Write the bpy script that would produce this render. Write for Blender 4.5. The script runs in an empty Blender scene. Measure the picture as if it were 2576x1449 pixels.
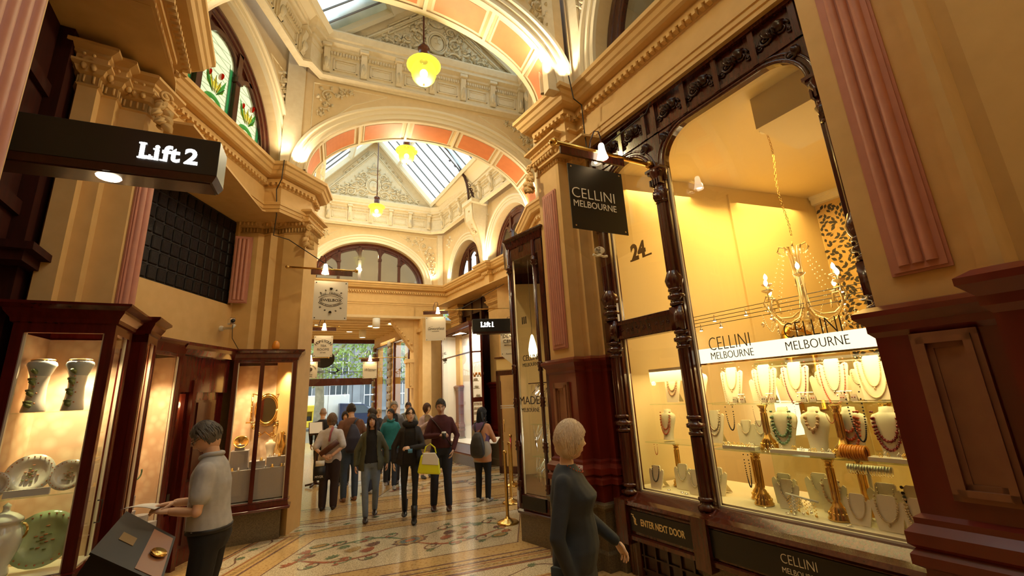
import bpy, bmesh, math, random
from math import sin, cos, pi, sqrt, atan2, radians
from mathutils import Vector, Matrix
random.seed(7)
S = bpy.context.scene
COL = S.collection
# ---------------------------------------------------------------- camera (the photographer's spot is the origin of the plan, z = 0 is the floor)
cd = bpy.data.cameras.new('camera'); cam = bpy.data.objects.new('camera', cd); COL.objects.link(cam); S.camera = cam
cd.sensor_width = 36.0; cd.lens = 1070.0 / 2576.0 * 36.0; cd.clip_start = .05; cd.clip_end = 300
cam.matrix_world = Matrix.Translation((0, 0, 1.8)) @ Matrix.Rotation(radians(90 + 14.16), 4, 'X') @ Matrix.Rotation(radians(-3.0), 4, 'Z')
# ---------------------------------------------------------------- daylight: a bright overcast sky over the glass roof and the street
w = bpy.data.worlds.new('sky'); S.world = w; w.use_nodes = True
nt = w.node_tree; bg = nt.nodes['Background']
g = nt.nodes.new('ShaderNodeNewGeometry'); sx = nt.nodes.new('ShaderNodeSeparateXYZ'); cr = nt.nodes.new('ShaderNodeValToRGB')
nt.links.new(g.outputs['Incoming'], sx.inputs[0]); 
mr = nt.nodes.new('ShaderNodeMapRange'); mr.inputs[1].default_value = 1; mr.inputs[2].default_value = -1
nt.links.new(sx.outputs[2], mr.inputs[0]); nt.links.new(mr.outputs[0], cr.inputs[0])
cr.color_ramp.elements[0].position = .45; cr.color_ramp.elements[0].color = (.25, .25, .22, 1)
cr.color_ramp.elements[1].position = .6; cr.color_ramp.elements[1].color = (.84, .94, 1, 1)
nt.links.new(cr.outputs[0], bg.inputs[0]); bg.inputs[1].default_value = 2.6
S.view_settings.view_transform = 'Standard'; S.view_settings.look = 'None'; S.view_settings.gamma = 1
S.view_settings.use_curve_mapping = False; S.cycles.max_bounces = 7; S.cycles.diffuse_bounces = 4; S.cycles.glossy_bounces = 3; S.cycles.transmission_bounces = 4; S.cycles.transparent_max_bounces = 14; S.cycles.caustics_reflective = False; S.cycles.caustics_refractive = False; S.cycles.sample_clamp_indirect = 6; S.view_settings.exposure = 0.05

def light(name, kind, loc, power, color, size=.1, rot=None, to=None, spot=None, sizey=None, blend=.6):
    l = bpy.data.lights.new(name, kind); l.energy = power; l.color = color
    o = bpy.data.objects.new(name, l); COL.objects.link(o); o.location = loc
    if kind == 'AREA':
        l.size = size
        if sizey: l.shape = 'RECTANGLE'; l.size_y = sizey
    else: l.shadow_soft_size = size
    if spot: l.spot_size = radians(spot); l.spot_blend = blend
    if to is not None: o.rotation_euler = (Vector(to) - Vector(loc)).to_track_quat('-Z', 'Y').to_euler()
    elif rot: o.rotation_euler = rot
    return o
WARM = (1, .60, .24); WARM2 = (1, .66, .30); HOT = (1, .83, .56)
# cornice uplights that wash the feet of the arches (x, y, aim x, aim y, power)
for i, (x, y, ax, ay, p) in enumerate([(-3.40, 6.22, -3.1, 6.3, 26), (-3.55, 6.02, -3.75, 5.7, 12), (.56, 4.50, .1, 4.4, 32), (.80, 4.56, 1.0, 4.2, 18),
        (.58, 7.93, .2, 7.8, 16), (.42, 8.55, .3, 8.8, 22), (-2.6, 14.0, -3.0, 13.9, 20), (-.62, 11.75, -.6, 11.7, 26), (-.75, 11.95, -1.1, 12.4, 12),
        (.2, 10.5, .3, 10.4, 20), (-6.0, 12.4, -5.8, 12.6, 16), (-2.9, 3.35, -2.7, 3.4, 14), (-2.2, 13.9, -1.9, 13.5, 14)]):
    light('cornice_uplight', 'SPOT', (x, y, 5.72), p * 2.3, HOT, .06, to=(ax, ay, 8.2), spot=125, blend=1)
# Cellini shop: ceiling downlights over the room and over the display window
light('shop_ceiling_light', 'AREA', (3.4, 4.7, 4.3), 62, (1, .60, .15), 1.6, rot=(0, 0, 0), sizey=1.6)
light('shop_ceiling_light', 'AREA', (2.12, 3.98, 1.97), 30, (1, .74, .32), 2.3, rot=(0, 0, radians(-58.3)), sizey=.5)
light('shop_ceiling_light', 'AREA', (4.0, 5.6, 4.4), 30, (1, .60, .15), 1.2, rot=(0, 0, 0), sizey=1.2)
light('shop_ceiling_light', 'AREA', (2.1, 5.6, 4.4), 34, (1, .62, .18), 1.0, rot=(0, 0, 0), sizey=1.0)

# ================================================================ helpers
def norm2(x, y):
    l = math.hypot(x, y); return (x / l, y / l)
class Fr:
    """a vertical plane in plan: origin P, u runs along it (left to right for the viewer), n points at the viewer"""
    def __init__(s, P, u, z=0):
        s.P = P; s.u = norm2(*u); s.n = (s.u[1], -s.u[0]); s.z = z
    def __call__(s, u, t=0, z=0):
        return Vector((s.P[0] + s.u[0] * u + s.n[0] * t, s.P[1] + s.u[1] * u + s.n[1] * t, s.z + z))
    def at(s, u, t=0): return Fr(s(u, t)[:2], s.u, s.z)
    def rz(s): return atan2(s.u[1], s.u[0])
W = Fr((0, 0), (1, 0))
class MB:
    def __init__(s): s.v = []; s.f = []; s.m = []; s.sm = []; s.mi = 0; s.s = False
    def add(s, vs, fs, smooth=None):
        b = len(s.v); s.v += [tuple(v) for v in vs]
        for f in fs: s.f.append([b + i for i in f]); s.m.append(s.mi); s.sm.append(s.s if smooth is None else smooth)
    def box(s, fr, u0, u1, t0, t1, z0, z1):
        s.add([fr(u, t, z) for z in (z0, z1) for (u, t) in ((u0, t0), (u1, t0), (u1, t1), (u0, t1))],
              [(0, 3, 2, 1), (4, 5, 6, 7), (0, 1, 5, 4), (1, 2, 6, 5), (2, 3, 7, 6), (3, 0, 4, 7)])
    def prism(s, fr, pts, t0, t1):
        n = len(pts)
        s.add([fr(u, t1, z) for u, z in pts] + [fr(u, t0, z) for u, z in pts],
              [tuple(range(n)), tuple(range(2 * n - 1, n - 1, -1))] + [(i, i + n, (i + 1) % n + n, (i + 1) % n) for i in range(n)])
    def plate(s, pts, z0, z1):
        n = len(pts)
        s.add([(x, y, z0) for x, y in pts] + [(x, y, z1) for x, y in pts],
              [tuple(range(n)), tuple(range(2 * n - 1, n - 1, -1))] + [(i, i + n, (i + 1) % n + n, (i + 1) % n) for i in range(n)])
    def grid(s, rows, closed=False, smooth=None, caps=False):
        n = len(rows[0]); vs = [p for r in rows for p in r]; fs = []
        for i in range(len(rows) - 1):
            for j in range(n if closed else n - 1):
                k = (j + 1) % n; fs.append((i * n + j, i * n + k, (i + 1) * n + k, (i + 1) * n + j))
        if caps: fs += [tuple(range(n - 1, -1, -1)), tuple((len(rows) - 1) * n + j for j in range(n))]
        s.add(vs, fs, smooth)
    def sweep(s, path, prof, closed=False, caps=True):
        """prof (out, z) carried along a plan polyline with mitred corners; out is to the right of travel"""
        n = len(path); M = []
        for i in range(n):
            a = path[i - 1] if (i or closed) else None; b = path[i]; c = path[(i + 1) % n] if (i < n - 1 or closed) else None
            d1 = norm2(b[0] - a[0], b[1] - a[1]) if a else None; d2 = norm2(c[0] - b[0], c[1] - b[1]) if c else None
            if d1 is None: d1 = d2
            if d2 is None: d2 = d1
            n1 = (d1[1], -d1[0]); n2 = (d2[1], -d2[0]); k = 1 + n1[0] * n2[0] + n1[1] * n2[1]
            k = max(k, .25); M.append(((n1[0] + n2[0]) / k, (n1[1] + n2[1]) / k))
        rows = [[(path[i][0] + M[i][0] * o, path[i][1] + M[i][1] * o, z) for o, z in prof] for i in range(n)]
        if closed: rows.append(rows[0])
        s.grid(rows, smooth=False)
    def tube(s, pts, r, n=8, caps=True, sq=None):
        pts = [Vector(p) for p in pts]; R = r if isinstance(r, (list, tuple)) else [r] * len(pts); rows = []; ref = None
        for i, p in enumerate(pts):
            d = (pts[min(i + 1, len(pts) - 1)] - pts[max(i - 1, 0)])
            if d.length < 1e-9: d = Vector((0, 0, 1))
            d.normalize()
            if ref is None: ref = Vector((0, 0, 1)) if abs(d.z) < .9 else Vector((1, 0, 0))
            a = d.cross(ref); 
            if a.length < 1e-6: a = d.orthogonal()
            a.normalize(); b = d.cross(a); ref = -b if False else ref
            rows.append([p + (a * cos(2 * pi * j / n) + b * sin(2 * pi * j / n) * (sq or 1)) * R[i] for j in range(n)])
        s.grid(rows, closed=True, smooth=n > 5, caps=caps)
    def lathe(s, prof, c, n=20, ax=None, smooth=True):
        """prof (r, h); c centre; turned about z or about ax"""
        c = Vector(c); q = Vector(ax).to_track_quat('Z', 'X') if ax is not None else None; rows = []
        for r, h in prof:
            row = [Vector((r * cos(2 * pi * j / n), r * sin(2 * pi * j / n), h)) for j in range(n)]
            rows.append([c + (q @ p if q else p) for p in row])
        s.grid(rows, closed=True, smooth=smooth)
    def ball(s, c, r, n=10, m=7, sc=(1, 1, 1), rot=None):
        c = Vector(c); rows = []
        for i in range(m + 1):
            a = pi * i / m; row = []
            for j in range(n):
                p = Vector((sin(a) * cos(2 * pi * j / n) * sc[0], sin(a) * sin(2 * pi * j / n) * sc[1], cos(a) * sc[2])) * r
                if rot: p = rot @ p
                row.append(c + p)
            rows.append(row)
        s.grid(rows, closed=True, smooth=True)
    def build(s, name, mats, parent=None, bevel=0, kind=None, weld=False):
        me = bpy.data.meshes.new(name)
        if not isinstance(mats, (list, tuple)): mats = [mats]
        org = Vector((0, 0, 0))
        if s.v and parent is None:
            xs = [v[0] for v in s.v]; ys = [v[1] for v in s.v]; zs = [v[2] for v in s.v]
            org = Vector(((min(xs) + max(xs)) / 2, (min(ys) + max(ys)) / 2, min(zs)))
        me.from_pydata([tuple(Vector(v) - org) for v in s.v], [], s.f)
        for m in mats: me.materials.append(MT[m] if isinstance(m, str) else m)
        me.polygons.foreach_set('material_index', s.m); me.polygons.foreach_set('use_smooth', s.sm)
        me.validate(); me.update()
        b = bmesh.new(); b.from_mesh(me)
        if weld: bmesh.ops.remove_doubles(b, verts=b.verts, dist=1e-4)
        bmesh.ops.recalc_face_normals(b, faces=b.faces); b.to_mesh(me); b.free()
        o = bpy.data.objects.new(name, me); COL.objects.link(o); o.location = org
        if parent is not None:
            o.parent = parent; o.location = (0, 0, 0); o.matrix_parent_inverse = pinv(parent)
        if bevel:
            md = o.modifiers.new('b', 'BEVEL'); md.width = bevel; md.segments = 1; md.limit_method = 'ANGLE'; md.angle_limit = radians(40)
        if kind: o['kind'] = kind
        return o
def wm(o):
    m = Matrix.LocRotScale(o.location, o.rotation_euler, o.scale)
    return (wm(o.parent) @ o.matrix_parent_inverse @ m) if o.parent else m
def pinv(o): return wm(o).inverted()
def tag(o, label, cat, group=None):
    o['label'] = label; o['category'] = cat
    if group: o['group'] = group
    return o
def thing(name, loc, label, cat, group=None, rz=0):
    o = bpy.data.objects.new(name, None); COL.objects.link(o); o.location = loc; o.rotation_euler = (0, 0, rz); o.empty_display_size = .1
    return tag(o, label, cat, group)
def dup(root, loc, rz=0, label=None, group=None, scale=None):
    r = root.copy(); COL.objects.link(r); r.location = loc; r.rotation_euler = (0, 0, rz)
    if scale: r.scale = (scale,) * 3
    if label: r['label'] = label
    if group: r['group'] = group
    for ch in list(root.children):
        c = ch.copy(); COL.objects.link(c); c.parent = r
        for gch in list(ch.children):
            d = gch.copy(); COL.objects.link(d); d.parent = c
    return r
# ---------------------------------------------------------------- writing
def text_bm(txt, size, extrude=.002, bold=0, align='CENTER', shear=0, space=1.0, fat=0):
    c = bpy.data.curves.new('t', 'FONT'); c.body = txt; c.size = size; c.align_x = align; c.align_y = 'CENTER'; c.extrude = extrude
    c.offset = bold; c.shear = shear; c.space_character = space; c.resolution_u = 3
    o = bpy.data.objects.new('t', c); COL.objects.link(o); bpy.context.view_layer.update()
    me = bpy.data.meshes.new_from_object(o.evaluated_get(bpy.context.evaluated_depsgraph_get()))
    vs = [v.co.copy() for v in me.vertices]; fs = [tuple(p.vertices) for p in me.polygons]
    bpy.data.objects.remove(o); bpy.data.curves.remove(c); bpy.data.meshes.remove(me)
    return vs, fs
def put_text(m, fr, txt, size, u, t, z, sx=1, **k):
    vs, fs = text_bm(txt, size, **k); m.add([fr(u + v.x * sx, t + v.z, z + v.y) for v in vs], fs, False)
def arc_text(m, fr, txt, size, u, t, z, R, span, up=True, sx=1, **k):
    n = len(txt)
    for i, ch in enumerate(txt):
        if ch == ' ': continue
        a = span * (i / (n - 1) - .5); vs, fs = text_bm(ch, size, **k); ca, sa = cos(a), sin(a)
        for_up = 1 if up else -1
        cx = u + R * sin(a); cz = z + for_up * (R * cos(a) - R); rr = -a * for_up
        m.add([fr(cx + v.x * sx * cos(rr) - v.y * sin(rr), t + v.z, cz + v.x * sx * sin(rr) + v.y * cos(rr)) for v in vs], fs, False)
# ================================================================ materials
MT = {}
def mat(name, col, rough=.6, metal=0, noise=None, bump=0, scale=20, coat=0, emit=None, es=0, trans=0, spec=None, stretch=None, ior=None, alpha=1):
    m = bpy.data.materials.new(name); m.use_nodes = True; n = m.node_tree.nodes; l = m.node_tree.links; b = n['Principled BSDF']
    b.inputs['Base Color'].default_value = (*col, 1); b.inputs['Roughness'].default_value = rough; b.inputs['Metallic'].default_value = metal
    if coat: b.inputs['Coat Weight'].default_value = coat; b.inputs['Coat Roughness'].default_value = .08
    if emit: b.inputs['Emission Color'].default_value = (*emit, 1); b.inputs['Emission Strength'].default_value = es
    if trans: b.inputs['Transmission Weight'].default_value = trans
    if ior: b.inputs['IOR'].default_value = ior
    if spec is not None: b.inputs['Specular IOR Level'].default_value = spec
    if noise or bump:
        tc = n.new('ShaderNodeTexCoord'); mp = n.new('ShaderNodeMapping'); no = n.new('ShaderNodeTexNoise')
        no.inputs['Scale'].default_value = scale; no.inputs['Detail'].default_value = 6; mp.inputs['Scale'].default_value = stretch or (1, 1, 1)
        l.new(tc.outputs['Object'], mp.inputs[0]); l.new(mp.outputs[0], no.inputs['Vector'])
        if noise:
            r = n.new('ShaderNodeValToRGB'); r.color_ramp.elements[0].position = .3; r.color_ramp.elements[1].position = .7
            r.color_ramp.elements[0].color = (*noise, 1); r.color_ramp.elements[1].color = (*col, 1)
            l.new(no.outputs['Fac'], r.inputs[0]); l.new(r.outputs[0], b.inputs['Base Color'])
        if bump:
            bp = n.new('ShaderNodeBump'); bp.inputs['Strength'].default_value = bump; bp.inputs['Distance'].default_value = .01
            l.new(no.outputs['Fac'], bp.inputs['Height']); l.new(bp.outputs[0], b.inputs['Normal'])
    MT[name] = m; return m
mat('plaster', (.78, .60, .34), .62, noise=(.73, .55, .30), bump=.12, scale=9)
mat('plaster_lamplit', (.74, .49, .20), .6, noise=(.68, .44, .17), bump=.12, scale=7)  # same paint as plaster, with the warm lamplight put into its ochre colour
mat('stucco', (.82, .71, .50), .6, noise=(.76, .64, .43), bump=.2, scale=14)
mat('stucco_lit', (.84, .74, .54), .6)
mat('peach', (.74, .25, .09), .55, noise=(.68, .22, .08), scale=8)
mat('pink', (.55, .24, .17), .5, noise=(.5, .21, .15), scale=12, bump=.1)
mat('dado_red', (.16, .018, .010), .28, noise=(.12, .012, .008), scale=6, coat=.3, stretch=(1, 1, .3))
mat('dado_panel', (.30, .14, .07), .4, noise=(.26, .11, .06), scale=8)
mat('mahogany', (.085, .016, .008), .22, noise=(.045, .008, .004), scale=10, coat=.45, stretch=(4, 4, .4))
mat('mahogany_dark', (.045, .010, .007), .3, noise=(.025, .006, .004), scale=10, coat=.25, stretch=(4, 4, .4))
mat('case_wood', (.11, .011, .007), .2, noise=(.07, .007, .005), scale=8, coat=.5, stretch=(3, 3, .4))
mat('granite', (.20, .155, .095), .3, noise=(.075, .06, .04), scale=90)
mat('granite_pale', (.36, .30, .21), .4, noise=(.20, .16, .11), scale=60)
mat('brass', (.78, .52, .16), .22, 1, noise=(.62, .38, .10), scale=14)
mat('gold', (.85, .55, .15), .3, 1)
mat('silver', (.85, .83, .78), .2, 1)
mat('black_sign', (.008, .008, .007), .35)
mat('black', (.012, .010, .010), .5)
mat('white', (.82, .80, .74), .5)
mat('white_paint', (.85, .82, .72), .45)
mat('bust', (.84, .74, .55), .55)
mat('marble', (.86, .80, .66), .25)
mat('grey_cloth', (.42, .40, .40), .8, noise=(.36, .34, .34), scale=200)
mat('wire', (.02, .015, .012), .5)
mat('iron', (.055, .018, .014), .4); mat('bar_grey', (.16, .13, .11), .5)
mat('sign_cream', (.80, .74, .58), .5)
mat('sign_ink', (.05, .035, .02), .6)
mat('sign_board_gold', (.78, .60, .26), .5)
mat('pendant_wood', (.10, .020, .014), .3, coat=.3)
mat('globe', (.72, .76, .16), .25, emit=(.72, .78, .13), es=.5)
mat('bulb', (1, .9, .6), .5, emit=(1, .82, .48), es=26)
mat('bulb_hot', (1, .9, .7), .5, emit=(1, .88, .62), es=60)
mat('led', (1, 1, 1), .5, emit=(1, .98, .95), es=5)
mat('led_panel', (1, 1, .9), .5, emit=(1, .93, .66), es=1.35)
mat('shade', (.95, .85, .6), .4, emit=(1, .80, .45), es=3.2)
mat('lamp_glow', (.95, .85, .6), .4, emit=(1, .86, .6), es=9)
def shader(name):
    m = bpy.data.materials.new(name); m.use_nodes = True; m.node_tree.nodes.clear(); MT[name] = m
    return m.node_tree.nodes, m.node_tree.links, m.node_tree.nodes.new('ShaderNodeOutputMaterial')
def glass(name, tint=(1, 1, 1), refl=1.0, rough=0.0, base=.02):
    n, l, out = shader(name); t = n.new('ShaderNodeBsdfTransparent'); t.inputs[0].default_value = (*tint, 1)
    gl = n.new('ShaderNodeBsdfGlossy'); gl.inputs['Roughness'].default_value = rough; gl.inputs[0].default_value = (refl,) * 3 + (1,)
    lw = n.new('ShaderNodeLayerWeight'); lw.inputs[0].default_value = .5; pw = n.new('ShaderNodeMath'); pw.operation = 'POWER'; pw.inputs[1].default_value = 4.5; fr = n.new('ShaderNodeMath'); fr.operation = 'ADD'; fr.inputs[1].default_value = .05; fr.use_clamp = True; mx = n.new('ShaderNodeMixShader')
    l.new(lw.outputs['Facing'], pw.inputs[0]); l.new(pw.outputs[0], fr.inputs[0]); l.new(fr.outputs[0], mx.inputs[0]); l.new(t.outputs[0], mx.inputs[1]); l.new(gl.outputs[0], mx.inputs[2]); l.new(mx.outputs[0], out.inputs[0])
glass('glass', (.99, .98, .95)); glass('glass_shelf', (.90, .97, .93)); glass('perspex', (.95, .93, .88), .8, .05)
# frosted roof glass: light diffuses through it
n, l, out = shader('skylight'); t = n.new('ShaderNodeBsdfTranslucent'); gl = n.new('ShaderNodeBsdfTransparent'); mx = n.new('ShaderNodeMixShader')
tc = n.new('ShaderNodeTexCoord'); mp = n.new('ShaderNodeMapping'); mp.inputs['Scale'].default_value = (.5, .5, 1.2); no = n.new('ShaderNodeTexNoise'); no.inputs['Scale'].default_value = 2.2; no.inputs['Detail'].default_value = 5
rp = n.new('ShaderNodeValToRGB'); rp.color_ramp.elements[0].position = .38; rp.color_ramp.elements[0].color = (.56, .70, .71, 1); rp.color_ramp.elements[1].position = .62; rp.color_ramp.elements[1].color = (.80, .90, .90, 1)
l.new(tc.outputs['Object'], mp.inputs[0]); l.new(mp.outputs[0], no.inputs['Vector']); l.new(no.outputs['Fac'], rp.inputs[0]); l.new(rp.outputs[0], t.inputs[0])
gl.inputs[0].default_value = (.70, .80, .82, 1); mx.inputs[0].default_value = .22
l.new(t.outputs[0], mx.inputs[1]); l.new(gl.outputs[0], mx.inputs[2]); l.new(mx.outputs[0], out.inputs[0])
# painted wallpaper of the left displays: pale damask roses
def pattern(name, a, b, scale, w1, w2, rough=.7, kind='VORONOI', feature='F1', stretch=(1, 1, 1), rnd=1):
    m = bpy.data.materials.new(name); m.use_nodes = True; n = m.node_tree.nodes; l = m.node_tree.links; bs = n['Principled BSDF']; MT[name] = m
    tc = n.new('ShaderNodeTexCoord'); mp = n.new('ShaderNodeMapping'); mp.inputs['Scale'].default_value = stretch
    v = n.new('ShaderNodeTexVoronoi' if kind == 'VORONOI' else 'ShaderNodeTexNoise'); v.inputs['Scale'].default_value = scale
    if kind == 'VORONOI': v.feature = feature; v.inputs['Randomness'].default_value = rnd
    r = n.new('ShaderNodeValToRGB'); r.color_ramp.elements[0].position = w1; r.color_ramp.elements[1].position = w2
    r.color_ramp.elements[0].color = (*a, 1); r.color_ramp.elements[1].color = (*b, 1)
    l.new(tc.outputs['Object'], mp.inputs[0]); l.new(mp.outputs[0], v.inputs['Vector']); l.new(v.outputs['Distance' if kind == 'VORONOI' else 'Fac'], r.inputs[0])
    l.new(r.outputs[0], bs.inputs['Base Color']); bs.inputs['Roughness'].default_value = rough
    return m
pattern('damask', (.86, .68, .48), (.74, .52, .34), 11, .2, .62)
pattern('leaves_paper', (.03, .03, .025), (.62, .42, .14), 11, .40, .46, stretch=(1, 1, .6))
pattern('terrazzo', (.60, .40, .17), (.42, .24, .09), 34, .5, .9, .16)
pattern('mosaic_white', (.72, .60, .40), (.42, .34, .22), 60, .35, .62, .14, rnd=.5)
pattern('mosaic_red', (.42, .16, .09), (.28, .10, .06), 60, .4, .7, .16)
pattern('mosaic_green', (.22, .26, .15), (.13, .16, .09), 60, .4, .7, .16)
pattern('mosaic_dark', (.26, .14, .10), (.15, .09, .07), 60, .4, .7, .16)
pattern('mosaic_ochre', (.50, .33, .14), (.30, .19, .08), 60, .4, .7, .16)
pattern('mosaic_blue', (.22, .26, .25), (.12, .15, .15), 60, .4, .7, .16)
# ================================================================ the setting: floor, piers, entablature, arches, roof
DU = (.5255, -.8508)
RW = Fr((1.12, 4.95), DU)                                           # Cellini shopfront, u grows towards the photographer
NR = RW.n
LEDGE = [(.70, -2.79), (-2.72, 2.74), (-2.55, 2.85), (-3.2, 3.99), (-3.65, 4.02), (-3.65, 6.0), (-3.47, 6.02), (-3.17, 6.82), (-3.3, 7.35), (-3.75, 7.5), (-6.35, 12.15),
         (-6.2, 12.37), (-2.38, 14.18), (-1.05, 12.32), (-1.17, 12.23), (-.72, 11.62), (-.60, 11.70), (.55, 10.08), (.14, 9.45), (.38, 8.1), (.62, 7.75), (.55, 5.75), (.13, 5.37), (.735, 4.55), (.88, 4.64), (4.56, -1.32)]
# floor -------------------------------------------------------
m = MB(); m.mi = 0
m.plate([(-30, -8), (14, -8), (14, 22.5), (-30, 22.5)], -.1, 0)
M1 = Fr((-2.93, 6.56), (2.89, 1.06)); M1u, M1n = M1.u, M1.n           # cross direction of the floor bands
def fl(a, b, h=.0008):                                              # flat strip polygon between plan points given as (along, towards viewer)
    return
LD = norm2(-.03, -1.0)
def fpt(c, k): return (M1.P[0] + M1u[0] * c + LD[0] * k, M1.P[1] + M1u[1] * c + LD[1] * k)  # skew floor grid: c across, k towards the camera
def quad(mi, c0, c1, k0, k1, z):
    m.mi = mi; p = [fpt(c0, k0), fpt(c1, k0), fpt(c1, k1), fpt(c0, k1)]; m.add([(x, y, z) for x, y in p], [(0, 1, 2, 3)])
def border(c0, c1, k0, k1, wd, mi, z):
    quad(mi, c0, c1, k0, k0 + wd, z); quad(mi, c0, c1, k1 - wd, k1, z); quad(mi, c0, c0 + wd, k0, k1, z); quad(mi, c1 - wd, c1, k0, k1, z)
for (kb, d) in ((0, 1.62), (-3.75, 1.3), (-6.6, 1.2), (3.3, 1.62)):
    c0, c1 = 0, 3.08; e_ = .0007 if kb > 0 else 0
    quad(1, c0, c1, kb, kb + d, .0010); border(c0, c1, kb, kb + d, .02, 4, .0014)
    for (o, wd, mi) in ((-.36, .035, 4), (-.45, .05, 5), (-.52, .02, 2), (-.98, .02, 2), (-1.02, .035, 4), (-1.12, .045, 5), (-1.25, .03, 4), (d + .30, .035, 4), (d + .40, .05, 5), (d + .50, .02, 2)):
        quad(mi, -1.2 if kb <= 0 else -.4, 4.3, kb + o, kb + o + wd, .0011 + e_)
    quad(1, -1.2, 4.3, kb - .95, kb - .55, .0009 + e_)
    for j in range(60):
        u = -1.1 + j * .09
        quad(1, u, u + .03, kb - 1.10, kb - 1.085, .0014 + e_); quad(1, u, u + .03, kb - .435, kb - .42, .0014 + e_); quad(1, u, u + .03, kb + d + .415, kb + d + .43, .0014 + e_)
for (o, wd, mi) in ((-.32, .035, 4), (-.42, .05, 5), (-.50, .02, 2), (-.86, .02, 2), (-.92, .035, 4)):
    quad(mi, o, o + wd, -.4, 5.2, .0020)
quad(1, -.84, -.52, -.3, 5.2, .0016)
def strip(pts, wd, mi, z, taper=True):
    n = len(pts); L = []; R = []
    for i, p in enumerate(pts):
        a = pts[max(i - 1, 0)]; b = pts[min(i + 1, n - 1)]; d = norm2(b[0] - a[0] + 1e-9, b[1] - a[1]); ww = wd * (sin(pi * (i + .5) / n) ** .5 if taper else 1)
        L.append((p[0] - d[1] * ww, p[1] + d[0] * ww)); R.append((p[0] + d[1] * ww, p[1] - d[0] * ww))
    m.mi = mi; q = [(*fpt(*a), z) for a in L] + [(*fpt(*a), z) for a in R]
    m.add(q, [(i, i + 1, n + i + 1, n + i) for i in range(n - 1)])
def leaf2(c, k, a, ln, mi, z, lobes=5):
    for i in range(lobes):
        t = (i / (lobes - 1) - .5) * 2.0 * .9; l2 = ln * (1 - .35 * abs(t)); b = a + t
        p0 = (c, k); p1 = (c + cos(b) * l2, k + sin(b) * l2); s_ = (c + cos(b + .4) * l2 * .5, k + sin(b + .4) * l2 * .5); t_ = (c + cos(b - .4) * l2 * .5, k + sin(b - .4) * l2 * .5)
        m.mi = mi; m.add([(*fpt(*q), z + .0003 * i) for q in (p0, t_, p1, s_)], [(0, 1, 2, 3)])
def scroll2(c, k, a, R, hand, mi, z, wd=.016, turns=1.3):
    pts = []
    for i in range(22):
        t = i / 21; r = R * (1 - .8 * t); th = a + hand * turns * 2 * pi * t
        pts.append((c + r * cos(th), k + r * sin(th)))
    strip(pts, wd, mi, z); return pts
def arab(cx, kx, sx, sz):
    z = .0026
    def P(a, b): return (cx + a * sx, kx + b * sz)
    for sg in (1, -1):
        for sv in (1, -1):
            st = [P(sg * (.10 + 1.25 * t), sv * (.10 + .30 * sin(t * 3.3) * (1 - .2 * t))) for t in [i / 18 for i in range(19)]]
            strip(st, .028, 2 if sv > 0 else 3, z)
            for t, r, h in ((.22, .15, 1), (.48, .17, -1), (.75, .15, 1), (.95, .10, -1)):
                b = P(sg * (.10 + 1.25 * t), sv * (.12 + .30 * sin(t * 3.3)))
                q = scroll2(b[0], b[1] + sv * .05 * h, 0 if sg > 0 else pi, r * .85, h * sg * sv, 4 if h > 0 else 3, z + .0002, .013)
                leaf2(q[4][0], q[4][1], sv * sg * h * 1.3, .12, (2, 3)[h > 0], z + .0004); leaf2(q[12][0], q[12][1], -sv * .8 + (pi if sg < 0 else 0), .08, 2, z + .0004)
            leaf2(*P(sg * .42, sv * .10), 0 if sg > 0 else pi, .20, 2 if sv > 0 else 4, z + .0004, 7)
            leaf2(*P(sg * 1.30, sv * .22), (0 if sg > 0 else pi) + sv * .4, .17, 2, z + .0004, 5)
            leaf2(*P(sg * .85, sv * .22), sv * 1.0 + (pi if sg < 0 else 0), .17, 3, z + .0004, 6)
        leaf2(*P(sg * .62, 0), 0 if sg > 0 else pi, .22, 5, z + .0003, 7); leaf2(*P(sg * 1.15, 0), 0 if sg > 0 else pi, .13, 4, z + .0003, 5)
    for mi, r, zz in ((4, .16, .0050), (5, .135, .0054), (6, .10, .0058), (2, .05, .0062)):
        m.mi = mi; m.add([(*fpt(cx + cos(i * pi / 10) * r * (1.5 if i % 2 else 1.2), kx + sin(i * pi / 10) * r * (1.2 if i % 2 else 1)), zz) for i in range(20)], [tuple(range(20))])
    for sg in (1, -1):
        m.mi = 3; m.add([(*fpt(cx + sg * 1.28 * sx + cos(i * pi / 8) * .12, kx + sg * .38 * sz + sin(i * pi / 8) * .08), .0050) for i in range(16)], [tuple(range(16))])
        m.mi = 5; m.add([(*fpt(cx + sg * 1.28 * sx + cos(i * pi / 8) * .09, kx + sg * .38 * sz + sin(i * pi / 8) * .06), .0054) for i in range(16)], [tuple(range(16))])
arab(1.52, .80, 1.0, 1.05); arab(1.52, -3.1, 1.0, .85); arab(1.52, -6.0, 1.0, .8)
# running vines in the narrow bands
for kb in (0, -3.75, -6.6, 3.3):
    strip([(-1.1 + i * .11, kb - .75 + .09 * sin(i * .9)) for i in range(48)], .010, 4, .0022, False)
    for i in range(1, 16): leaf2(-1.2 + i * .34, kb - .75 + .07 * (-1) ** i, (-1) ** i * .9 + .3, .12, 3 if i % 3 else 5, .0026, 6)
strip([(-.68 + .08 * sin(i * .9), -.3 + i * .11) for i in range(48)], .010, 4, .0024, False)
for i in range(1, 16): leaf2(-.68 + .06 * (-1) ** i, -.3 + i * .34, pi / 2 + (-1) ** i * .9, .13, 3 if i % 3 else 5, .0028, 6)
m.build('floor', ['terrazzo', 'mosaic_white', 'mosaic_red', 'mosaic_green', 'mosaic_dark', 'mosaic_ochre', 'mosaic_blue'], kind='structure')

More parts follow.
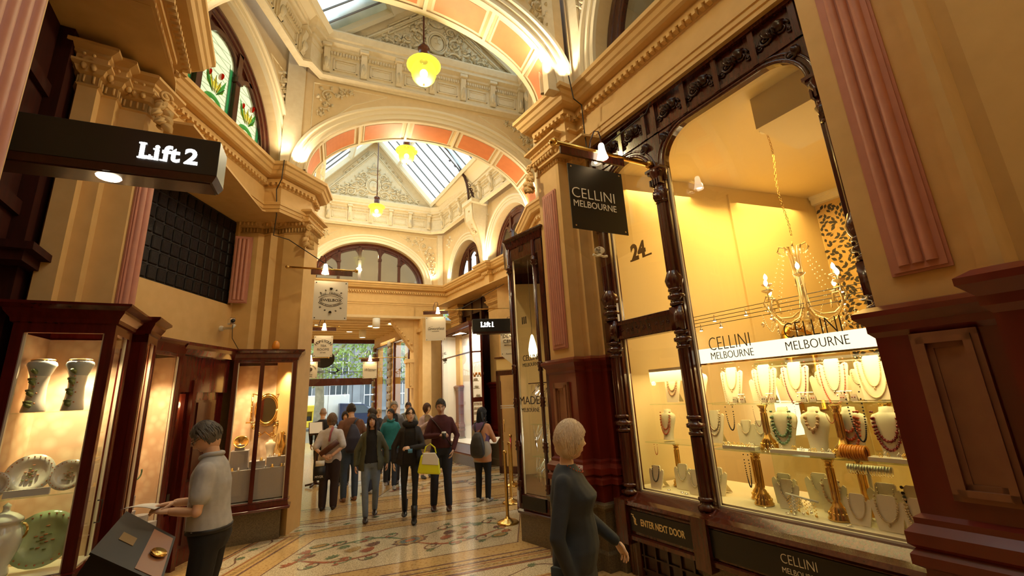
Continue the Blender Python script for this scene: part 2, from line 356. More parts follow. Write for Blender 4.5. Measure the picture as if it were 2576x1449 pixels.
# entablature running round the arcade --------------------------------
ENT = [(0, 5.60), (0, 5.545), (-.03, 5.53), (-.05, 5.48), (-.07, 5.465), (-.09, 5.42), (-.12, 5.405), (-.20, 5.405), (-.20, 5.33), (-.235, 5.325), (-.25, 5.27), (-.262, 5.26), (-.262, 5.02),
       (-.235, 5.0), (-.235, 4.955), (-.25, 4.95), (-.25, 4.895), (-.265, 4.89), (-.265, 4.84), (-.42, 4.84)]
ENT2 = ENT[:7] + [(-.30, 5.405), (-.30, 5.33), (-.33, 5.325), (-.35, 5.25), (-.60, 5.25)]
m = MB(); m.sweep(LEDGE[4:], ENT); m.sweep(LEDGE[:5], ENT2); m.sweep(LEDGE, [(0, 5.60), (-1.0, 5.602)])
def offs(path, o):
    mm = MB(); mm.sweep(path, [(o, 0), (o, 1)]); return [mm.v[i * 2][:2] for i in range(len(path))]
dp = offs(LEDGE, -.225)
m.mi = 1
for i in range(len(dp) - 1):
    a, b = dp[i], dp[i + 1]; L = math.hypot(b[0] - a[0], b[1] - a[1]); k = int(L / .075)
    if k < 1: continue
    f = Fr(a, (b[0] - a[0], b[1] - a[1]))
    for j in range(k):
        u = (j + .5) * L / k; m.box(f, u - .019, u + .019, -.02, .045, 5.275, 5.325)
for pl in ([(-7.5, 13), (-7.5, 3.9), (-3.75, 3.9), (-3.4, 4.05), (-3.9, 6.2), (-3.4, 6.9), (-3.8, 7.6), (-6.4, 12.4)], [(.45, 5.35), (.95, 4.6), (1.3, 4.72), (1.1, 5.0), (1.6, 5.4), (1.6, 8.4), (.8, 8.2), (.7, 5.9)], [(-2.6, 14.1), (.5, 9.9), (.3, 9.3), (.5, 8.1), (2.5, 8.1), (2.5, 11), (-1, 15.5)]):
    m.plate(pl, 4.842, 4.87)
m.plate([(-7.5, 4.1), (-3.0, -3.6), (.3, -3.2), (-3.1, 2.6), (-2.95, 2.9), (-3.5, 3.85), (-3.7, 4.1)], 5.255, 5.3); m.box(Fr((-7.5, 4.05), (1, 0)), 0, 3.75, -.1, 0, 4.84, 5.3)
m.build('trim_1', ['plaster_lamplit', 'plaster_lamplit'], kind='structure')

# piers ------------------------------------------------------------------
def stairs(C, azs, d1, d2):
    """corner points found where each face ends; faces alternate between the plan directions d1 and d2"""
    pts = [C]
    for i, a in enumerate(azs):
        dx, dy = (d1, d2)[i % 2]; px, py = pts[-1]; t = (a * py - px) / (dx - a * dy); pts.append((px + dx * t, py + dy * t))
    return pts
CAPP = [(.0, 4.25), (.02, 4.27), (.0, 4.29), (.0, 4.42), (.03, 4.44), (.05, 4.50), (.09, 4.53), (.09, 4.56), (.05, 4.57), (.05, 4.66), (.07, 4.68), (.07, 4.72), (.13, 4.76), (.13, 4.80), (.10, 4.84)]
def pier(idx, pts, dado=True, cap=True, zb=2.2, z0=0, dz=0, plinth=.62, beads=True):
    root = bpy.data.objects.new('trim_%d' % idx, None); COL.objects.link(root); root['kind'] = 'structure'; root.location = (pts[0][0], pts[0][1], 0)
    K = lambda z: z if not dz else 5.17 + dz - (4.84 - z) * .72
    q = MB(); q.sweep(pts, [(0, zb if dado else z0), (0, K(4.84))]); q.build('shaft', 'plaster_lamplit', root)
    if cap:
        q = MB(); q.sweep(pts, [(a_, K(b_)) for a_, b_ in CAPP])
        q.build('capital', 'plaster_lamplit', root)
        q = MB(); q.s = True
        for i in range(len(pts) - 1):                              # egg-and-dart row and flutes of the necking
            a, b = pts[i], pts[i + 1]; L = math.hypot(b[0] - a[0], b[1] - a[1]); f = Fr(a, (b[0] - a[0], b[1] - a[1])); k = int(L / .055)
            for j in range(k):
                u = (j + .5) * L / k; q.ball(f(u, .065, K(4.49)), .027, 6, 4, (.9, 1, 1.3)); q.ball(f(u, .11, K(4.62)), .016, 6, 4)
            k = int(L / .05)
            for j in range(k): u = (j + .5) * L / k; q.box(f, u - .008, u + .008, -.005, .012, K(4.31), K(4.41))
        q.build('egg_and_dart', 'plaster_lamplit', root)
    if dado:
        q = MB(); q.sweep(pts, [(.06, plinth), (.06, .80), (.10, .82), (.10, .87), (.075, .90), (.10, .92), (.10, .98), (.06, 1.02), (.06, 1.05), (.03, 1.07), (.03, 2.02), (.055, 2.05), (.055, 2.09), (.10, 2.14), (.10, 2.17), (.05, 2.20), (0, 2.21)])
        q.build('dado', 'dado_red', root)
        q = MB(); q.sweep(pts, [(.12, 0), (.12, .16), (.10, .19), (.10, .56), (.13, .60), (.13, .63), (.05, .64)]); q.build('plinth', 'granite', root)
    return root
def flutes(fr, u0, u1, z0, z1, t, parent=None, name='fluted_panel', n=4, mt='pink'):
    q = MB(); wd = u1 - u0; e = wd * .16
    for a, b, c in ((0, 1, .018), (.06, .94, .03), (.12, .88, .014)):
        q.box(fr, u0 + wd * a, u1 - wd * (1 - b), 0 + t, c + t, z0 + wd * a, z1 - wd * a)
    q.s = True; cell = (wd - 2 * e) / n
    for i in range(n):
        c = u0 + e + (i + .5) * cell; rows = []
        for z in (z0 + e * 1.2, z1 - e * 1.2):
            rows.append([fr(c + cos(k * pi / 6) * cell * .46, t + .03 + sin(k * pi / 6) * cell * .38, z) for k in range(7)])
        q.grid(rows, smooth=True); q.add([rows[0][k] for k in range(7)], [tuple(range(7))], False)
    return q.build(name, mt, parent)
def panel_frame(fr, u0, u1, z0, z1, t, parent, mt='dado_panel', name='panel_moulding'):
    q = MB(); w_ = u1 - u0
    for k, (ins, h) in enumerate(((0, .03), (.10, .045), (.2, .02))):
        i = ins * w_
        for (a, b, c, d) in ((u0 + i, u1 - i, z0 + i, z0 + i + .12 * w_), (u0 + i, u1 - i, z1 - i - .12 * w_, z1 - i), (u0 + i, u0 + i + .12 * w_, z0 + i, z1 - i), (u1 - i - .12 * w_, u1 - i, z0 + i, z1 - i)):
            q.box(fr, a, b, t, t + h, c, d)
    q.box(fr, u0 + .28 * w_, u1 - .28 * w_, t, t + .012, z0 + .28 * w_, z1 - .28 * w_)
    return q.build(name, mt, parent)
PD = norm2(-NR[0], -NR[1]); UD = norm2(*DU)
# right pier beside the shop window (bay bend)
c0 = RW(-.80, .30)[:2]
front = RW(-.33, .30)
a = front[0] / front[1]
r1 = [tuple(RW(-.95, -.9)[:2]), tuple(c0)] + stairs(tuple(front[:2]), [.160, .1751, .195, .2088, .2252, .2440], PD, UD)
R1 = pier(2, r1, dz=.01); f1 = RW.at(0, .30)
flutes(f1, -.71, -.42, 2.32, 4.42, .002, R1, n=5)
panel_frame(f1, -.72, -.43, 1.22, 1.92, .03, R1)
# near right pier
e0 = RW(2.60, .34)
r0 = [tuple(RW(2.60, -.2)[:2]), tuple(e0[:2])] + stairs(tuple(RW(3.22, .34)[:2]), [1.160, 1.195, 1.232, 1.285], PD, UD)
R0 = pier(3, r0 + [tuple(RW(5.6, -.4)[:2])], dz=.2); f0 = RW.at(0, .34)
flutes(f0, 2.72, 2.985, 2.36, 4.95, .002, R0, n=3)
panel_frame(f0, 2.73, 3.0, 1.16, 2.02, .03, R0)
q = MB(); q.box(RW, 3.26, 3.46, -.2, .06, 0, 4.84); q.box(RW, 3.46, 5.4, -.2, -.1, 0, 4.84); q.box(RW, 3.24, 3.52, -.1, .12, 3.98, 4.06); q.box(RW, 3.25, 3.49, -.1, .10, 3.6, 3.68); q.box(RW, 3.46, 5.2, -.1, .02, 4.45, 4.84)
for u in (3.7, 4.1, 4.5, 4.9): q.box(RW, u, u + .08, -.1, .0, 0, 4.84)
q.build('door_5', 'mahogany_dark', kind='structure')
# left far pier: foot of the second arch
l2 = [(-4.62, 6.40), (-4.22, 6.40)]
l2 = [(-4.52, 6.63)] + stairs((-4.22, 6.68), [-.6164, -.5997, -.582, -.5663], (.62, .785), (.95, -.31)) + [(-3.47, 6.78), (-3.5, 7.3), (-4.3, 7.6)]
L2 = pier(4, l2, dado=False, z0=2.60, dz=-.1); q = MB(); q.plate([(-3.46, 6.80), (-3.5, 7.3), (-4.3, 7.6), (-4.3, 7.2), (-3.75, 6.95)], 0, 2.62); q.build('lower_shaft', 'plaster_lamplit', L2)
# left near pier
l1s = stairs((-3.64, 3.73), [-1.0516, -1.0665, -1.1113, -1.1262, -1.186], (-.8508, -.5255), UD)
l1 = l1s[::-1] + [(-3.67, 3.99), (-4.6, 4.3)]
L1 = pier(5, [(l1s[-1][0] - .4, l1s[-1][1] + .3)] + l1, dado=False, z0=2.60, dz=.02)
fp = Fr((-3.64, 3.73), (-.03, .26)); flutes(fp, .03, .24, 2.3, 4.6, .002, L1, n=2)
# pier nearest the photographer on the left
LWn = Fr((.70, -2.79), (-3.42, 5.53))                              # near left wall, u grows away from the photographer
P0 = LWn(4.0, -.02)
def lw(u, t): return tuple(LWn(u, t)[:2])
l0 = [lw(3.8, -.4), lw(3.8, .0), lw(4.97, .0), lw(4.97, -.5)]
L0 = pier(6, l0, dado=False, cap=False, dz=.1); flutes(LWn, 4.46, 4.90, .3, 5.0, .005, L0, n=4)
q = MB(); q.box(LWn, 6.1, 7.9, -.92, -.86, 0, 5.25)
for u, w_, t in ((6.2, .14, -.78), (6.75, .10, -.80), (7.45, .25, -.76)): q.box(LWn, u, u + w_, -.9, t, 0, 5.25)
for z in (1.0, 2.3, 3.4, 4.5): q.box(LWn, 6.1, 7.7, -.9, -.82, z, z + .12)
q.box(LWn, 7.2, 7.74, -.9, -.62, 3.06, 3.12); q.box(LWn, 7.25, 7.72, -.9, -.68, 2.98, 3.06)
mat('wood_matte', (.05, .010, .006), .75, spec=.12, noise=(.03, .008, .005), scale=8, stretch=(3, 3, .4)); q.build('door_4', 'wood_matte', kind='structure')
# far right wall pilaster under the console, end wall corner
FRW = Fr((-2.38, 14.18), (2.39, -3.34))                             # far right wall, u towards the photographer
pier(7, [tuple(FRW(2.35, -.95)[:2]), tuple(FRW(2.35, -.34)[:2]), tuple(FRW(3.0, -.34)[:2]), tuple(FRW(3.0, -.95)[:2])])
pier(8, [tuple(FRW(5.0, -.95)[:2]), tuple(FRW(4.9, -.22)[:2]), (.45, 9.4), (.72, 8.35), (1.2, 8.2)])
pier(9, [tuple(FRW(0, -.9)[:2]), tuple(FRW(-.1, -.34)[:2]), tuple(FRW(.5, -.34)[:2]), tuple(FRW(.5, -.9)[:2])])

# plain wall planes behind the shops ---------------------------------------------
def wallbox(name, fr, u0, u1, t0, t1, z0, z1, mt='plaster_lamplit'):
    q = MB(); q.box(fr, u0, u1, t0, t1, z0, z1); return q.build(name, mt, kind='structure')
LRW = Fr((-4.5, 3.9), (0, 1))                                       # recessed wall of the left bay
q = MB(); q.box(LRW, -.1, 3.2, -.25, 0, 0, 3.42); q.box(LRW, -.1, .5, -.25, 0, 3.42, 4.84); q.box(LRW, 2.68, 3.2, -.25, 0, 3.42, 4.84)
q.build('wall_left', 'plaster_lamplit', kind='structure')
q = MB(); q.box(LRW, .48, 2.70, -.12, -.05, 3.40, 4.84); q.s = True
gb = q.build('window_1', 'black', kind='structure')
q = MB()
for i in range(14):
    for j in range(7):
        q.box(LRW, .52 + i * .155, .52 + i * .155 + .135, -.06, -.03, 3.45 + j * .198, 3.45 + j * .198 + .178)
mat('glass_block', (.012, .008, .007), .4, bump=.6, scale=30, spec=.2); q.build('glass_blocks', 'glass_block', gb, bevel=.012)
flutes(Fr((-4.5, 6.50), (.28, .13)), .02, .27, 3.44, 4.56, .01, L2, n=3)
wallbox('wall_left_near', LWn, -3, 6.6, -1.3, -.9, 0, 5.28, 'mahogany_dark')
wallbox('wall_right_near', RW, 5.5, 9, -.9, -.4, 0, 4.84)
wallbox('wall_left_far', Fr((-3.75, 7.5), (-2.6, 4.65)), 0, 5.4, -.9, -.4, 0, 4.84)
wallbox('wall_back', Fr((6.6, -2.6), (-1, -.15)), -.6, 9, -.4, -.2, 0, 11, 'plaster_lamplit'); wallbox('wall_left_back', Fr((-4.6, -.5), (-.1, 1)), -3, 5.2, -.3, 0, 0, 11)

# lintel zone and end wall ------------------------------------------------------
EW = Fr((-6.2, 12.37), (3.82, 1.81))
q = MB()
q.box(EW, -.3, 3.35, -.7, -.27, 4.45, 4.84)
q.box(EW, 3.30, 4.3, -.7, -.27, 0, 4.84)
q.build('wall_end', 'plaster_lamplit', kind='structure')
q = MB()                                                            # carved bracket arch in the corner of the entrance
pts = [(3.30, 4.45), (2.55, 4.45)] + [(2.60 + .62 * (1 - cos(a)) * 1.05, 4.33 - .95 * (sin(a)) ** 1.0 * .0 - .9 * (1 - cos(a))) for a in [i * .18 for i in range(8)]] + [(3.30, 3.35)]
q.prism(EW, pts, -.62, -.30); q.box(EW, 3.05, 3.32, -.6, -.24, 3.0, 3.12); q.box(EW, 3.10, 3.30, -.6, -.28, 2.2, 3.0)
q.s = True
for i in range(20): q.ball(EW(3.2, -.26, 2.28 + i * .036), .03, 6, 4)
for i in range(9): a = i * .17; q.ball(EW(2.66 + .55 * (1 - cos(a)) * 1.3, -.28, 4.28 - .85 * (1 - cos(a))), .04, 6, 4)
q.build('trim_10', 'plaster_lamplit', kind='structure')

# upper walls, archivolts ------------------------------------------------------
def ell(uc, zc, a, b, n=40, a0=0, a1=pi): return [(uc - a * cos(a0 + (a1 - a0) * i / n), zc + b * sin(a0 + (a1 - a0) * i / n)) for i in range(n + 1)]
def arched_wall(q, fr, u0, u1, z0, z1, uc, a, b, t0, t1, top=None):
    """wall with an elliptical opening standing on z0; faces front and back plus soffit"""
    arc = ell(uc, z0, a, b)
    for t in (t1, t0):
        rows = [[fr(u, t, z) for u, z in arc], [fr(u0 + (u1 - u0) * i / 40, t, z1) if True else None for i in range(41)]]
        q.grid(rows)
        q.add([fr(u0, t, z0), fr(uc - a, t, z0), fr(u0, t, z1)], [(0, 1, 2)]); q.add([fr(u1, t, z0), fr(uc + a, t, z0), fr(u1, t, z1)], [(0, 1, 2)])
    q.grid([[fr(u, t1, z) for u, z in arc], [fr(u, t0, z) for u, z in arc]])
def archivolt(q, fr, uc, zc, a, b, prof, n=44, a0=0, a1=pi):
    """prof (radial out from a, t)"""
    rows = []
    for i in range(n + 1):
        th = a0 + (a1 - a0) * i / n; rows.append([fr(uc - (a + r) * cos(th), t, zc + (b + r) * sin(th)) for r, t in prof])
    q.grid(rows, smooth=False)
AVP = [(0, 0), (0, .05), (.03, .05), (.035, .03), (.10, .03), (.105, .055), (.14, .055), (.145, .04), (.19, .04), (.20, .08), (.245, .08), (.25, .0)]
A2 = Fr((-3.4, 6.33), (.926, .378))
A1 = Fr((-3.13, 3.09), (.927, .375))
def big_arch(idx, fr, uc, a, b, u0, u1, thick, ztop=8.42):
    root = bpy.data.objects.new('wall_arch_%d' % idx, None); COL.objects.link(root); root['kind'] = 'structure'; root.location = fr(uc, 0, 5.6)
    q = MB(); arched_wall(q, fr, u0, u1, 5.6, ztop, uc, a, b, -thick, 0); q.build('spandrel_wall', 'plaster', root)
    q = MB(); archivolt(q, fr, uc, 5.6, a, b, AVP); archivolt(q, fr, uc, 5.6, a, b, [(r, -thick - t) for r, t in AVP]); q.build('archivolt', 'stucco_lit', root)
    q = MB(); k = 7                                        # sunk peach coffers of the soffit
    for i in range(k):
        th0 = pi * (i + .04) / k + .02; th1 = pi * (i + .96) / k - .02
        for (m0, ins, dp_) in ((0, 0, -.008), (1, .035, -.012)):
            q.mi = m0; rows = []
            dth = ins / a
            for j in range(9):
                th = th0 + dth + (th1 - th0 - 2 * dth) * j / 8
                rows.append([fr(uc - (a + dp_ + .002) * cos(th), t, 5.6 + (b + dp_ + .002) * sin(th)) for t in (-.06 - ins, -thick + .06 + ins)])
            q.grid(rows)
    q.build('soffit_coffer', ['stucco', 'peach'], root)
    # raised ribs between coffers
    q = MB()
    for i in range(k + 1):
        th = pi * i / k; d = .025 / a
        rows = [[fr(uc - (a + r) * cos(th + s_), t, 5.6 + (b + r) * sin(th + s_)) for r, t in ((0, 0), (-.02, 0), (-.02, -thick), (0, -thick))] for s_ in (-d, d)]
        q.grid(rows, closed=True, caps=False); q.add(rows[0], [(0, 1, 2, 3)]); q.add(rows[1], [(0, 1, 2, 3)])
    for t0, t1 in ((0, -.05), (-thick + .05, -thick)):
        rows = []
        for i in range(45):
            th = pi * i / 44; rows.append([fr(uc - (a + r) * cos(th), t, 5.6 + (b + r) * sin(th)) for r, t in ((0, t0), (-.02, t0), (-.02, t1), (0, t1))])
        q.grid(rows, closed=True)
    q.build('soffit_rib', 'stucco_lit', root)
    return root
B2 = big_arch(2, A2, 2.24, 2.17, 1.36, -.15, 4.75, .66)
B1 = big_arch(1, A1, 2.10, 2.02, 1.20, -.5, 4.3, .55)
def lunette_wall(idx, name, fr, u0, u1, uc, r, ztop=7.42, wt='plaster', frame_t=-.28, stain=False, nlights=4, rz=1.0, curtain=False):
    root = bpy.data.objects.new(name, None); COL.objects.link(root); root['kind'] = 'structure'; root.location = fr(uc, 0, 5.6)
    q = MB(); arched_wall(q, fr, u0, u1, 5.6, ztop + 1, uc, r, r * rz, -.32, 0); q.build('lunette_wall', wt, root)
    q = MB(); archivolt(q, fr, uc, 5.6, r, r * rz, [(x, y) for x, y in AVP]); q.build('archivolt', 'stucco_lit', root)
    q = MB(); R = r * .995                                            # timber frame
    archivolt(q, fr, uc, 5.6, R, R * rz, [(0, frame_t - .04), (0, frame_t + .06), (-.05, frame_t + .07), (-.06, frame_t + .05), (-.13, frame_t + .05), (-.14, frame_t + .03), (-.19, frame_t + .03), (-.19, frame_t - .04)])
    q.box(fr, uc - R, uc + R, frame_t - .04, frame_t + .06, 5.6, 5.68)
    wd = 2 * (R - .19); cw = wd / nlights
    for i in range(1, nlights):
        u = uc - wd / 2 + i * cw; h = sqrt(max(.01, (R - .1) ** 2 - (u - uc) ** 2)) * rz
        q.box(fr, u - .045, u + .045, frame_t - .04, frame_t + .05, 5.6, 5.6 + h)
        q.box(fr, u - .06, u + .06, frame_t - .04, frame_t + .08, 5.6 + h * .62, 5.6 + h * .68)
    for i in range(nlights):                                          # round-headed lights
        c = uc - wd / 2 + (i + .5) * cw; hr = cw / 2 - .045
        hh = min(sqrt(max(.01, (R - .16) ** 2 - (abs(c - uc)) ** 2)) * rz - hr * .9, R * .62)
        pr = [(0, frame_t - .03), (0, frame_t + .03), (.06, frame_t + .03), (.06, frame_t - .03)]
        if hh > .15 and hr > 0: archivolt(q, fr, c, 5.6 + hh, hr, hr, pr, n=14); 
        if hh > .15:
            arc = ell(c, 5.6 + hh, hr, hr, 14)
            rows = [[fr(u, frame_t, z) for u, z in arc], [fr(u, frame_t, min(5.6 + sqrt(max(.0, (R - .05) ** 2 - (u - uc) ** 2)) * rz, 9)) for u, z in arc]]
            q.grid(rows)
    q.build('window_frame', 'mahogany', root)
    q = MB(); arc = ell(uc, 5.6, R - .1, (R - .1) * rz, 30); q.add([fr(u, frame_t - .01, z) for u, z in arc], [tuple(range(31))])
    q.build('window_pane', 'stained' if stain else 'upper_glass', root)
    return root
glass('upper_glass', (.80, .78, .72), .9)
# pale rooms behind the upper windows
mat('room_wall', (.42, .38, .30), .8); mat('room_dark', (.10, .085, .07), .8)
def translucent(name, col, mix=.25, noise=None):
    n, l, out = shader(name); t = n.new('ShaderNodeBsdfTranslucent'); t.inputs[0].default_value = (*col, 1); tp = n.new('ShaderNodeBsdfTransparent'); tp.inputs[0].default_value = (*col, 1)
    mx = n.new('ShaderNodeMixShader'); mx.inputs[0].default_value = mix; l.new(t.outputs[0], mx.inputs[1]); l.new(tp.outputs[0], mx.inputs[2]); l.new(mx.outputs[0], out.inputs[0])
for nm, c in dict(stained=(.62, .64, .36), st_green=(.12, .42, .12), st_yellow=(.95, .72, .10), st_red=(.75, .12, .06), st_teal=(.25, .62, .45)).items(): translucent(nm, c, .45)
LW = Fr((-3.70, 2.70), (0, 1))
LN = lunette_wall(1, 'window_2', LW, -.2, 3.75, 1.86, 1.62, frame_t=-.20, stain=True, nlights=4)
q = MB()                                                            # leading and tulips of the stained lights
Rr = 1.62 * .995; wd = 2 * (Rr - .19); cw = wd / 4; uc = 1.86
for i in range(4):
    c = uc - wd / 2 + (i + .5) * cw; t = -.22; h = 1.15 if i in (1, 2) else .75
    q.mi = 0; f = LW.at(c, 0)
    for s_ in (-1, 1):
        q.tube([f(s_ * .30, t, 5.68), f(s_ * .30, t, 5.68 + h * .8)], .006, 4); q.tube([f(s_ * .24, t, 5.68), f(s_ * .24, t, 5.68 + h * .85)], .005, 4)
        q.mi = 4; q.box(f, *(sorted((s_ * .30, s_ * .24))), t - .004, t + .002, 5.68, 5.68 + h * .8); q.mi = 0
    for k in range(9): q.tube([f(-.24, t, 5.72 + k * .14), f(.24, t, 5.82 + k * .14)], .003, 4); q.tube([f(.24, t, 5.72 + k * .14), f(-.24, t, 5.82 + k * .14)], .003, 4)
    q.mi = 1; q.add([f(.19 * cos(a * pi / 10) * (1 if a <= 10 else .6), t + .004, 5.80 + .17 * sin(a * pi / 10)) for a in range(11)] + [f(.11 * cos(a * pi / 10), t + .004, 5.80 + .09 * sin(a * pi / 10)) for a in range(10, -1, -1)], [tuple(range(22))])
    q.mi = 2
    for a in (-.9, -.45, 0, .45, .9):
        q.add([f(sin(a) * .05, t + .006, 6.0), f(sin(a - .25) * .17, t + .006, 6.0 + .14 * cos(a)), f(sin(a) * .23, t + .006, 6.02 + .26 * cos(a)), f(sin(a + .25) * .17, t + .006, 6.0 + .14 * cos(a))], [(0, 1, 2, 3)])
    for k in range(8): q.s = True; q.ball(f(-.26 + k * .075, t + .006, 5.72), .022, 6, 4, (1, .3, 1)); q.s = False
    q.mi = 3; q.ball(f(.10, t, 6.34), .045, 6, 5, (1, .3, 1.3)); q.ball(f(-.12, t, 6.24), .04, 6, 5, (1, .3, 1.3))
    q.mi = 1
    for s_ in (-1, 1): q.add([f(s_ * .03, t + .006, 5.98), f(s_ * .16, t + .006, 6.10), f(s_ * .20, t + .006, 6.34), f(s_ * .09, t + .006, 6.14)], [(0, 1, 2, 3)])
    q.mi = 0
    for a in (-.9, -.45, 0, .45, .9): q.tube([f(sin(a) * .05, t + .01, 6.0), f(sin(a) * .23, t + .01, 6.02 + .26 * cos(a))], .004, 4)
q.build('tulip_leading', ['wire', 'st_green', 'st_yellow', 'st_red', 'st_teal'], LN)
# lunettes over the right wall near, bay side, far wall and end
UR = Fr((1.03, 4.55), DU)
lunette_wall(2, 'window_3', UR, .0, 4.4, 2.25, 2.0, frame_t=-.24, nlights=4)
URB = Fr((.66, 7.9), (-.07, -3.0)); lunette_wall(3, 'window_4', URB, -.1, 3.3, 1.55, 1.35, nlights=4)
FU = Fr(FRW(0, -.14)[:2], FRW.u)
lunette_wall(4, 'window_5', FU, -.1, 2.55, 1.45, 1.0, nlights=3, rz=1.15); lunette_wall(5, 'window_6', FU, 2.55, 5.3, 3.95, 1.12, nlights=3, rz=1.25)
EU = Fr((-6.2, 12.5), (3.82, 1.81)); lunette_wall(6, 'window_7', EU, -.4, 4.45, 1.78, 1.78, frame_t=-.2, nlights=5, rz=.76)
UL = Fr((.55, -2.7), (-3.42, 5.53)); wallbox('wall_left_upper', UL, 0, 6.4, -.3, -.08, 5.6, 8.5, 'plaster')
wallbox('wall_far_left_upper', Fr((-3.85, 7.5), (-2.6, 4.65)), 0, 5.4, -.3, -.05, 5.6, 8.5, 'plaster')
# rooms seen behind the clear upper windows
q = MB(); q.box(UR, -.5, 4.6, -2.6, -2.5, 5.6, 8.6); q.box(UR, -.5, 4.6, -2.6, -.34, 7.9, 8.0); q.box(UR, -.5, -.4, -2.6, -.34, 5.6, 8); q.box(UR, 4.5, 4.6, -2.6, -.34, 5.6, 8); q.build('wall_room_right', 'room_wall', kind='structure')
q = MB(); q.box(EU, -.4, 4.4, -2.2, -2.1, 5.6, 7.6); q.build('wall_room_end', 'room_wall', kind='structure')
q = MB(); q.box(FU, -.1, 5.3, -1.9, -1.8, 5.6, 7.6); q.box(FU, -.1, 5.3, -1.9, -.34, 7.5, 7.6); q.build('wall_room_far', 'room_wall', kind='structure')
mat('curtain', (.06, .02, .03), .8); q = MB(); q.grid([[UR(1.25 + .40 * i / 24 + .05 * (z - 5.6) * (i / 24 - .5) * (1 if z < 6.2 else -2), -.55 + .03 * sin(i * 1.9), z) for i in range(25)] for z in (5.62, 6.0, 6.25, 6.6, 7.2, 7.6)], smooth=True); tag(q.build('curtain', 'curtain'), 'dark tied back curtain inside the upper arched window over the jewellery shop', 'curtain')
light('room_fill', 'POINT', UR(1.2, -1.4, 7.2), 14, WARM2, .1); light('room_fill', 'POINT', EU(2.0, -1.2, 6.9), 10, WARM2, .1); light('room_fill', 'POINT', FU(3.6, -1.1, 6.8), 8, WARM2, .1)  # bare point lights added to lift the upper rooms, no fitting built

# relief ornament ------------------------------------------------------------------
def spiral(q, fr, u, z, R, a, hand, t, rr=.018, turns=1.4, n=20):
    pts = []; rad = []
    for i in range(n):
        s_ = i / (n - 1); r = R * (1 - .82 * s_); th = a + hand * turns * 2 * pi * s_
        pts.append(fr(u + r * cos(th), t + .01, z + r * sin(th))); rad.append(rr * (1 - .5 * s_))
    q.tube(pts, rad, 6); q.ball(pts[-1], rr * 1.5, 6, 5)
def leaf(q, fr, u, z, a, L, t, wd=.35):
    c, s_ = cos(a), sin(a); rows = []
    for i in range(5):
        x = i / 4; ww = L * wd * sin(pi * min(x * .9 + .1, 1)); h = .05 * sin(pi * x) + .01
        rows.append([fr(u + c * x * L - s_ * y, t + hh, z + s_ * x * L + c * y) for y, hh in ((-ww, .0), (-ww * .5, h * 1.1), (0, h * .5), (ww * .5, h * 1.1), (ww, 0))])
    q.grid(rows, smooth=True)
def rosette(q, fr, u, z, R, t, n=6):
    for k in range(n): leaf(q, fr, u, z, 2 * pi * k / n, R, t + .005, .3)
    q.ball(fr(u, t + .02, z), R * .3, 6, 5)
def vine(q, fr, items, t, rr=.018):
    for (u, z, R, a, h) in items:
        spiral(q, fr, u, z, R, a, h, t, rr)
        for k in range(5):
            b = a + h * k * 1.1; leaf(q, fr, u + R * cos(b), z + R * sin(b), b + h * .6, R * .65, t)
        rosette(q, fr, u, z, R * .42, t)
def gable_relief(name, fr, uc, z0, sc, parent):
    q = MB(); q.s = True; L = []
    for s_ in (1, -1):
        h = s_; A = lambda x: x if s_ > 0 else pi - x
        for (u, z, R, a) in ((.38, .16, .15, .3), (.72, .16, .13, 2.4), (1.02, .14, .11, .4), (1.28, .12, .08, 2.2), (1.52, .10, .06, .5), (.42, .52, .15, 1.5), (.66, .42, .11, 4), (.88, .34, .09, 1), (.32, .84, .12, 0), (.52, .72, .08, 2), (.14, 1.06, .09, .8), (1.12, .28, .06, .3)):
            L.append((uc + s_ * u * sc, z0 + z * sc, R * sc * 1.08, A(a), h))
    vine(q, fr, L, .015, .030 * sc)
    # cartouche: oval shield with scrolled frame and palmette
    c = fr(uc, .0, z0 + .48 * sc); f = fr
    for k in range(1, 3):
        q.tube([f(uc + cos(a * pi / 12) * (.13 + .05 * k) * sc, .03, z0 + (.48 + sin(a * pi / 12) * (.19 + .05 * k)) * sc) for a in range(25)], .016 * sc * k, 6)
    rows = []
    for i in range(5):
        r = 1 - i / 4.0001; rows.append([f(uc + cos(a * pi / 8) * .15 * sc * r, .02 + .07 * (1 - r * r), z0 + (.48 + sin(a * pi / 8) * .20 * r) * sc) for a in range(16)])
    q.grid(rows, closed=True, smooth=True)
    for s_ in (1, -1):                                              # entwined monogram
        q.tube([f(uc + s_ * (.045 + .05 * cos(a)) * sc, .10, z0 + (.48 + .07 * sin(a) * 1.2) * sc) for a in [.6 + i * .35 for i in range(14)]], .010 * sc, 5)
        spiral(q, fr, uc + s_ * .20 * sc, z0 + .74 * sc, .07 * sc, pi / 2, s_, .02, .02 * sc); spiral(q, fr, uc + s_ * .24 * sc, z0 + .24 * sc, .08 * sc, -pi / 2, -s_, .02, .022 * sc)
    for k in range(-3, 4): leaf(q, fr, uc, z0 + .92 * sc, pi / 2 + k * .35, .20 * sc, .02, .22)
    for k in range(-2, 3): leaf(q, fr, uc, z0 + 1.08 * sc, pi / 2 + k * .4, .16 * sc, .02, .25)
    leaf(q, fr, uc, z0 + 1.2 * sc, pi / 2, .18 * sc, .02, .3)
    return q.build(name, 'stucco', parent)
def spandrel_relief(q, fr, pts, t):
    vine(q, fr, pts, t, .014)
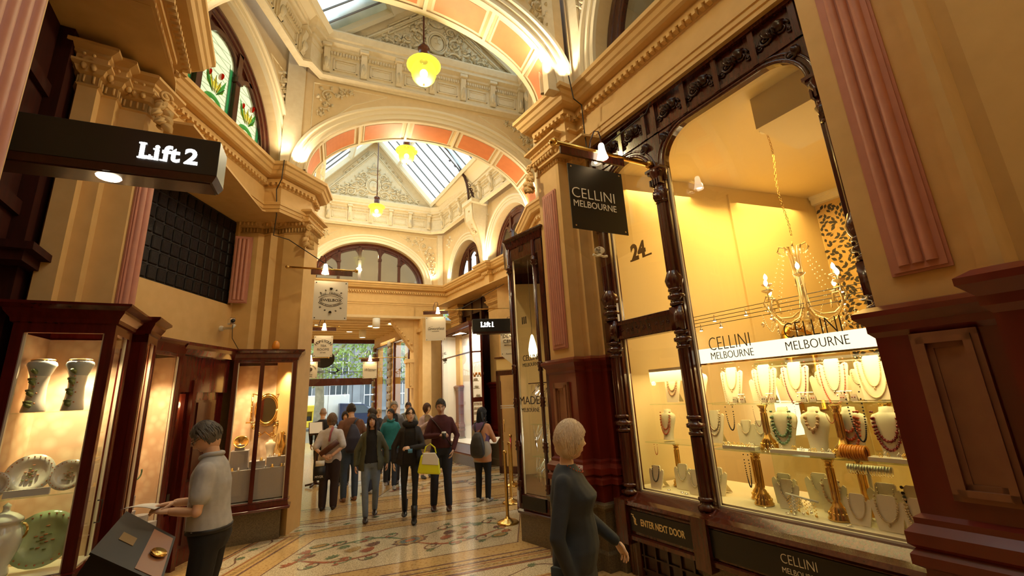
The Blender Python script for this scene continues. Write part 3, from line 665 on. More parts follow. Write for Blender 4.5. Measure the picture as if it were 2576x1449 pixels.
for dz, nm_, f_ in ((.38, L1, Fr((-3.62, 3.76), (.3, .9))), (.1, L2, Fr((-3.48, 6.74), (.6, .5))), (.25, R1, Fr(RW(-.86, .34)[:2], (.55, -.8)))):
    q = MB(); q.s = True                                            # acanthus console at the capital's corner
    for k in range(7): leaf(q, f_, .03 + .02 * (k % 3), 4.60 + dz - .05 * k, -pi / 2 + (-1) ** k * (.3 + .12 * k), .13, .06 + .012 * k, .34)
    spiral(q, f_, .05, 4.62 + dz, .06, 0, 1, .09, .02); spiral(q, f_, .06, 4.30 + dz, .05, 2, -1, .06, .018); q.build('acanthus', 'plaster_lamplit', nm_)
# eaves entablature with brackets, gables and glazed roofs ---------------------------
EAVE = [(0, 7.42), (.03, 7.44), (.10, 7.46), (.10, 7.50), (.07, 7.53), (.05, 7.56), (.03, 7.58), (.03, 7.92), (.05, 7.93), (.05, 8.02), (.09, 8.04), (.09, 8.09), (.17, 8.12), (.17, 8.18), (.20, 8.20), (.22, 8.25), (.24, 8.30), (.24, 8.33), (0, 8.34)]
def eave(idx, path, skip=()):
    root = bpy.data.objects.new('trim_%d' % idx, None); COL.objects.link(root); root['kind'] = 'structure'; root.location = (path[0][0], path[0][1], 7.4)
    q = MB(); q.sweep(path, EAVE); q.build('cornice', 'stucco', root)
    d = MB(); pn = MB()
    for i in range(len(path) - 1):
        a, b = path[i], path[i + 1]; L = math.hypot(b[0] - a[0], b[1] - a[1]); f = Fr(a, (b[0] - a[0], b[1] - a[1]))
        if L < .6: continue
        for j in range(int(L / .05)): d.box(f, (j + .25) * .05, (j + .75) * .05, .04, .085, 7.94, 8.0)
        k = max(2, round(L / .68)); st = (L - .2) / k
        for j in range(k + 1):
            u = .1 + j * st; bk = MB(); bk.s = True
            bk.prism(f, [(u - .055, 7.60), (u + .055, 7.60), (u + .055, 8.0), (u - .055, 8.0)], .03, .07)
            rows = [[f(u + x, .06 + o, z) for x in (-.05, -.02, .02, .05)] for z, o in ((7.56, .02), (7.62, .06), (7.68, .04), (7.78, .04), (7.88, .05), (7.95, .085), (8.0, .09), (8.04, .08), (8.06, .05))]
            bk.grid(rows, smooth=True)
            for s_ in (-1, 1): bk.add([rows[i][0 if s_ < 0 else 3] for i in range(9)] + [f(u + s_ * .05, .03, 8.06), f(u + s_ * .05, .03, 7.56)], [tuple(range(11))])
            leaf(bk, f, u, 7.60, pi / 2, .24, .11, .16); bk.s = False; bk.box(f, u - .075, u + .075, .03, .19, 8.03, 8.085); bk.box(f, u - .06, u + .06, .03, .06, 7.57, 7.62)
            bk.build('bracket', 'stucco', root)
            if j < k:
                u0, u1 = u + .11, u + st - .11
                for ins, h in ((0, .05), (.04, .04)):
                    for (x0, x1, y0, y1) in ((u0 + ins, u1 - ins, 7.64 + ins, 7.66 + ins), (u0 + ins, u1 - ins, 7.86 - ins, 7.88 - ins), (u0 + ins, u0 + ins + .02, 7.64 + ins, 7.88 - ins), (u1 - ins - .02, u1 - ins, 7.64 + ins, 7.88 - ins)): pn.box(f, x0, x1, .03, h, y0, y1)
    d.build('dentil_course', 'stucco', root); pn.build('frieze_panel', 'stucco', root)
    return root
eave(20, [(-3.05, 2.95), (-3.42, 3.1), (-3.42, 6.05), (-3.28, 6.10), (-3.22, 6.38), (.45, 7.90), (.62, 7.6), (.62, 4.75), (.36, 4.52), (-2.9, 3.2)])
eave(21, [(-3.6, 7.2), (-6.0, 12.1), (-5.85, 12.5), (-2.75, 14.0), (-2.3, 13.95), (.40, 10.15), (.30, 8.75)])
def slope(idx, a, b, c, d, u0, u1, v0, v1, bars, purlins=()):
    """roof plane a-b along the eave, d-c along the ridge; glass between fractions u0..u1 (along) and v0..v1 (up)"""
    a, b, c, d = map(Vector, (a, b, c, d))
    def P(u, v, h=0): return a.lerp(b, u).lerp(d.lerp(c, u), v) - N * h
    N = Vector((0, 0, 0)); N = (b - a).cross(d - a).normalized()
    if N.z < 0: N = -N
    root = bpy.data.objects.new('window_%d' % idx, None); COL.objects.link(root); root['kind'] = 'structure'; root.location = P((u0 + u1) / 2, (v0 + v1) / 2)
    q = MB()
    for (x0, x1, y0, y1) in ((-.2, u0, -.1, 1), (u1, 1.2, -.1, 1), (u0, u1, -.1, v0), (u0, u1, v1, 1)):
        q.add([P(x0, y0), P(x1, y0), P(x1, y1), P(x0, y1)], [(0, 1, 2, 3)])
    L = (b - a).length; H = (d - a).length
    def bar(x0, y0, x1, y1, wu, wv, h0, h1):
        q.add([P(x0 - wu, y0 - wv, h0), P(x0 + wu, y0 + wv, h0), P(x1 + wu, y1 + wv, h0), P(x1 - wu, y1 - wv, h0), P(x0 - wu, y0 - wv, h1), P(x0 + wu, y0 + wv, h1), P(x1 + wu, y1 + wv, h1), P(x1 - wu, y1 - wv, h1)],
              [(4, 5, 6, 7), (0, 1, 5, 4), (2, 3, 7, 6), (1, 2, 6, 5), (3, 0, 4, 7)])
    for x in (u0, u1): bar(x, v0, x, v1, .045 / L, 0, -.05, .10)
    for y in [v0, v1] + list(purlins): bar(u0, y, u1, y, 0, .05 / H, -.05, .12)
    q.build('roof_lining', 'stucco_lit', root)
    q = MB(); q.add([P(u0, v0, -.04), P(u1, v0, -.04), P(u1, v1, -.04), P(u0, v1, -.04)], [(0, 1, 2, 3)]); q.build('roof_glass', 'skylight', root)
    q = MB()
    for k in range(1, bars): x = u0 + (u1 - u0) * k / bars; bar(x, v0, x, v1, .007 / L, 0, -.03, .010)
    q.build('glazing_bar', 'bar_grey', root)
def roof(idx, nl, nr, fr_, fl_, ap_n, ap_f, bars, panel_fr, uc, z0, sc, vv=(.10, .62), pur=(), half=2.0, top=2.0, uL=(.1, .93), uR=(.1, .93)):
    # eave corners near-left, near-right, far-right, far-left; ridge points
    slope(idx, nl, fl_, ap_f, ap_n, uL[0], uL[1], vv[0], vv[1], bars, pur)
    slope(idx + 1, nr, fr_, ap_f, ap_n, uR[0], uR[1], vv[0], vv[1], bars, pur)
    q = MB(); f = panel_fr; q.add([f(uc - half, 0, z0), f(uc + half, 0, z0), f(uc, 0, z0 + top)], [(0, 1, 2)])
    g_ = q.build('wall_gable_%d' % idx, 'stucco', kind='structure')
    q = MB(); k = top / half
    def tri(sc_, wd, h, dz):
        pts = [(uc - half * sc_, z0 + dz), (uc + half * sc_, z0 + dz), (uc, z0 + dz + top * sc_)]; L = []
        for i in range(3):
            p, n_ = pts[i], pts[(i + 1) % 3]; a_ = atan2(n_[1] - p[1], n_[0] - p[0]); c_, s_ = cos(a_), sin(a_); LL = math.hypot(n_[0] - p[0], n_[1] - p[1])
            L.append([(p[0] - s_ * y, p[1] + c_ * y) for y in (0, wd)] + [(n_[0] - s_ * y, n_[1] + c_ * y) for y in (wd, 0)])
        for l_ in L: q.prism(f, l_, 0, h)
    tri(.78, .03, .05, .06); tri(.74, .02, .03, .09)
    for s_ in (-1, 1):                                              # small ornamented rails beside the apex
        for (x0, x1) in ((.10, .52),):
            P_ = lambda x, y: (uc + s_ * (half * x * .9 + y * k * 0), z0 + top * (1 - x) * .93 - .10 - y)
            a_, b_ = P_(x0, 0), P_(x1, 0); c_, d_ = P_(x1, .20), P_(x0, .20)
            for p_, n_ in ((a_, b_), (b_, c_), (c_, d_), (d_, a_)):
                q.tube([f(p_[0], .02, p_[1]), f(n_[0], .02, n_[1])], .018, 6)
            for j in range(6):
                t_ = (j + .5) / 6; u_ = a_[0] + (b_[0] - a_[0]) * t_; z_ = a_[1] + (b_[1] - a_[1]) * t_ - .10; spiral(q, f, u_, z_, .055, j, s_ * (-1) ** j, .0, .012, 1.1, 10); leaf(q, f, u_, z_, j * 1.3, .07, .01)
    q.build('rail_moulding', 'stucco', g_)
    gable_relief('relief', f, uc, z0 + .12, sc, g_)
t3 = lambda v, z: (v[0], v[1], z)
roof(30, t3(A1(.15, -.55), 8.25), t3(A1(4.15, -.55), 8.25), t3(A2(4.35), 8.25), t3(A2(.25), 8.25), t3(A1(2.1, -.55), 10.05), t3(A2(2.3), 10.05), 10, A2.at(0, -.02), 2.3, 8.30, .90, half=2.05, top=1.75, vv=(.05, .57), uL=(.1, .97), uR=(.1, .97))
E2 = Fr((-6.0, 12.52), (3.6, 1.70))
roof(34, (-3.7, 7.2, 8.4), (.6, 8.8, 8.4), t3(E2(3.65), 8.4), t3(E2(-.45), 8.4), (-1.5, 7.7, 10.75), t3(E2(1.6), 10.75), 14, E2, 1.6, 8.38, .98, half=2.05, top=2.37, vv=(.04, .93), pur=(.60,), uL=(.05, .965), uR=(.05, .965))
# roof over the near corridor
slope(38, (.7, -2.9, 8.4), (-2.8, 2.8, 8.4), (-1.0, 3.9, 10.4), (2.6, -1.9, 10.4), .1, .9, .15, .8, 12); slope(39, (4.7, -1.3, 8.4), (.9, 4.6, 8.4), (-1.0, 3.9, 10.4), (2.6, -1.9, 10.4), .1, .9, .15, .8, 12)
# spandrel carvings
root = bpy.data.objects.new('trim_50', None); COL.objects.link(root); root['kind'] = 'structure'; root.location = A2(2, 0, 7)
for nm, f, L, fp_ in (('spandrel_relief', A2, [(.34, 7.12, .13, 0, 1), (.55, 7.22, .08, 2, -1), (.30, 6.92, .09, 4, 1), (.72, 7.27, .05, 1, 1), (.24, 6.74, .05, 1, -1)], [(.10, 7.34), (1.35, 7.34), (.75, 7.02), (.10, 6.35)]),
                 ('spandrel_relief', A2, [(4.14, 7.12, .13, 0, -1), (3.93, 7.22, .08, 2, 1), (4.18, 6.92, .09, 4, -1), (3.74, 7.27, .05, 1, 1), (4.25, 6.74, .05, 1, -1)], [(4.38, 7.34), (3.13, 7.34), (3.73, 7.02), (4.38, 6.35)]),
                 ('spandrel_relief', EU, [(3.52, 7.0, .20, 0, -1), (3.72, 6.72, .12, 2, 1), (3.22, 7.14, .12, 3, 1), (3.78, 6.48, .12, 1, -1), (3.0, 7.2, .07, 1, 1), (3.80, 6.22, .09, 3, 1), (3.84, 6.0, .07, 0, -1)], [(4.0, 7.34), (2.6, 7.34), (3.4, 6.9), (3.86, 5.9), (4.0, 5.9)]),
                 ('spandrel_relief', EU, [(.12, 7.0, .16, 0, 1), (.36, 7.12, .10, 2, -1), (-.02, 6.72, .10, 3, 1)], [(-.3, 7.34), (.9, 7.34), (.3, 7.0), (-.3, 6.4)]),
                 ('spandrel_relief', LW, [(3.40, 7.18, .11, 0, -1), (3.43, 6.98, .09, 2, 1), (3.44, 6.78, .07, 3, -1), (3.46, 6.62, .05, 0, 1)], [(3.58, 7.36), (3.0, 7.36), (3.36, 6.95), (3.52, 6.4)]),
                 ('spandrel_relief', A1, [(3.86, 7.0, .16, 0, -1), (3.62, 7.12, .10, 2, 1), (3.95, 6.76, .10, 4, -1), (3.98, 6.55, .07, 1, 1)], [(4.15, 7.3), (3.2, 7.3), (3.7, 6.95), (4.15, 6.3)]),
                 ('spandrel_relief', FU, [(5.0, 7.1, .12, 0, -1), (5.08, 6.85, .09, 2, 1), (2.72, 7.1, .12, 0, 1), (2.35, 7.1, .12, 0, -1), (2.42, 6.85, .09, 2, 1), (.3, 7.1, .14, 0, 1)], None),
                 ('spandrel_relief', UR, [(.22, 7.1, .12, 0, 1), (.18, 6.86, .09, 2, -1), (.15, 6.65, .06, 3, 1)], [(.08, 7.36), (.75, 7.36), (.4, 7.0), (.08, 6.4)])):
    q = MB(); q.s = True; vine(q, f, L, .0, .016)
    if fp_:
        for a_, b_ in zip(fp_, fp_[1:] + fp_[:1]): q.tube([f(a_[0], .0, a_[1]), f(b_[0], .0, b_[1])], .012, 4)
    q.build(nm, 'stucco', root)
# corner strips and wall-shafts above the ledge
q = MB(); q.box(Fr((-3.66, 6.14), (.35, .28)), .0, .28, -.1, .03, 5.6, 8.3); q.box(A2, 4.42, 4.62, -.1, .05, 5.6, 8.3); q.box(A1, 4.0, 4.16, -.1, .03, 5.5, 8.4)
q.box(UR, -.16, .06, -.1, .05, 5.6, 8.4); q.box(EU, 4.02, 4.2, -.1, .04, 5.6, 7.45); q.box(FU, 2.42, 2.68, -.1, .04, 5.6, 7.45)
q.build('trim_51', 'stucco', kind='structure')
# console under the truss of the far bay
q = MB(); f = FU.at(2.30, 0); q.s = False
prof = [(.02, 5.62), (.10, 5.64), (.12, 5.9), (.16, 6.2), (.26, 6.5), (.40, 6.75), (.50, 6.95), (.52, 7.1), (.52, 7.42), (.58, 7.46), (.58, 7.56), (.50, 7.6), (0, 7.6)]
W0 = [.06, .07, .10, .14, .18, .22, .24, .25, .25, .30, .30, .26, .26]
rows = [[f(.28 - w_, t_, z_), f(.28 + w_, t_, z_), f(.28 + w_, 0, z_), f(.28 - w_, 0, z_)] for (t_, z_), w_ in zip(prof, W0)]
q.grid(rows, closed=True)
con = q.build('console_bracket', 'stucco'); tag(con, 'tall tapering plaster console under the iron roof truss in the far bay', 'bracket')
q = MB(); q.s = True
for i in range(8): spiral(q, f, .28 + .05 * (-1) ** i, 6.55 + i * .10, .06, i, (-1) ** i, .30 + i * .026, .012, 1, 10); leaf(q, f, .28, 6.5 + i * .1, pi / 2 + (-1) ** i, .09, .33 + i * .024)
for s_ in (-1, 1): q.tube([f(.28 + s_ * w_ * .92, t_ + .01, z_) for (t_, z_), w_ in list(zip(prof, W0))[:9]], .016, 6)
q.build('console_relief', 'plaster', con)
# iron truss: half arch with scrollwork
def truss(fr_, u0, loc_label):
    q = MB(); pts = [f(.28, t_, z_) for t_, z_ in ((.50, 7.6), (.52, 7.95), (.58, 8.25), (.70, 8.58), (.90, 8.9), (1.2, 9.2), (1.55, 9.45), (1.95, 9.65), (2.4, 9.8))]
    q.tube(pts, .04, 6); q.tube([p + Vector((0, 0, -.10)) for p in pts], .02, 6)
    for i in range(9): 
        p = pts[1].lerp(pts[4], i / 8) if i < 5 else pts[2]
        rr = .09 * (1 - i / 12)
        c_ = f(.28, .36 + .012 * i * i, 7.72 + i * .13)
        q.tube([c_ + Vector((FU.n[0] * cos(k * .6) * rr * (1 - k / 16), FU.n[1] * cos(k * .6) * rr * (1 - k / 16), sin(k * .6) * rr * (1 - k / 16))) for k in range(12)], .012, 5)
    q.tube([f(.28, .16, 7.62), f(.28, .20, 8.15), f(.28, .5, 8.6), f(.28, 1.1, 9.22)], .02, 5)
    for i in range(8): q.ball(f(.28, .3 + i * .02, 7.66 + i * .05), .035, 6, 4)
    o = q.build('roof_truss', 'iron'); tag(o, 'dark iron arched truss with scrollwork under the far glass roof', 'roof truss')
truss(FU, 2.3, '')
# ================================================================ Cellini shopfront (timber window with two lights)
SF = thing('shopfront', RW(1.3, 0, 0), 'tall carved mahogany shopfront with arched panes and a jewellery display, number 24', 'shopfront')
def turned_post(fr, u0, u1, z0, z1, parent, transoms=()):
    q = MB(); q.box(fr, u0, u1, -.09, .02, z0, z1); c = (u0 + u1) / 2; w_ = (u1 - u0) / 2
    q.s = True
    def fl_(a, b, r, n=14):                                         # fluted shaft
        rows = []
        for z in (a, b): rows.append([fr(c + cos(k * pi / n) * r, .02 + sin(k * pi / n) * r * (1 - .12 * (k % 2)), z) for k in range(n + 1)])
        q.grid(rows, smooth=False)
    def kn(z, prof): q.lathe([(r * w_, z + h) for r, h in prof], fr(c, .015, 0), 14)
    ring = [(.8, -.09), (1.0, -.08), (1.0, -.06), (.7, -.05), (.7, -.03), (1.15, -.015), (1.15, .015), (.7, .03), (.7, .05), (1.0, .06), (1.0, .08), (.8, .09)]
    cap = [(.75, -.16), (.95, -.15), (.75, -.13), (.85, -.10), (1.2, -.03), (1.0, -.02), (1.0, .0), (.9, .02), (.9, .12), (1.2, .16), (1.35, .20), (1.35, .22), (.9, .22)]
    fl_(z0, .70, w_ * .9); kn(.76, ring); fl_(.85, 1.35, w_ * .75); kn(1.45, ring); fl_(1.54, 2.15, w_ * .75); kn(2.24, ring)
    q.box(fr, c - w_ * .9, c + w_ * .9, .0, .07, 2.33, 2.56); kn(2.66, ring); kn(2.78, [(.7, -.06), (1.1, 0), (1.25, .05), (.9, .12), (.8, .14)])
    fl_(2.9, 3.68, w_ * .62); kn(3.82, cap); q.s = False
    for k in range(5): q.box(fr, c - w_ * .8 + k * w_ * .4 - .008, c - w_ * .8 + k * w_ * .4 + .008, .02, .10, 3.86, 3.93)
    q.box(fr, c - w_ * 1.3, c + w_ * 1.3, -.02, .11, 4.02, 4.05); q.box(fr, c - w_ * 1.1, c + w_ * 1.1, -.02, .09, 3.99, 4.02)
    for k in range(-2, 3): leaf(q, fr, c + k * .02, 3.68, pi / 2 + k * .35, .12, .07, .3)
    return q.build('post', 'mahogany', parent)
turned_post(RW, -.02, .16, 0.0, 4.45, SF); turned_post(RW, .90, 1.05, .25, 4.45, SF); turned_post(RW, 2.46, 2.60, .25, 4.45, SF)
q = MB(); q.box(RW, .16, .90, -.08, .02, 2.34, 2.55); q.box(RW, .16, .90, .02, .045, 2.35, 2.38); q.box(RW, .16, .90, .02, .045, 2.50, 2.53)
for k in range(9): spiral(q, RW, .2 + k * .08, 2.44, .03, k, (-1) ** k, .01, .007, 1, 8)
q.build('transom', 'mahogany', SF)
def rr_opening(q, fr, u0, u1, zs, zt, r, ztop, t0, t1, zr=None):
    """timber head with rounded upper corners"""
    zr = zr or r; n = 10
    arc = [(u0 + r * (1 - cos(i * pi / 2 / n)), zt - zr + zr * sin(i * pi / 2 / n)) for i in range(n + 1)] + [(u1 - r + r * sin(i * pi / 2 / n), zt - zr + zr * cos(i * pi / 2 / n)) for i in range(n + 1)]
    arc = [(u0, zs)] + arc + [(u1, zs)]
    for t in (t0, t1): q.grid([[fr(u, t, z) for u, z in arc], [fr(u, t, ztop) for u, z in arc]])
    q.grid([[fr(u, t0, z) for u, z in arc], [fr(u, t1, z) for u, z in arc]])
    for off, tt, rad in ((.0, t1, .022), (-.05, t1, .014)):
        pts = []
        for i, (u, z) in enumerate(arc):
            cu, cz = (u0 + u1) / 2, zs; d = norm2(u - cu, z - cz); pts.append(fr(u - off * d[0] * 1.2, tt, z - off * d[1]))
        q.tube(pts, rad, 6)
q = MB(); rr_opening(q, RW, .16, .90, 3.9, 4.40, .36, 4.50, -.08, .015); q.build('arch_head', 'mahogany', SF)
q = MB(); rr_opening(q, RW, 1.05, 2.46, 3.9, 4.42, .34, 4.50, -.08, .015); q.build('arch_head', 'mahogany', SF)
q = MB(); q.box(RW, -.02, 2.6, -.10, .0, 4.46, 4.85); q.box(RW, -.02, 2.6, .0, .05, 4.80, 4.85); q.box(RW, -.02, 2.6, .0, .03, 4.46, 4.50)
for u in (-.02, .16, .50, .86, 1.0, 1.38, 1.74, 2.10, 2.44, 2.56): q.box(RW, u, u + .05, .0, .035, 4.46, 4.85)
q.build('frieze_rail', 'mahogany', SF)
for u0, u1 in ((.21, .50), (.55, .86), (1.05, 1.38), (1.43, 1.74), (1.79, 2.10), (2.15, 2.44)):
    c = (u0 + u1) / 2; q = MB()
    for s_ in (-1, 1): spiral(q, RW, c + s_ * .07, 4.65, .06, 0, s_, .0, .014, 1.4, 14); spiral(q, RW, c + s_ * .12, 4.60, .04, 1, -s_, .0, .01, 1.2, 10); leaf(q, RW, c, 4.65, pi / 2 + s_ * 1.0, .12, .01)
    rosette(q, RW, c, 4.65, .04, .01); q.build('carved_panel', 'mahogany_dark', SF)
for c, s_ in ((.20, 1), (.86, -1), (1.10, 1), (2.41, -1)): q = MB(); spiral(q, RW, c + s_ * .03, 4.36, .05, 0, s_, .015, .012); leaf(q, RW, c, 4.32, 1.2, .1, .02); q.build('carved_corner', 'mahogany_dark', SF)
# sill, sign boards and base, leaning out below the glass
q = MB()
q.sweep([RW(.0)[:2], RW(2.62)[:2]], [(-.08, .77), (.02, .77), (.10, .72), (.16, .70), (.18, .67), (.15, .65)]); q.sweep([RW(.0)[:2], RW(2.62)[:2]], [(.15, .65), (.14, .64), (.13, .40), (.16, .385), (.16, .35), (.10, .33), (.0, .33)])
for u in (-.02, .90, 2.46): q.box(RW, u, u + .15, 0, .19, .30, .71)
q.build('sill', 'mahogany', SF)
q = MB(); q.box(RW, .15, .88, .12, .15, .43, .62); sg = q.build('sign_board', 'black_sign', SF)
q = MB(); put_text(q, RW, 'ENTER NEXT DOOR', .085, .54, .152, .525, sx=.66, bold=.001)
q.tube([RW(.19, .153, .57), RW(.22, .153, .545), RW(.21, .153, .50), RW(.235, .153, .50)], .007, 5); q.tube([RW(.17, .153, .585), RW(.20, .153, .58)], .005, 5)
for k in range(3): q.tube([RW(.20, .153, .55 - k * .015), RW(.225, .153, .54 - k * .015)], .005, 5)
q.build('gold_lettering', 'sign_board_gold', sg)
q = MB(); q.box(RW, 1.05, 2.45, .12, .15, .42, .63); sg = q.build('sign_board', 'black_sign', SF)
q = MB(); put_text(q, RW, 'CELLINI', .092, 1.74, .152, .56, sx=.78, bold=-.0015); put_text(q, RW, 'MELBOURNE', .052, 1.74, .152, .485, sx=.84, bold=-.0006); q.build('cream_lettering', 'sign_cream', sg)
q = MB(); q.box(RW, .88, 2.62, -.1, .09, 0, .34); q.build('granite_base', 'granite', SF)
q = MB(); q.box(RW, .14, .90, -.1, .02, .0, .34)
for i in range(5): q.box(RW, .17 + i * .145, .19 + i * .145, .02, .045, .05, .34)
for j in range(3): q.box(RW, .14, .90, .02, .045, .06 + j * .12, .075 + j * .12)
q.build('vent_grille', 'mahogany_dark', SF)
for (u0, u1, z0, z1) in ((.16, .90, .77, 2.34), (.16, .90, 2.55, 4.42), (1.05, 2.46, .77, 4.44)):
    q = MB(); q.add([RW(u0, -.04, z0), RW(u1, -.04, z0), RW(u1, -.04, z1), RW(u0, -.04, z1)], [(0, 1, 2, 3)]); q.build('glass_pane', 'glass', SF)
    q = MB()
    for a_, b_ in ((u0, u0 + .018), (u1 - .018, u1)): q.box(RW, a_, b_, -.05, -.03, z0, z1 - (.4 if z1 > 4 else 0))
    q.box(RW, u0, u1, -.05, -.03, z0, z0 + .015); q.build('glazing_bead', 'sign_cream', SF)
q = MB(); put_text(q, RW, '24', .25, .53, -.03, 3.28, sx=.82, bold=.012)
for du_, z_ in ((.405, 3.195), (.62, 3.195)): q.box(RW, du_, du_ + .09, -.033, -.027, z_, z_ + .018)
mat('old_gold', (.20, .12, .04), .35, .5); q.build('house_number', 'old_gold', SF)
q = MB(); put_text(q, RW, 'CELLINI', .175, 1.40, -.03, 2.155, sx=.66, bold=-.0035); put_text(q, RW, 'MELBOURNE', .092, 1.405, -.03, 2.05, sx=.76, bold=-.0012); q.build('glass_lettering', 'sign_ink', SF); q = MB()
put_text(q, RW, 'CELLINI', .18, 2.07, -.03, 2.175, sx=.66, bold=-.0035); put_text(q, RW, 'MELBOURNE', .10, 2.075, -.03, 2.06, sx=.76, bold=-.0012); q.build('glass_lettering', 'sign_ink', SF)
# shop room
mat('shop_wall', (.80, .66, .36), .7); mat('shop_ceiling', (.82, .70, .42), .7)
q = MB(); q.plate([RW(-.3, -.12)[:2], RW(5.4, -.12)[:2], RW(5.4, -4.1)[:2], RW(-.3, -5.5)[:2]], 4.63, 4.7); q.build('ceiling', 'shop_ceiling', kind='structure')
sw = Fr(RW(.785, -4.0)[:2], (RW(-.1, -.1) - RW(.785, -4.0))[:2]); q = MB(); q.box(Fr(RW(-.1, -.1)[:2], (RW(.785, -4.0) - RW(-.1, -.1))[:2]), 0, 4.1, -.1, 0, 0, 4.63)
q.box(Fr(RW(-.1, -.1)[:2], (RW(.785, -4.0) - RW(-.1, -.1))[:2]), 2.2, 2.24, 0, .03, 1.6, 4.5); q.build('wall_shop_side', 'shop_wall', kind='structure')
q = MB(); q.box(RW, .7, 5.4, -4.15, -4.0, 0, 4.63); q.build('wall_shop_back', 'shop_wall', kind='structure')
q = MB(); q.box(RW, .80, 5.4, -4.0, -3.985, .8, 4.50)
q.build('wallpaper', 'leaves_paper', kind='structure')
q = MB(); q.box(RW, .78, 5.4, -4.0, -3.9, 4.5, 4.63); q.box(RW, .78, 5.4, -3.95, -3.86, 4.58, 4.63); q.build('trim_60', 'white_paint', kind='structure')
q = MB(); q.box(RW, 5.3, 5.4, -4.1, -.1, 0, 4.63); q.build('wall_shop_near', 'shop_wall', kind='structure')
# leaf pattern of the paper: dark leaves built flat on the wall
q = MB(); rnd = random.Random(3)
for i in range(30):
    for j in range(60):
        u = .83 + i * .075 + rnd.uniform(-.02, .02) + (j % 2) * .037; z = 1.6 + j * .048 + rnd.uniform(-.015, .015)
        if z > 4.46 or u > 3.0: continue
        a_ = rnd.uniform(0, 6.28); L = rnd.uniform(.05, .07); q.mi = 0 if rnd.random() < .72 else 1
        q.add([RW(u + cos(a_ + b) * L * r, -3.982, z + sin(a_ + b) * L * r) for b, r in ((0, .75), (.75, .45), (1.5, .35), (pi, .6), (-1.5, .35), (-.75, .45))], [tuple(range(6))])
mat('paper_gold', (.60, .42, .16), .5); mat('paper_dark', (.035, .032, .028), .6); MT['leaves_paper'] = MT['leaves_paper']
lp = q.build('wallpaper_leaves', ['paper_dark', 'paper_gold'], kind='structure')
b_ = MT['leaves_paper'].node_tree.nodes['Principled BSDF']
for l_ in list(b_.inputs['Base Color'].links): MT['leaves_paper'].node_tree.links.remove(l_)
b_.inputs['Base Color'].default_value = (.66, .46, .17, 1)
q = MB(); q.box(RW, 1.72, 2.6, -1.45, -.62, 4.28, 4.63); q.build('trim_61', 'shop_ceiling', kind='structure')
# display platform, shelves, lit header
q = MB(); q.plate([RW(.02, -.11)[:2], RW(2.58, -.11)[:2], RW(2.58, -1.0)[:2], RW(.12, -1.0)[:2]], .72, .785); o = q.build('display_platform', 'bust'); tag(o, 'low cream display platform running behind the jewellery shop glass', 'platform')
q = MB(); q.box(RW, .98, 2.47, -.20, -.13, 2.0, 2.135); o = q.build('illuminated_header', 'led_panel'); tag(o, 'glowing cream header strip across the top of the jewellery display', 'sign')
q = MB(); q.box(RW, .98, 2.47, -.21, -.12, 1.985, 2.0); q.build('header_rail', 'brass', o)
q = MB(); q.box(RW, .28, .90, -.30, -.24, 1.86, 2.0); o = q.build('display_header', 'white_paint'); tag(o, 'plain cream rail above the narrow jewellery window display', 'rail')
def shelf(u0, u1, t0, t1, z, label, curve=0):
    q = MB(); pts = [(u0, t1), (u1, t1)]
    fr_ = [(u0 + (u1 - u0) * i / 12, t0 - curve * (1 - (2 * i / 12 - 1) ** 2) * -1) for i in range(12, -1, -1)]
    q.plate([RW(u, t)[:2] for u, t in pts + fr_], z - .010, z); o = q.build('glass_shelf', 'glass_shelf'); return tag(o, label, 'shelf')
shelf(1.05, 2.48, -.16, -.52, 1.63, 'upper glass shelf in the wide jewellery window, under the tall necklace boards'); shelf(1.0, 2.5, -.15, -.55, 1.235, 'lower glass shelf in the wide jewellery window, crowded with rings and bangles')
shelf(.20, .92, -.28, -.62, 1.63, 'upper glass shelf in the narrow window under number 24'); shelf(.14, .92, -.2, -.6, 1.24, 'lower glass shelf in the narrow window under number 24')
q = MB(); q.box(RW, 1.06, 2.5, -.98, -.96, .80, 2.0); o = q.build('glass_screen', 'glass_shelf'); tag(o, 'upright glass screen closing the back of the jewellery display', 'screen')
def column(u, t, z0, z1, label):
    H = z1 - z0; q = MB(); q.s = True
    q.lathe([(0, 0), (.075, 0), (.078, .015), (.066, .03), (.070, .045), (.055, .06), (.058, .07), (.035, .10), (.028, .12), (.022, .13), (.022, H - .07), (.03, H - .06), (.022, H - .05), (.04, H - .02), (.045, H - .012), (.0, H - .012)], RW(u, t, z0), 16)
    for k in range(8): q.tube([RW(u, t, z0) + Vector((cos(k * pi / 4) * .023, sin(k * pi / 4) * .023, .14)), RW(u, t, z0) + Vector((cos(k * pi / 4) * .023, sin(k * pi / 4) * .023, H - .08))], .005, 5)
    for k in range(14): q.ball(RW(u, t, z0 + .05) + Vector((cos(k * .449) * .062, sin(k * .449) * .062, 0)), .009, 5, 4)
    o = q.build('candlestick_column', 'brass'); tag(o, label, 'column', 'brass columns carrying the glass shelves')
column(1.88, -.26, .785, 1.225, 'brass column on the platform below the middle of the lower shelf')
column(1.30, -.30, .785, 1.225, 'brass column on the platform beside the turned mullion, in front of another')
column(1.18, -.46, .785, 1.225, 'brass fluted column behind the one beside the turned mullion'); column(1.98, -.50, .785, 1.225, 'slim brass column behind the bangle stand')
column(1.42, -.33, 1.235, 1.62, 'brass column between the shelves next to the black bead loop'); column(2.02, -.24, 1.235, 1.62, 'brass column between the shelves in front of the red coral necklace'); column(2.26, -.42, 1.235, 1.62, 'brass column between the shelves beside the jet bead loop')
column(.36, -.42, .785, 1.23, 'brass column on the platform of the narrow window'); column(.60, -.5, 1.24, 1.62, 'brass column between the shelves of the narrow window')
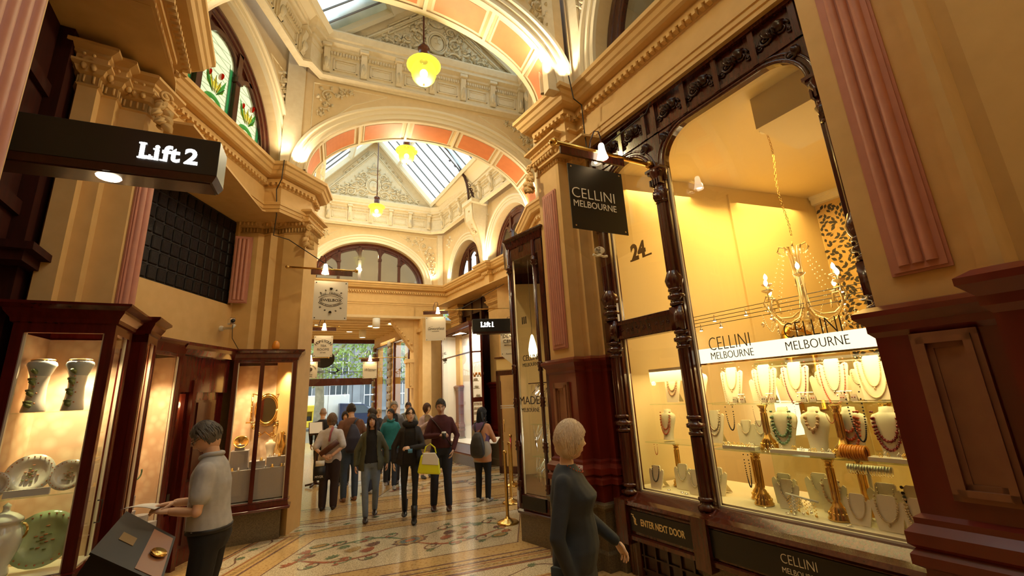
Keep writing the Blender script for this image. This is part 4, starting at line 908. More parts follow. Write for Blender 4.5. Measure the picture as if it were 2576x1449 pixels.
# necklace boards and busts ---------------------------------------------------------
def board(name, kind):
    """display forms for necklaces, front towards -Y of their own frame"""
    q = MB(); q.s = True; f = Fr((0, 0), (1, 0))
    if kind == 'tall': H, wt, wb, nk = .32, .11, .075, .05
    elif kind == 'low': H, wt, wb, nk = .20, .085, .060, .045
    else: H, wt, wb, nk = .33, .10, .07, .045
    tilt = .16
    def Pp(x, z, y=0): return Vector((x, y + z * tilt, z))
    if kind in ('tall', 'low'):
        sh = H * .86 if kind == 'tall' else H * .80
        out = [(-wb, 0), (-wt, sh - .02), (-wt * .98, sh), (-wt * .80, sh + .012), (-nk * 1.1, sh - .01), (-nk, H - .01), (-nk * .8, H), (nk * .8, H), (nk, H - .01), (nk * 1.1, sh - .01), (wt * .80, sh + .012), (wt * .98, sh), (wt, sh - .02), (wb, 0)]
        n = len(out); q.s = False
        q.add([Pp(x, z, -.006) for x, z in out] + [Pp(x, z, .006) for x, z in out], [tuple(range(n)), tuple(range(2 * n - 1, n - 1, -1))] + [(i, (i + 1) % n, (i + 1) % n + n, i + n) for i in range(n)])
        q.add([Pp(-.02, H * .7, .006), Pp(.02, H * .7, .006), Vector((.03, .15, 0)), Vector((-.03, .15, 0))], [(0, 1, 2, 3)])
    else:
        rows = []
        for z, w_, d in ((0, .065, .05), (.03, .060, .045), (.10, .068, .045), (.17, .085, .05), (.22, .100, .055), (.255, .10, .055), (.28, .085, .05), (.292, .055, .045), (.30, .042, .040), (.33, .038, .038), (.335, .0, .0)):
            rows.append([Vector((cos(k * pi / 9) * w_, z * .12 + sin(k * pi / 9) * d, z)) for k in range(18)])
        q.grid(rows, closed=True, smooth=True)
    o = q.build(name, 'bust'); o.data.transform(Matrix.Translation(o.location)); o.location = (0, 0, 0); return o
BRD = {k: board({'tall': 'necklace_board', 'low': 'necklace_easel', 'bust': 'necklace_bust'}[k], k) for k in ('tall', 'low', 'bust')}
used = set()
def place_board(kind, u, t, z, label, group, rz=None, sc=1):
    o = BRD[kind]
    if kind in used: o = o.copy(); COL.objects.link(o)
    used.add(kind); o.location = RW(u, t, z); o.rotation_euler = (0, 0, RW.rz() + (rz or 0)); o.scale = (sc, sc, sc)
    tag(o, label, 'display stand', group); return o
BEAD = {'pearl': (.66, .50, .28), 'jet': (.02, .015, .015), 'coral': (.50, .10, .04), 'amber': (.72, .28, .03), 'silver': (.55, .46, .32), 'green': (.14, .22, .12), 'tan': (.55, .33, .18), 'garnet': (.22, .02, .02)}
for k, c in BEAD.items(): mat('bead_' + k, c, .2, 1 if k == 'silver' else 0)
NB = [0]
def necklace(o, bead, drop, wide, r=.006, strands=1, pend=None, label='', top=None, hang=0):
    """beads hung on the stand o in its own frame: a catenary down the front"""
    q = MB(); q.s = True; Mx = Matrix.LocRotScale(o.location, o.rotation_euler, o.scale); bust = o.name.startswith('necklace_bust')
    H = (.30 if bust else .315 if o.name.startswith('necklace_board') else .19) if top is None else top
    def S_(x, z):
        y = (z * .12 - sqrt(max(0, 1 - (x / .11) ** 2)) * (.055 if z > .15 else .047) - .004) if bust and z > 0 else z * .16 - .012
        if z < 0: y = -.03
        return Mx @ Vector((x, y, z))
    for s_ in range(strands):
        dd = drop * (1 - .22 * s_); ww = wide * (1 - .15 * s_); n = max(14, int((2 * dd + ww) / (r * 2.2)))
        for i in range(n + 1):
            a_ = pi * i / n; x = -ww * cos(a_); z = H - dd * max(0, sin(a_)) ** .75
            q.ball(S_(x, z), max(r * 1.35, .0048) * o.scale[0] * (1.0 if i % 2 or bead in ('pearl', 'jet') else .7), 6, 4)
    if pend: q.ball(S_(0, H - drop - .015), pend, 6, 5, (1, .5, 1.4))
    w_ = q.build('necklace', 'bead_' + bead); return tag(w_, label, 'necklace', 'necklaces on the jewellery stands')
# upper shelf of the wide window
ord_ = ['nearest the mullion', 'second from the mullion', 'third from the mullion', 'fourth from the mullion', 'nearest the big pier']
for i, (u, bd, dr, bd2) in enumerate([(1.14, 'pearl', .20, 'silver'), (1.45, 'tan', .30, 'silver'), (1.71, 'pearl', .22, 'garnet'), (1.99, 'silver', .24, 'coral'), (2.25, 'pearl', .22, 'pearl')]):
    o = place_board('tall', u, -.36, 1.635, 'tall cream necklace board standing on the upper glass shelf, ' + ord_[i], 'tall boards on the upper shelf', sc=1.0)
    necklace(o, bd, dr, .055, .004, 1, .009, 'fine %s chain with a pendant on the tall upper shelf board %s' % (bd, ord_[i]))
    necklace(o, bd2, .34 if i != 4 else .30, .088, .0042, 1, None, 'long %s strand over the shoulders of the upper shelf board %s' % (bd2, ord_[i]))
for i, (u, s_) in enumerate([(1.36, 'second'), (1.60, 'third'), (1.88, 'fourth'), (2.13, 'last')]):
    o = place_board('low', u, -.44, 1.635, 'low white necklace easel half behind the %s tall board of the upper shelf' % s_, 'low easels on the upper shelf', sc=1.15)
    necklace(o, 'silver', .09, .035, .0025, 1, .006, 'thin chain on the low easel behind the %s tall board' % s_)
# lower shelf busts
for i, (u, bd, dr, wd, r, st, lb) in enumerate([(1.58, 'green', .24, .075, .009, 2, 'green and blue stone'), (1.82, 'tan', .13, .045, .011, 1, 'chunky brown disc'), (2.06, 'coral', .24, .07, .008, 3, 'red coral'), (2.29, 'garnet', .24, .075, .008, 2, 'dark red garnet')]):
    o = place_board('bust', u, -.30, 1.24, 'rounded cream bust on the lower glass shelf wearing a %s necklace' % lb, 'rounded busts on the lower shelf', sc=1.05)
    necklace(o, bd, dr, wd, r, st, .012 if i == 1 else None, '%s necklace on a rounded bust of the lower shelf' % lb)
for i, (u, s_) in enumerate([(1.12, 'beside the mullion'), (1.26, 'under the black loop'), (1.40, 'by the shelf column')]):
    o = place_board('low', u, -.50, 1.24, 'small white easel at the back of the lower glass shelf ' + s_, 'small easels on the lower shelf', sc=1.1)
    necklace(o, 'silver', .10, .04, .0025, 1, .005, 'thin chain on the small back easel ' + s_)
# platform
for i, (u, t, bd, dr, wd, r, s_, sc) in enumerate([(1.42, -.42, 'silver', .10, .04, .003, 'behind the heart pendant easel', 1.2), (1.50, -.30, 'silver', .12, .045, .004, 'with a heart pendant near the front column', 1.1), (1.66, -.50, 'silver', .10, .04, .003, 'behind the charm bracelet rack', 1.3), (1.78, -.42, 'tan', .13, .05, .007, 'with big brown beads', 1.2),
        (2.02, -.22, 'pearl', .15, .05, .0035, 'with a single fine pearl row', 1.0), (2.16, -.34, 'silver', .09, .035, .003, 'rear board of the dark drop pair', 1.35), (2.20, -.20, 'pearl', .14, .055, .005, 'with large pearls and a dark drop', 1.1), (2.34, -.30, 'jet', .09, .05, .006, 'with a black cord', 1.4), (2.38, -.17, 'pearl', .15, .06, .005, 'with two pearl rows nearest the big pier', 1.15),
        (.26, -.16, 'jet', .13, .04, .004, 'nearest the corner post of the narrow window', 1.1), (.48, -.30, 'silver', .12, .045, .003, 'in the middle of the narrow window', 1.2), (.70, -.20, 'silver', .13, .04, .003, 'by the mullion in the narrow window', 1.1), (.84, -.34, 'silver', .12, .04, .003, 'half hidden by the mullion', 1.2)]):
    o = place_board('low', u, t, .79, 'low cream necklace easel on the platform ' + s_, 'low easels on the platform', sc=sc)
    necklace(o, bd, dr, wd, r, 2 if u == 2.38 else 1, .010 if 'drop' in s_ or 'heart' in s_ else None, '%s necklace on the platform easel %s' % (bd, s_))
# narrow window shelves
for i, (u, z, k, bd, s_) in enumerate([(.42, 1.64, 'tall', 'tan', 'left of the pair on its upper shelf'), (.76, 1.64, 'bust', 'tan', 'beside the mullion on its upper shelf'), (.30, 1.25, 'bust', 'coral', 'at the corner post end of its lower shelf'), (.70, 1.25, 'bust', 'pearl', 'beside the mullion on its lower shelf'), (.86, 1.25, 'tall', 'silver', 'against the mullion on its lower shelf')]):
    o = place_board(k, u, -.40, z, 'cream necklace form in the narrow window, ' + s_, 'necklace forms in the narrow window', sc=.95)
    necklace(o, bd, .24, .07, .006, 2, None, '%s bead necklace in the narrow window, %s' % (bd, s_))
# loops hanging below the shelf edge
def loop(u, z0, w_, d, bead, r, label, t=-.18):
    q = MB(); q.s = True; n = int(2 * d / r / 2.1)
    for i in range(n + 1): a_ = pi * i / n; q.ball(RW(u - w_ * cos(a_), t, z0 - d * max(0, sin(a_)) ** .7), r, 6, 4)
    tag(q.build('bead_loop', 'bead_' + bead), label, 'necklace', 'bead loops hanging from the upper shelf')
loop(1.20, 1.60, .035, .20, 'jet', .006, 'black bead loop hanging below the upper shelf near the mullion'); loop(2.17, 1.70, .045, .34, 'jet', .0065, 'long jet bead loop hanging in front of the last rounded bust')
loop(1.45, 1.60, .03, .16, 'garnet', .003, 'thin garnet loop hanging beside the shelf column'); loop(1.73, 1.60, .03, .17, 'tan', .003, 'thin brown loop hanging between the green and brown necklaces'); loop(2.0, 1.60, .03, .12, 'coral', .003, 'thin coral loop hanging over the coral bust')
loop(1.28, 1.20, .02, .26, 'jet', .006, 'dark bead rope hanging under the lower shelf near the mullion'); loop(.30, 1.22, .02, .10, 'coral', .004, 'coral loop hanging under the narrow window lower shelf')
# earring stands, cards, bangles, rings
def tstand(u, t, z, label):
    q = MB(); q.tube([RW(u, t, z), RW(u, t, z + .07)], .003, 5); q.tube([RW(u - .03, t, z + .07), RW(u + .03, t, z + .07)], .003, 5); q.plate([RW(u - .015, t - .015)[:2], RW(u + .015, t - .015)[:2], RW(u + .015, t + .015)[:2], RW(u - .015, t + .015)[:2]], z, z + .004)
    q.s = True
    for s_ in (-1, 1): q.tube([RW(u + s_ * .027, t, z + .07), RW(u + s_ * .027, t, z + .045)], .001, 4); q.ball(RW(u + s_ * .027, t, z + .04), .007, 6, 4, (1, 1, 1.4))
    tag(q.build('earring_stand', 'silver'), label, 'earring stand', 'small T shaped earring stands')
for u, l_ in ((1.30, 'left of the second tall board'), (1.55, 'between the second and third tall boards'), (1.80, 'between the third and fourth tall boards'), (1.86, 'close to the fourth tall board'), (2.08, 'right of the fourth tall board'), (2.12, 'between the last two tall boards')):
    tstand(u, -.24, 1.635, 'silver T shaped earring stand on the upper shelf, ' + l_)
def card(u, t, z, c, label):
    q = MB(); q.mi = 0; q.add([RW(u - .022, t, z), RW(u + .022, t, z), RW(u + .018, t - .012, z + .05), RW(u - .018, t - .012, z + .05), RW(u - .018, t - .03, z), RW(u + .018, t - .03, z)], [(0, 1, 2, 3), (3, 2, 5, 4)]); q.mi = 1; q.s = True
    for s_ in (-1, 1): q.ball(RW(u + s_ * .008, t + .002, z + .028), .0055, 6, 4)
    tag(q.build('earring_card', ['bust', 'bead_' + c]), label, 'earring card', 'cards with stud earrings on the upper shelf')
for i, (u, c, l_) in enumerate(((1.26, 'green', 'nearest the first tall board'), (1.33, 'garnet', 'between the first two tall boards'), (1.52, 'jet', 'right of the second tall board'), (1.59, 'garnet', 'before the third tall board'), (1.83, 'jet', 'right of the third tall board'), (1.90, 'coral', 'before the fourth tall board'), (2.10, 'coral', 'with three red studs by the fourth board'), (2.17, 'garnet', 'before the last tall board'))):
    card(u, -.19, 1.635, c, 'white card of %s stud earrings %s' % (c, l_))
q = MB(); q.box(RW, 2.04, 2.06, -.46, -.44, .79, 1.14); q.box(RW, 1.98, 2.12, -.52, -.38, .785, .80); st_ = q.build('bangle_stand', 'white_paint'); tag(st_, 'cream T shaped bangle stand loaded with silver bangles on the platform', 'bangle stand')
q = MB(); q.tube([RW(1.92, -.45, 1.14), RW(2.20, -.45, 1.14)], .022, 10); q.build('crossbar', 'white_paint', st_)
def bangles(u0, u1, t, z, R, n, mt, label, r=.0035, wob=.003):
    for i in range(n):
        u = u0 + (u1 - u0) * i / max(1, n - 1); q = MB(); q.s = True; dz = random.uniform(-wob, wob)
        rows = [[RW(u + .002 * cos(a_) , t + cos(b) * (R + r * cos(a_)), z - .012 + dz + sin(b) * (R + r * cos(a_))) + Vector((0, 0, 0)) + (RW(1, 0) - RW(0, 0)) * r * sin(a_) for a_ in (0, 1.57, 3.14, 4.71)] for b in [k * pi / 9 for k in range(19)]]
        q.grid(rows, closed=True, smooth=True)
        tag(q.build('bangle', mt), label, 'bangle', label)
bangles(1.93, 2.19, -.45, 1.14, .034, 16, 'silver', 'silver bangles threaded on the cream crossbar in the jewellery window')
bangles(2.02, 2.16, -.20, 1.292, .045, 10, 'bead_amber', 'amber bead bangles lying in a roll on the lower shelf by the coral necklace', .009, .002)
rnd = random.Random(5)
q = MB(); q.plate([RW(1.5, -.18)[:2], RW(1.97, -.18)[:2], RW(1.97, -.26)[:2], RW(1.5, -.26)[:2]], 1.236, 1.262); o = q.build('ring_tray', 'marble'); tag(o, 'long white ring tray on the front of the lower glass shelf', 'tray')
q = MB(); q.plate([RW(1.06, -.20)[:2], RW(1.36, -.20)[:2], RW(1.36, -.28)[:2], RW(1.06, -.28)[:2]], 1.236, 1.262); o = q.build('ring_tray', 'marble'); tag(o, 'short white tray of rings on the lower shelf beside the turned mullion', 'tray')
q = MB(); q.plate([RW(2.18, -.16)[:2], RW(2.46, -.16)[:2], RW(2.46, -.26)[:2], RW(2.18, -.26)[:2]], 1.236, 1.262); o = q.build('ring_tray', 'marble'); tag(o, 'white tray on the lower shelf below the garnet bust by the big pier', 'tray')
for i in range(46):
    u = rnd.uniform(1.07, 2.45); t_ = rnd.uniform(-.25, -.19) if not 1.97 < u < 2.18 else -.3; z = 1.262 if not 1.36 < u < 1.5 and not 1.97 < u < 2.18 else 1.236; q = MB(); q.s = True; R = rnd.uniform(.008, .013); up = Vector((0, 0, 1)); e = RW(1, 0) - RW(0, 0)
    q.tube([RW(u, t_, z + R) + e * cos(b) * R + up * sin(b) * R for b in [k * pi / 5 for k in range(11)]], .0022, 5); q.ball(RW(u, t_, z + 2 * R + .003), .005, 5, 4)
    tag(q.build('ring', 'gold' if i % 2 else 'silver'), 'small stone set ring standing on the lower glass shelf displays', 'ring', 'rings on the lower shelf')
for i, (u, t_) in enumerate([(1.56, -.16), (1.60, -.17), (1.98, -.15), (2.28, -.24), (2.46, -.16), (1.36, -.2), (.4, -.18), (.56, -.18), (.62, -.16)]):
    q = MB(); q.s = True; R = .012 if i != 4 else .03; q.tube([RW(u, t_, .79) + Vector((cos(b) * R, sin(b) * R, .004)) for b in [k * pi / 6 for k in range(13)]], .004, 5)
    tag(q.build('bracelet', 'bead_jet' if i == 4 else 'silver'), 'dark beaded bracelet lying flat on the platform by the big pier' if i == 4 else 'small earring hoops lying on the platform between the easels', 'jewellery', None if i == 4 else 'loose hoops on the platform')
q = MB(); q.tube([RW(1.60, -.20, .79), RW(1.60, -.20, .93)], .008, 6); q.tube([RW(1.55, -.20, .93), RW(1.78, -.20, .90)], .008, 6)
br = q.build('bracelet_rack', 'white_paint'); tag(br, 'white rack hung with charm bracelets on the platform', 'rack')
for k in range(7):
    q = MB(); q.s = True; u = 1.57 + k * .03
    for i in range(9): q.ball(RW(u + .006 * (-1) ** i, -.195, .915 - k * .004 - i * .012), .005, 5, 4)
    q.ball(RW(u, -.195, .80 + .01 * (k % 3)), .010, 5, 4); tag(q.build('charm_bracelet', 'silver' if k % 2 else 'gold'), 'charm bracelet dangling from the white rack on the platform', 'bracelet', 'charm bracelets on the rack')
# mirrors on the side wall of the shop
sf = Fr(RW(-.1, -.1)[:2], (RW(.785, -4.0) - RW(-.1, -.1))[:2])
q = MB(); a = ell(2.95, 2.42, .22, .10, 12); q.tube([sf(u, .05, z) for u, z in a] + [sf(3.17, .05, 1.4), sf(2.73, .05, 1.4), sf(2.73, .05, 2.42)], .05, 8); o = q.build('gilt_mirror', 'gold'); tag(o, 'gilt arched mirror on the side wall inside the jewellery shop', 'mirror')
q = MB(); q.add([sf(u, .06, z) for u, z in a] + [sf(3.17, .06, 1.4), sf(2.73, .06, 1.4)], [tuple(range(15))]); q.build('mirror_glass', 'silver', o)
q = MB(); q.add([sf(2.0, .3, 1.15), sf(2.4, .3, 1.15), sf(2.4, .3, 1.8), sf(2.0, .3, 1.8)], [(0, 1, 2, 3)]); o = q.build('light_box', 'led_panel'); tag(o, 'bright lit panel glowing behind the first tall necklace board', 'light')
# cable track lights
CT = thing('cable_track', RW(1.1, -1.3, 2.66), 'pair of taut cables strung across the shop with little halogen spots', 'track light')
q = MB()
for dz, t_ in ((0, -1.3), (-.10, -1.22)):
    q.tube([RW(.1, t_, 2.66 + dz), RW(2.4, t_, 2.66 + dz)], .004, 5); q.tube([RW(.1, t_ - .03, 2.62 + dz), RW(2.4, t_ - .03, 2.62 + dz)], .004, 5)
q.build('cable', 'wire', CT)
for u, dz, t_ in ((.33, -.10, -1.22), (.48, 0, -1.3), (.60, -.10, -1.22), (.88, 0, -1.3), (1.14, 0, -1.3), (1.20, -.10, -1.22), (1.48, 0, -1.3), (1.85, .05, -1.3), (1.87, -.08, -1.22)):
    q = MB(); q.s = True; q.tube([RW(u, t_, 2.64 + dz), RW(u, t_, 2.60 + dz)], .005, 5); q.lathe([(.008, 0), (.012, -.02), (.028, -.05), (.026, -.05), (.0, -.03)], RW(u, t_, 2.61 + dz), 10)
    s0 = q.build('halogen_spot', 'silver', CT); q = MB(); q.s = True; q.ball(RW(u, t_, 2.565 + dz), .020, 8, 6, (1, 1, .5)); q.build('bulb', 'bulb_hot', s0)
# chandelier
CC = RW(1.51, -1.3, 0); cx, cy = CC.x, CC.y
CH = thing('chandelier', (cx, cy, 2.3), 'pale gold chandelier with scrolled arms, candle bulbs and crystal drops', 'chandelier')
mat('pale_gold', (.88, .70, .34), .35, .6); mat('crystal', (.95, .80, .50), .12, .6)
q = MB(); q.s = True; q.lathe([(.0, 4.63), (.07, 4.62), (.06, 4.60), (.02, 4.59), (0, 4.58)], (cx, cy, 0), 16); q.build('ceiling_rose', 'white_paint', CH)
q = MB(); q.s = True
for i in range(34):
    z = 4.58 - i * .038; a_ = (i % 2) * pi / 2
    q.tube([(cx + cos(a_) * .010 * cos(b) + .02 * sin(i * .25), cy + sin(a_) * .010 * cos(b), z + .02 * sin(b)) for b in [k * pi / 4 for k in range(9)]], .003, 4)
q.build('chain', 'brass', CH)
for k in range(8):
    q = MB(); q.s = True; a_ = k * pi / 4 + .2; d = Vector((cos(a_), sin(a_), 0)); c0_ = Vector((cx, cy, 0))
    L = [c0_ + d * r + Vector((0, 0, z)) for r, z in ((.10, 3.10), (.14, 3.16), (.12, 3.21), (.07, 3.19), (.045, 3.10), (.035, 2.9), (.03, 2.6), (.05, 2.5), (.13, 2.44), (.23, 2.44), (.32, 2.52), (.36, 2.62), (.33, 2.70), (.27, 2.68), (.28, 2.62))] if k % 2 else \
        [c0_ + d * r + Vector((0, 0, z)) for r, z in ((.08, 3.12), (.10, 3.18), (.05, 3.19), (.03, 3.05), (.028, 2.55), (.10, 2.42), (.22, 2.36), (.34, 2.40), (.42, 2.50), (.40, 2.60), (.33, 2.60), (.32, 2.52))]
    q.tube(L, .011, 6); arm = q.build('arm', 'pale_gold', CH)
    R, z = (.34, 2.72) if k % 2 else (.42, 2.60)
    p = c0_ + d * (R if k % 2 == 0 else .30) + Vector((0, 0, z)); z_ = p.z + .10
    p = Vector((p.x, p.y, z_))
    q = MB(); q.s = True; q.lathe([(0, -.02), (.02, -.02), (.05, 0), (.055, .01), (.015, .008), (.0, .008)], p, 12); q.build('bobeche', 'crystal', arm)
    q = MB(); q.s = True; q.lathe([(.010, 0), (.010, .06), (0, .06)], p, 8); q.tube([p, p - Vector((0, 0, .10))], .006, 5); q.build('candle', 'pale_gold', arm)
    q = MB(); q.s = True; q.lathe([(.0, .06), (.012, .062), (.019, .08), (.015, .105), (.0, .13)], p, 10); q.build('bulb', 'bulb', arm)
for k in range(8):
    a_ = k * pi / 4 + .2; b_ = a_ + pi / 4; q = MB(); q.s = True
    for i in range(22):
        t_ = i / 21; A_ = Vector((cos(a_), sin(a_), 0)) * .40; B_ = Vector((cos(b_), sin(b_), 0)) * .40; q.ball(Vector((cx, cy, 2.50 - .17 * sin(pi * t_))) + A_.lerp(B_, t_), .006, 5, 4)
        if i % 2: q.ball(Vector((cx, cy, 3.15 - .5 * t_)) + Vector((cos(a_), sin(a_), 0)) * (.12 + .17 * t_), .006, 5, 4)
        if i % 2 == 0: q.ball(Vector((cx, cy, 2.56 - .26 * sin(t_ * pi * .5))) + Vector((cos(a_ + .4), sin(a_ + .4), 0)) * (.36 * (1 - t_) + .04), .006, 5, 4)
    q.ball(Vector((cx + cos(a_) * .41, cy + sin(a_) * .41, 2.40)), .018, 6, 5, (1, 1, 1.7)); q.ball(Vector((cx + cos(a_ + .4) * .3, cy + sin(a_ + .4) * .3, 2.30)), .016, 6, 5, (1, 1, 1.7))
    q.build('crystal_swag', 'crystal', CH)
q = MB(); q.s = True; q.ball((cx, cy, 2.32), .035, 8, 6, (1, 1, 1.3)); q.lathe([(.0, 2.36), (.05, 2.38), (.06, 2.42), (.03, 2.46), (.03, 3.1), (.0, 3.12)], (cx, cy, 0), 12); q.build('stem', 'pale_gold', CH)
light('chandelier_glow', 'POINT', (cx, cy, 2.95), 22, (1, .75, .40), .25)
# ================================================================ glazed display cases
def case(name, label, pts, glazed, zb, zs, zh, zt, head=.12, parent=None, back=None, lining='damask', flo='grey_cloth', post=.035, base_in=.08, wood='case_wood', mull={}, cor=.10, basemat='granite', lit=None, pw=None):
    """pts: closed plan polygon (clockwise seen from above = right normal outside); glazed: edge indices"""
    n = len(pts); cx_ = sum(p[0] for p in pts) / n; cy_ = sum(p[1] for p in pts) / n
    root = thing(name, (cx_, cy_, 0), label, 'display case')
    q = MB(); q.sweep(pts, [(-base_in, 0), (-base_in, zb)], closed=True); q.build('plinth', basemat, root)
    q = MB(); q.sweep(pts, [(-base_in, zb - .01), (.03, zb), (.04, zb + .03), (.01, zb + .05), (.0, zs - .02), (.02, zs - .01), (.0, zs), (-.04, zs)], closed=True); q.plate(pts, zs - .03, zs - .02); q.build('sill', wood, root)
    q = MB(); q.sweep(pts, [(-.04, zh), (0, zh), (0, zt - .16), (.015, zt - .15), (.02, zt - .12), (cor * .5, zt - .07), (cor * .55, zt - .05), (cor, zt - .02), (cor, zt), (0, zt)], closed=True); q.plate(pts, zt - .02, zt - .005); q.build('cornice', wood, root)
    q = MB()
    for x, y in pts:
        f = Fr((x, y), (1, 0)); 
    for i in glazed:
        a, b = pts[i], pts[(i + 1) % n]; L = math.hypot(b[0] - a[0], b[1] - a[1]); f = Fr(a, (b[0] - a[0], b[1] - a[1]))
        for u in (0, L - post * 1.6): q.box(f, u, u + post * 1.6, -.05, 0, zs, zh)
        for u in mull.get(i, ()): q.box(f, u * L - post * .8, u * L + post * .8, -.05, .008, zs, zh); q.box(f, u * L - post * .3, u * L + post * .3, .0, .018, zs, zh)
    q.build('frame', wood, root)
    for i in glazed:
        a, b = pts[i], pts[(i + 1) % n]; L = math.hypot(b[0] - a[0], b[1] - a[1]); f = Fr(a, (b[0] - a[0], b[1] - a[1])); q = MB()
        q.add([f(.02, -.02, zs), f(L - .02, -.02, zs), f(L - .02, -.02, zh), f(.02, -.02, zh)], [(0, 1, 2, 3)]); q.build('glass_pane', 'glass', root)
        q = MB(); q.box(f, post * 1.6, post * 1.6 + .012, -.035, -.015, zs, zh); q.box(f, L - post * 1.6 - .012, L - post * 1.6, -.035, -.015, zs, zh); q.build('glazing_bead', 'sign_cream', root)
    q = MB()
    for i in range(n):
        if i in glazed: continue
        a, b = pts[i], pts[(i + 1) % n]; L = math.hypot(b[0] - a[0], b[1] - a[1]); f = Fr(a, (b[0] - a[0], b[1] - a[1])); q.mi = 0; q.box(f, 0, L, -.02, 0, zs - .02, zt - .02); q.mi = 1; q.box(f, .01, L - .01, -.03, -.021, zs, zh)
    q.build('back_panel', [wood, lining], root)
    q = MB(); q.mi = 0; q.plate([(cx_ + (x - cx_) * .93, cy_ + (y - cy_) * .93) for x, y in pts], zs - .02, zs + .005); q.build('display_floor', flo, root)
    return root
def puck(x, y, z, p0, label_root=None, c=(1, .74, .40), s=100):
    light('case_spot', 'SPOT', (x, y, z), p0 * 3.6, c, .03, to=(x, y, 0), spot=s, blend=.9)
# A: two-light case with the gilt mirror
UA = norm2(.73, .39); A = Fr((-4.13, 6.27), UA)
pa = [A(0)[:2], A(.83)[:2], A(.86, -.55)[:2], A(-.02, -.62)[:2]]
CA = case('display_case', 'dark red timber display case with two panes, a gilt oval mirror and boxes inside', pa[::-1][::-1], [0], .40, .53, 2.47, 2.66, mull={0: (.44,)}, post=.035)
q = MB(); q.box(A, .04, .80, -.50, -.08, .55, .96); q.box(A, .06, .28, -.45, -.15, .96, 1.22); q.box(A, .30, .50, -.35, -.12, .96, 1.06); q.box(A, .52, .76, -.42, -.12, .96, 1.10); q.box(A, .10, .22, -.40, -.22, 1.22, 1.30)
tag(q.build('display_blocks', 'grey_cloth'), 'stepped grey cloth display blocks below the gilt mirror', 'display blocks')
q = MB(); q.s = True; mc = (.46, 1.78)
for rr_, rad in ((.175, .022), (.155, .012), (.20, .010)): q.tube([A(mc[0] + cos(b) * rr_ * .82, -.50, mc[1] + sin(b) * rr_ * 1.22) for b in [k * pi / 14 for k in range(29)]], rad, 7)
for s_ in (-1, 1):
    q.tube([A(mc[0] + s_ * .21, -.48, 1.62), A(mc[0] + s_ * .21, -.48, 2.03)], .012, 6); q.tube([A(mc[0] + s_ * .21, -.48, 2.03), A(mc[0] + s_ * .12, -.48, 2.00)], .008, 5)
    for k in range(5): q.ball(A(mc[0] + s_ * .21, -.48, 1.66 + k * .085), .017, 7, 5)
    q.tube([A(mc[0] + s_ * .12, -.46, 1.60), A(mc[0] + s_ * .27, -.46, 1.60)], .012, 6)
    spiral(q, A, mc[0] + s_ * .16, 1.54, .04, 0, s_, -.46, .010); spiral(q, A, mc[0] + s_ * .10, 1.40, .05, 0, -s_, -.46, .010)
    q.tube([A(mc[0], -.46, 1.45), A(mc[0] + s_ * .08, -.42, 1.38), A(mc[0] + s_ * .12, -.40, 1.44), A(mc[0] + s_ * .12, -.40, 1.50)], .008, 6); q.ball(A(mc[0] + s_ * .12, -.40, 1.52), .022, 7, 5)
mr_ = q.build('oval_mirror', 'brass'); tag(mr_, 'oval gilt mirror with turned side columns and candle arms in the display case', 'mirror')
q = MB(); q.add([A(mc[0] + cos(b) * .155 * .82, -.49, mc[1] + sin(b) * .155 * 1.22) for b in [k * pi / 14 for k in range(28)]], [tuple(range(28))]); mat('mirror', (.35, .33, .28), .08, 1); q.build('mirror_glass', 'mirror', mr_)
q = MB(); q.s = True; q.lathe([(0, 0), (.05, 0), (.055, .02), (.095, .05), (.10, .08), (.09, .08), (.05, .03), (0, .02)], A(.16, -.30, 1.30), 18, ax=(.55, -.75, .62)); tag(q.build('brass_bowl', 'brass'), 'tilted brass bowl on the tallest grey block in the mirror case', 'bowl')
q = MB(); q.s = True; q.lathe([(0, 0), (.04, 0), (.035, .02), (.02, .04), (.055, .10), (.06, .15), (.03, .22), (.018, .28), (.03, .33), (.022, .34)], A(.70, -.30, 1.10), 16); q.tube([A(.72, -.30, 1.40), A(.79, -.30, 1.36), A(.79, -.30, 1.25), A(.75, -.30, 1.20)], .008, 6); tag(q.build('brass_jug', 'brass'), 'tall brass ewer with a handle at the right of the mirror case', 'jug')
for i, (u, z, t_, c) in enumerate([(.10, .96, -.12, 'gold'), (.18, .96, -.10, 'silver'), (.35, 1.06, -.2, 'silver'), (.45, 1.06, -.16, 'gold'), (.56, 1.10, -.2, 'silver'), (.62, 1.10, -.18, 'silver'), (.68, 1.10, -.14, 'gold'), (.60, .96, -.10, 'gold'), (.72, .96, -.10, 'brass'), (.76, .96, -.1, 'silver')]):
    q = MB(); q.s = True; q.lathe([(0, 0), (.022, 0), (.025, .012), (.012, .02), (.016, .04), (0, .045)], A(u, t_, z), 10); tag(q.build('trinket', c), 'small shining trinket on the grey blocks below the gilt mirror', 'trinket', 'trinkets below the gilt mirror')
o = BRD['bust'].copy(); COL.objects.link(o); o.location = A(.55, -.30, 1.10); o.rotation_euler = (0, 0, A.rz()); o.scale = (.7,) * 3; tag(o, 'small white bust with a dark cord in the mirror case', 'display stand'); o.pop('group', None)
puck(*A(.2, -.25, 2.44)[:3], 20); puck(*A(.62, -.25, 2.44)[:3], 20)
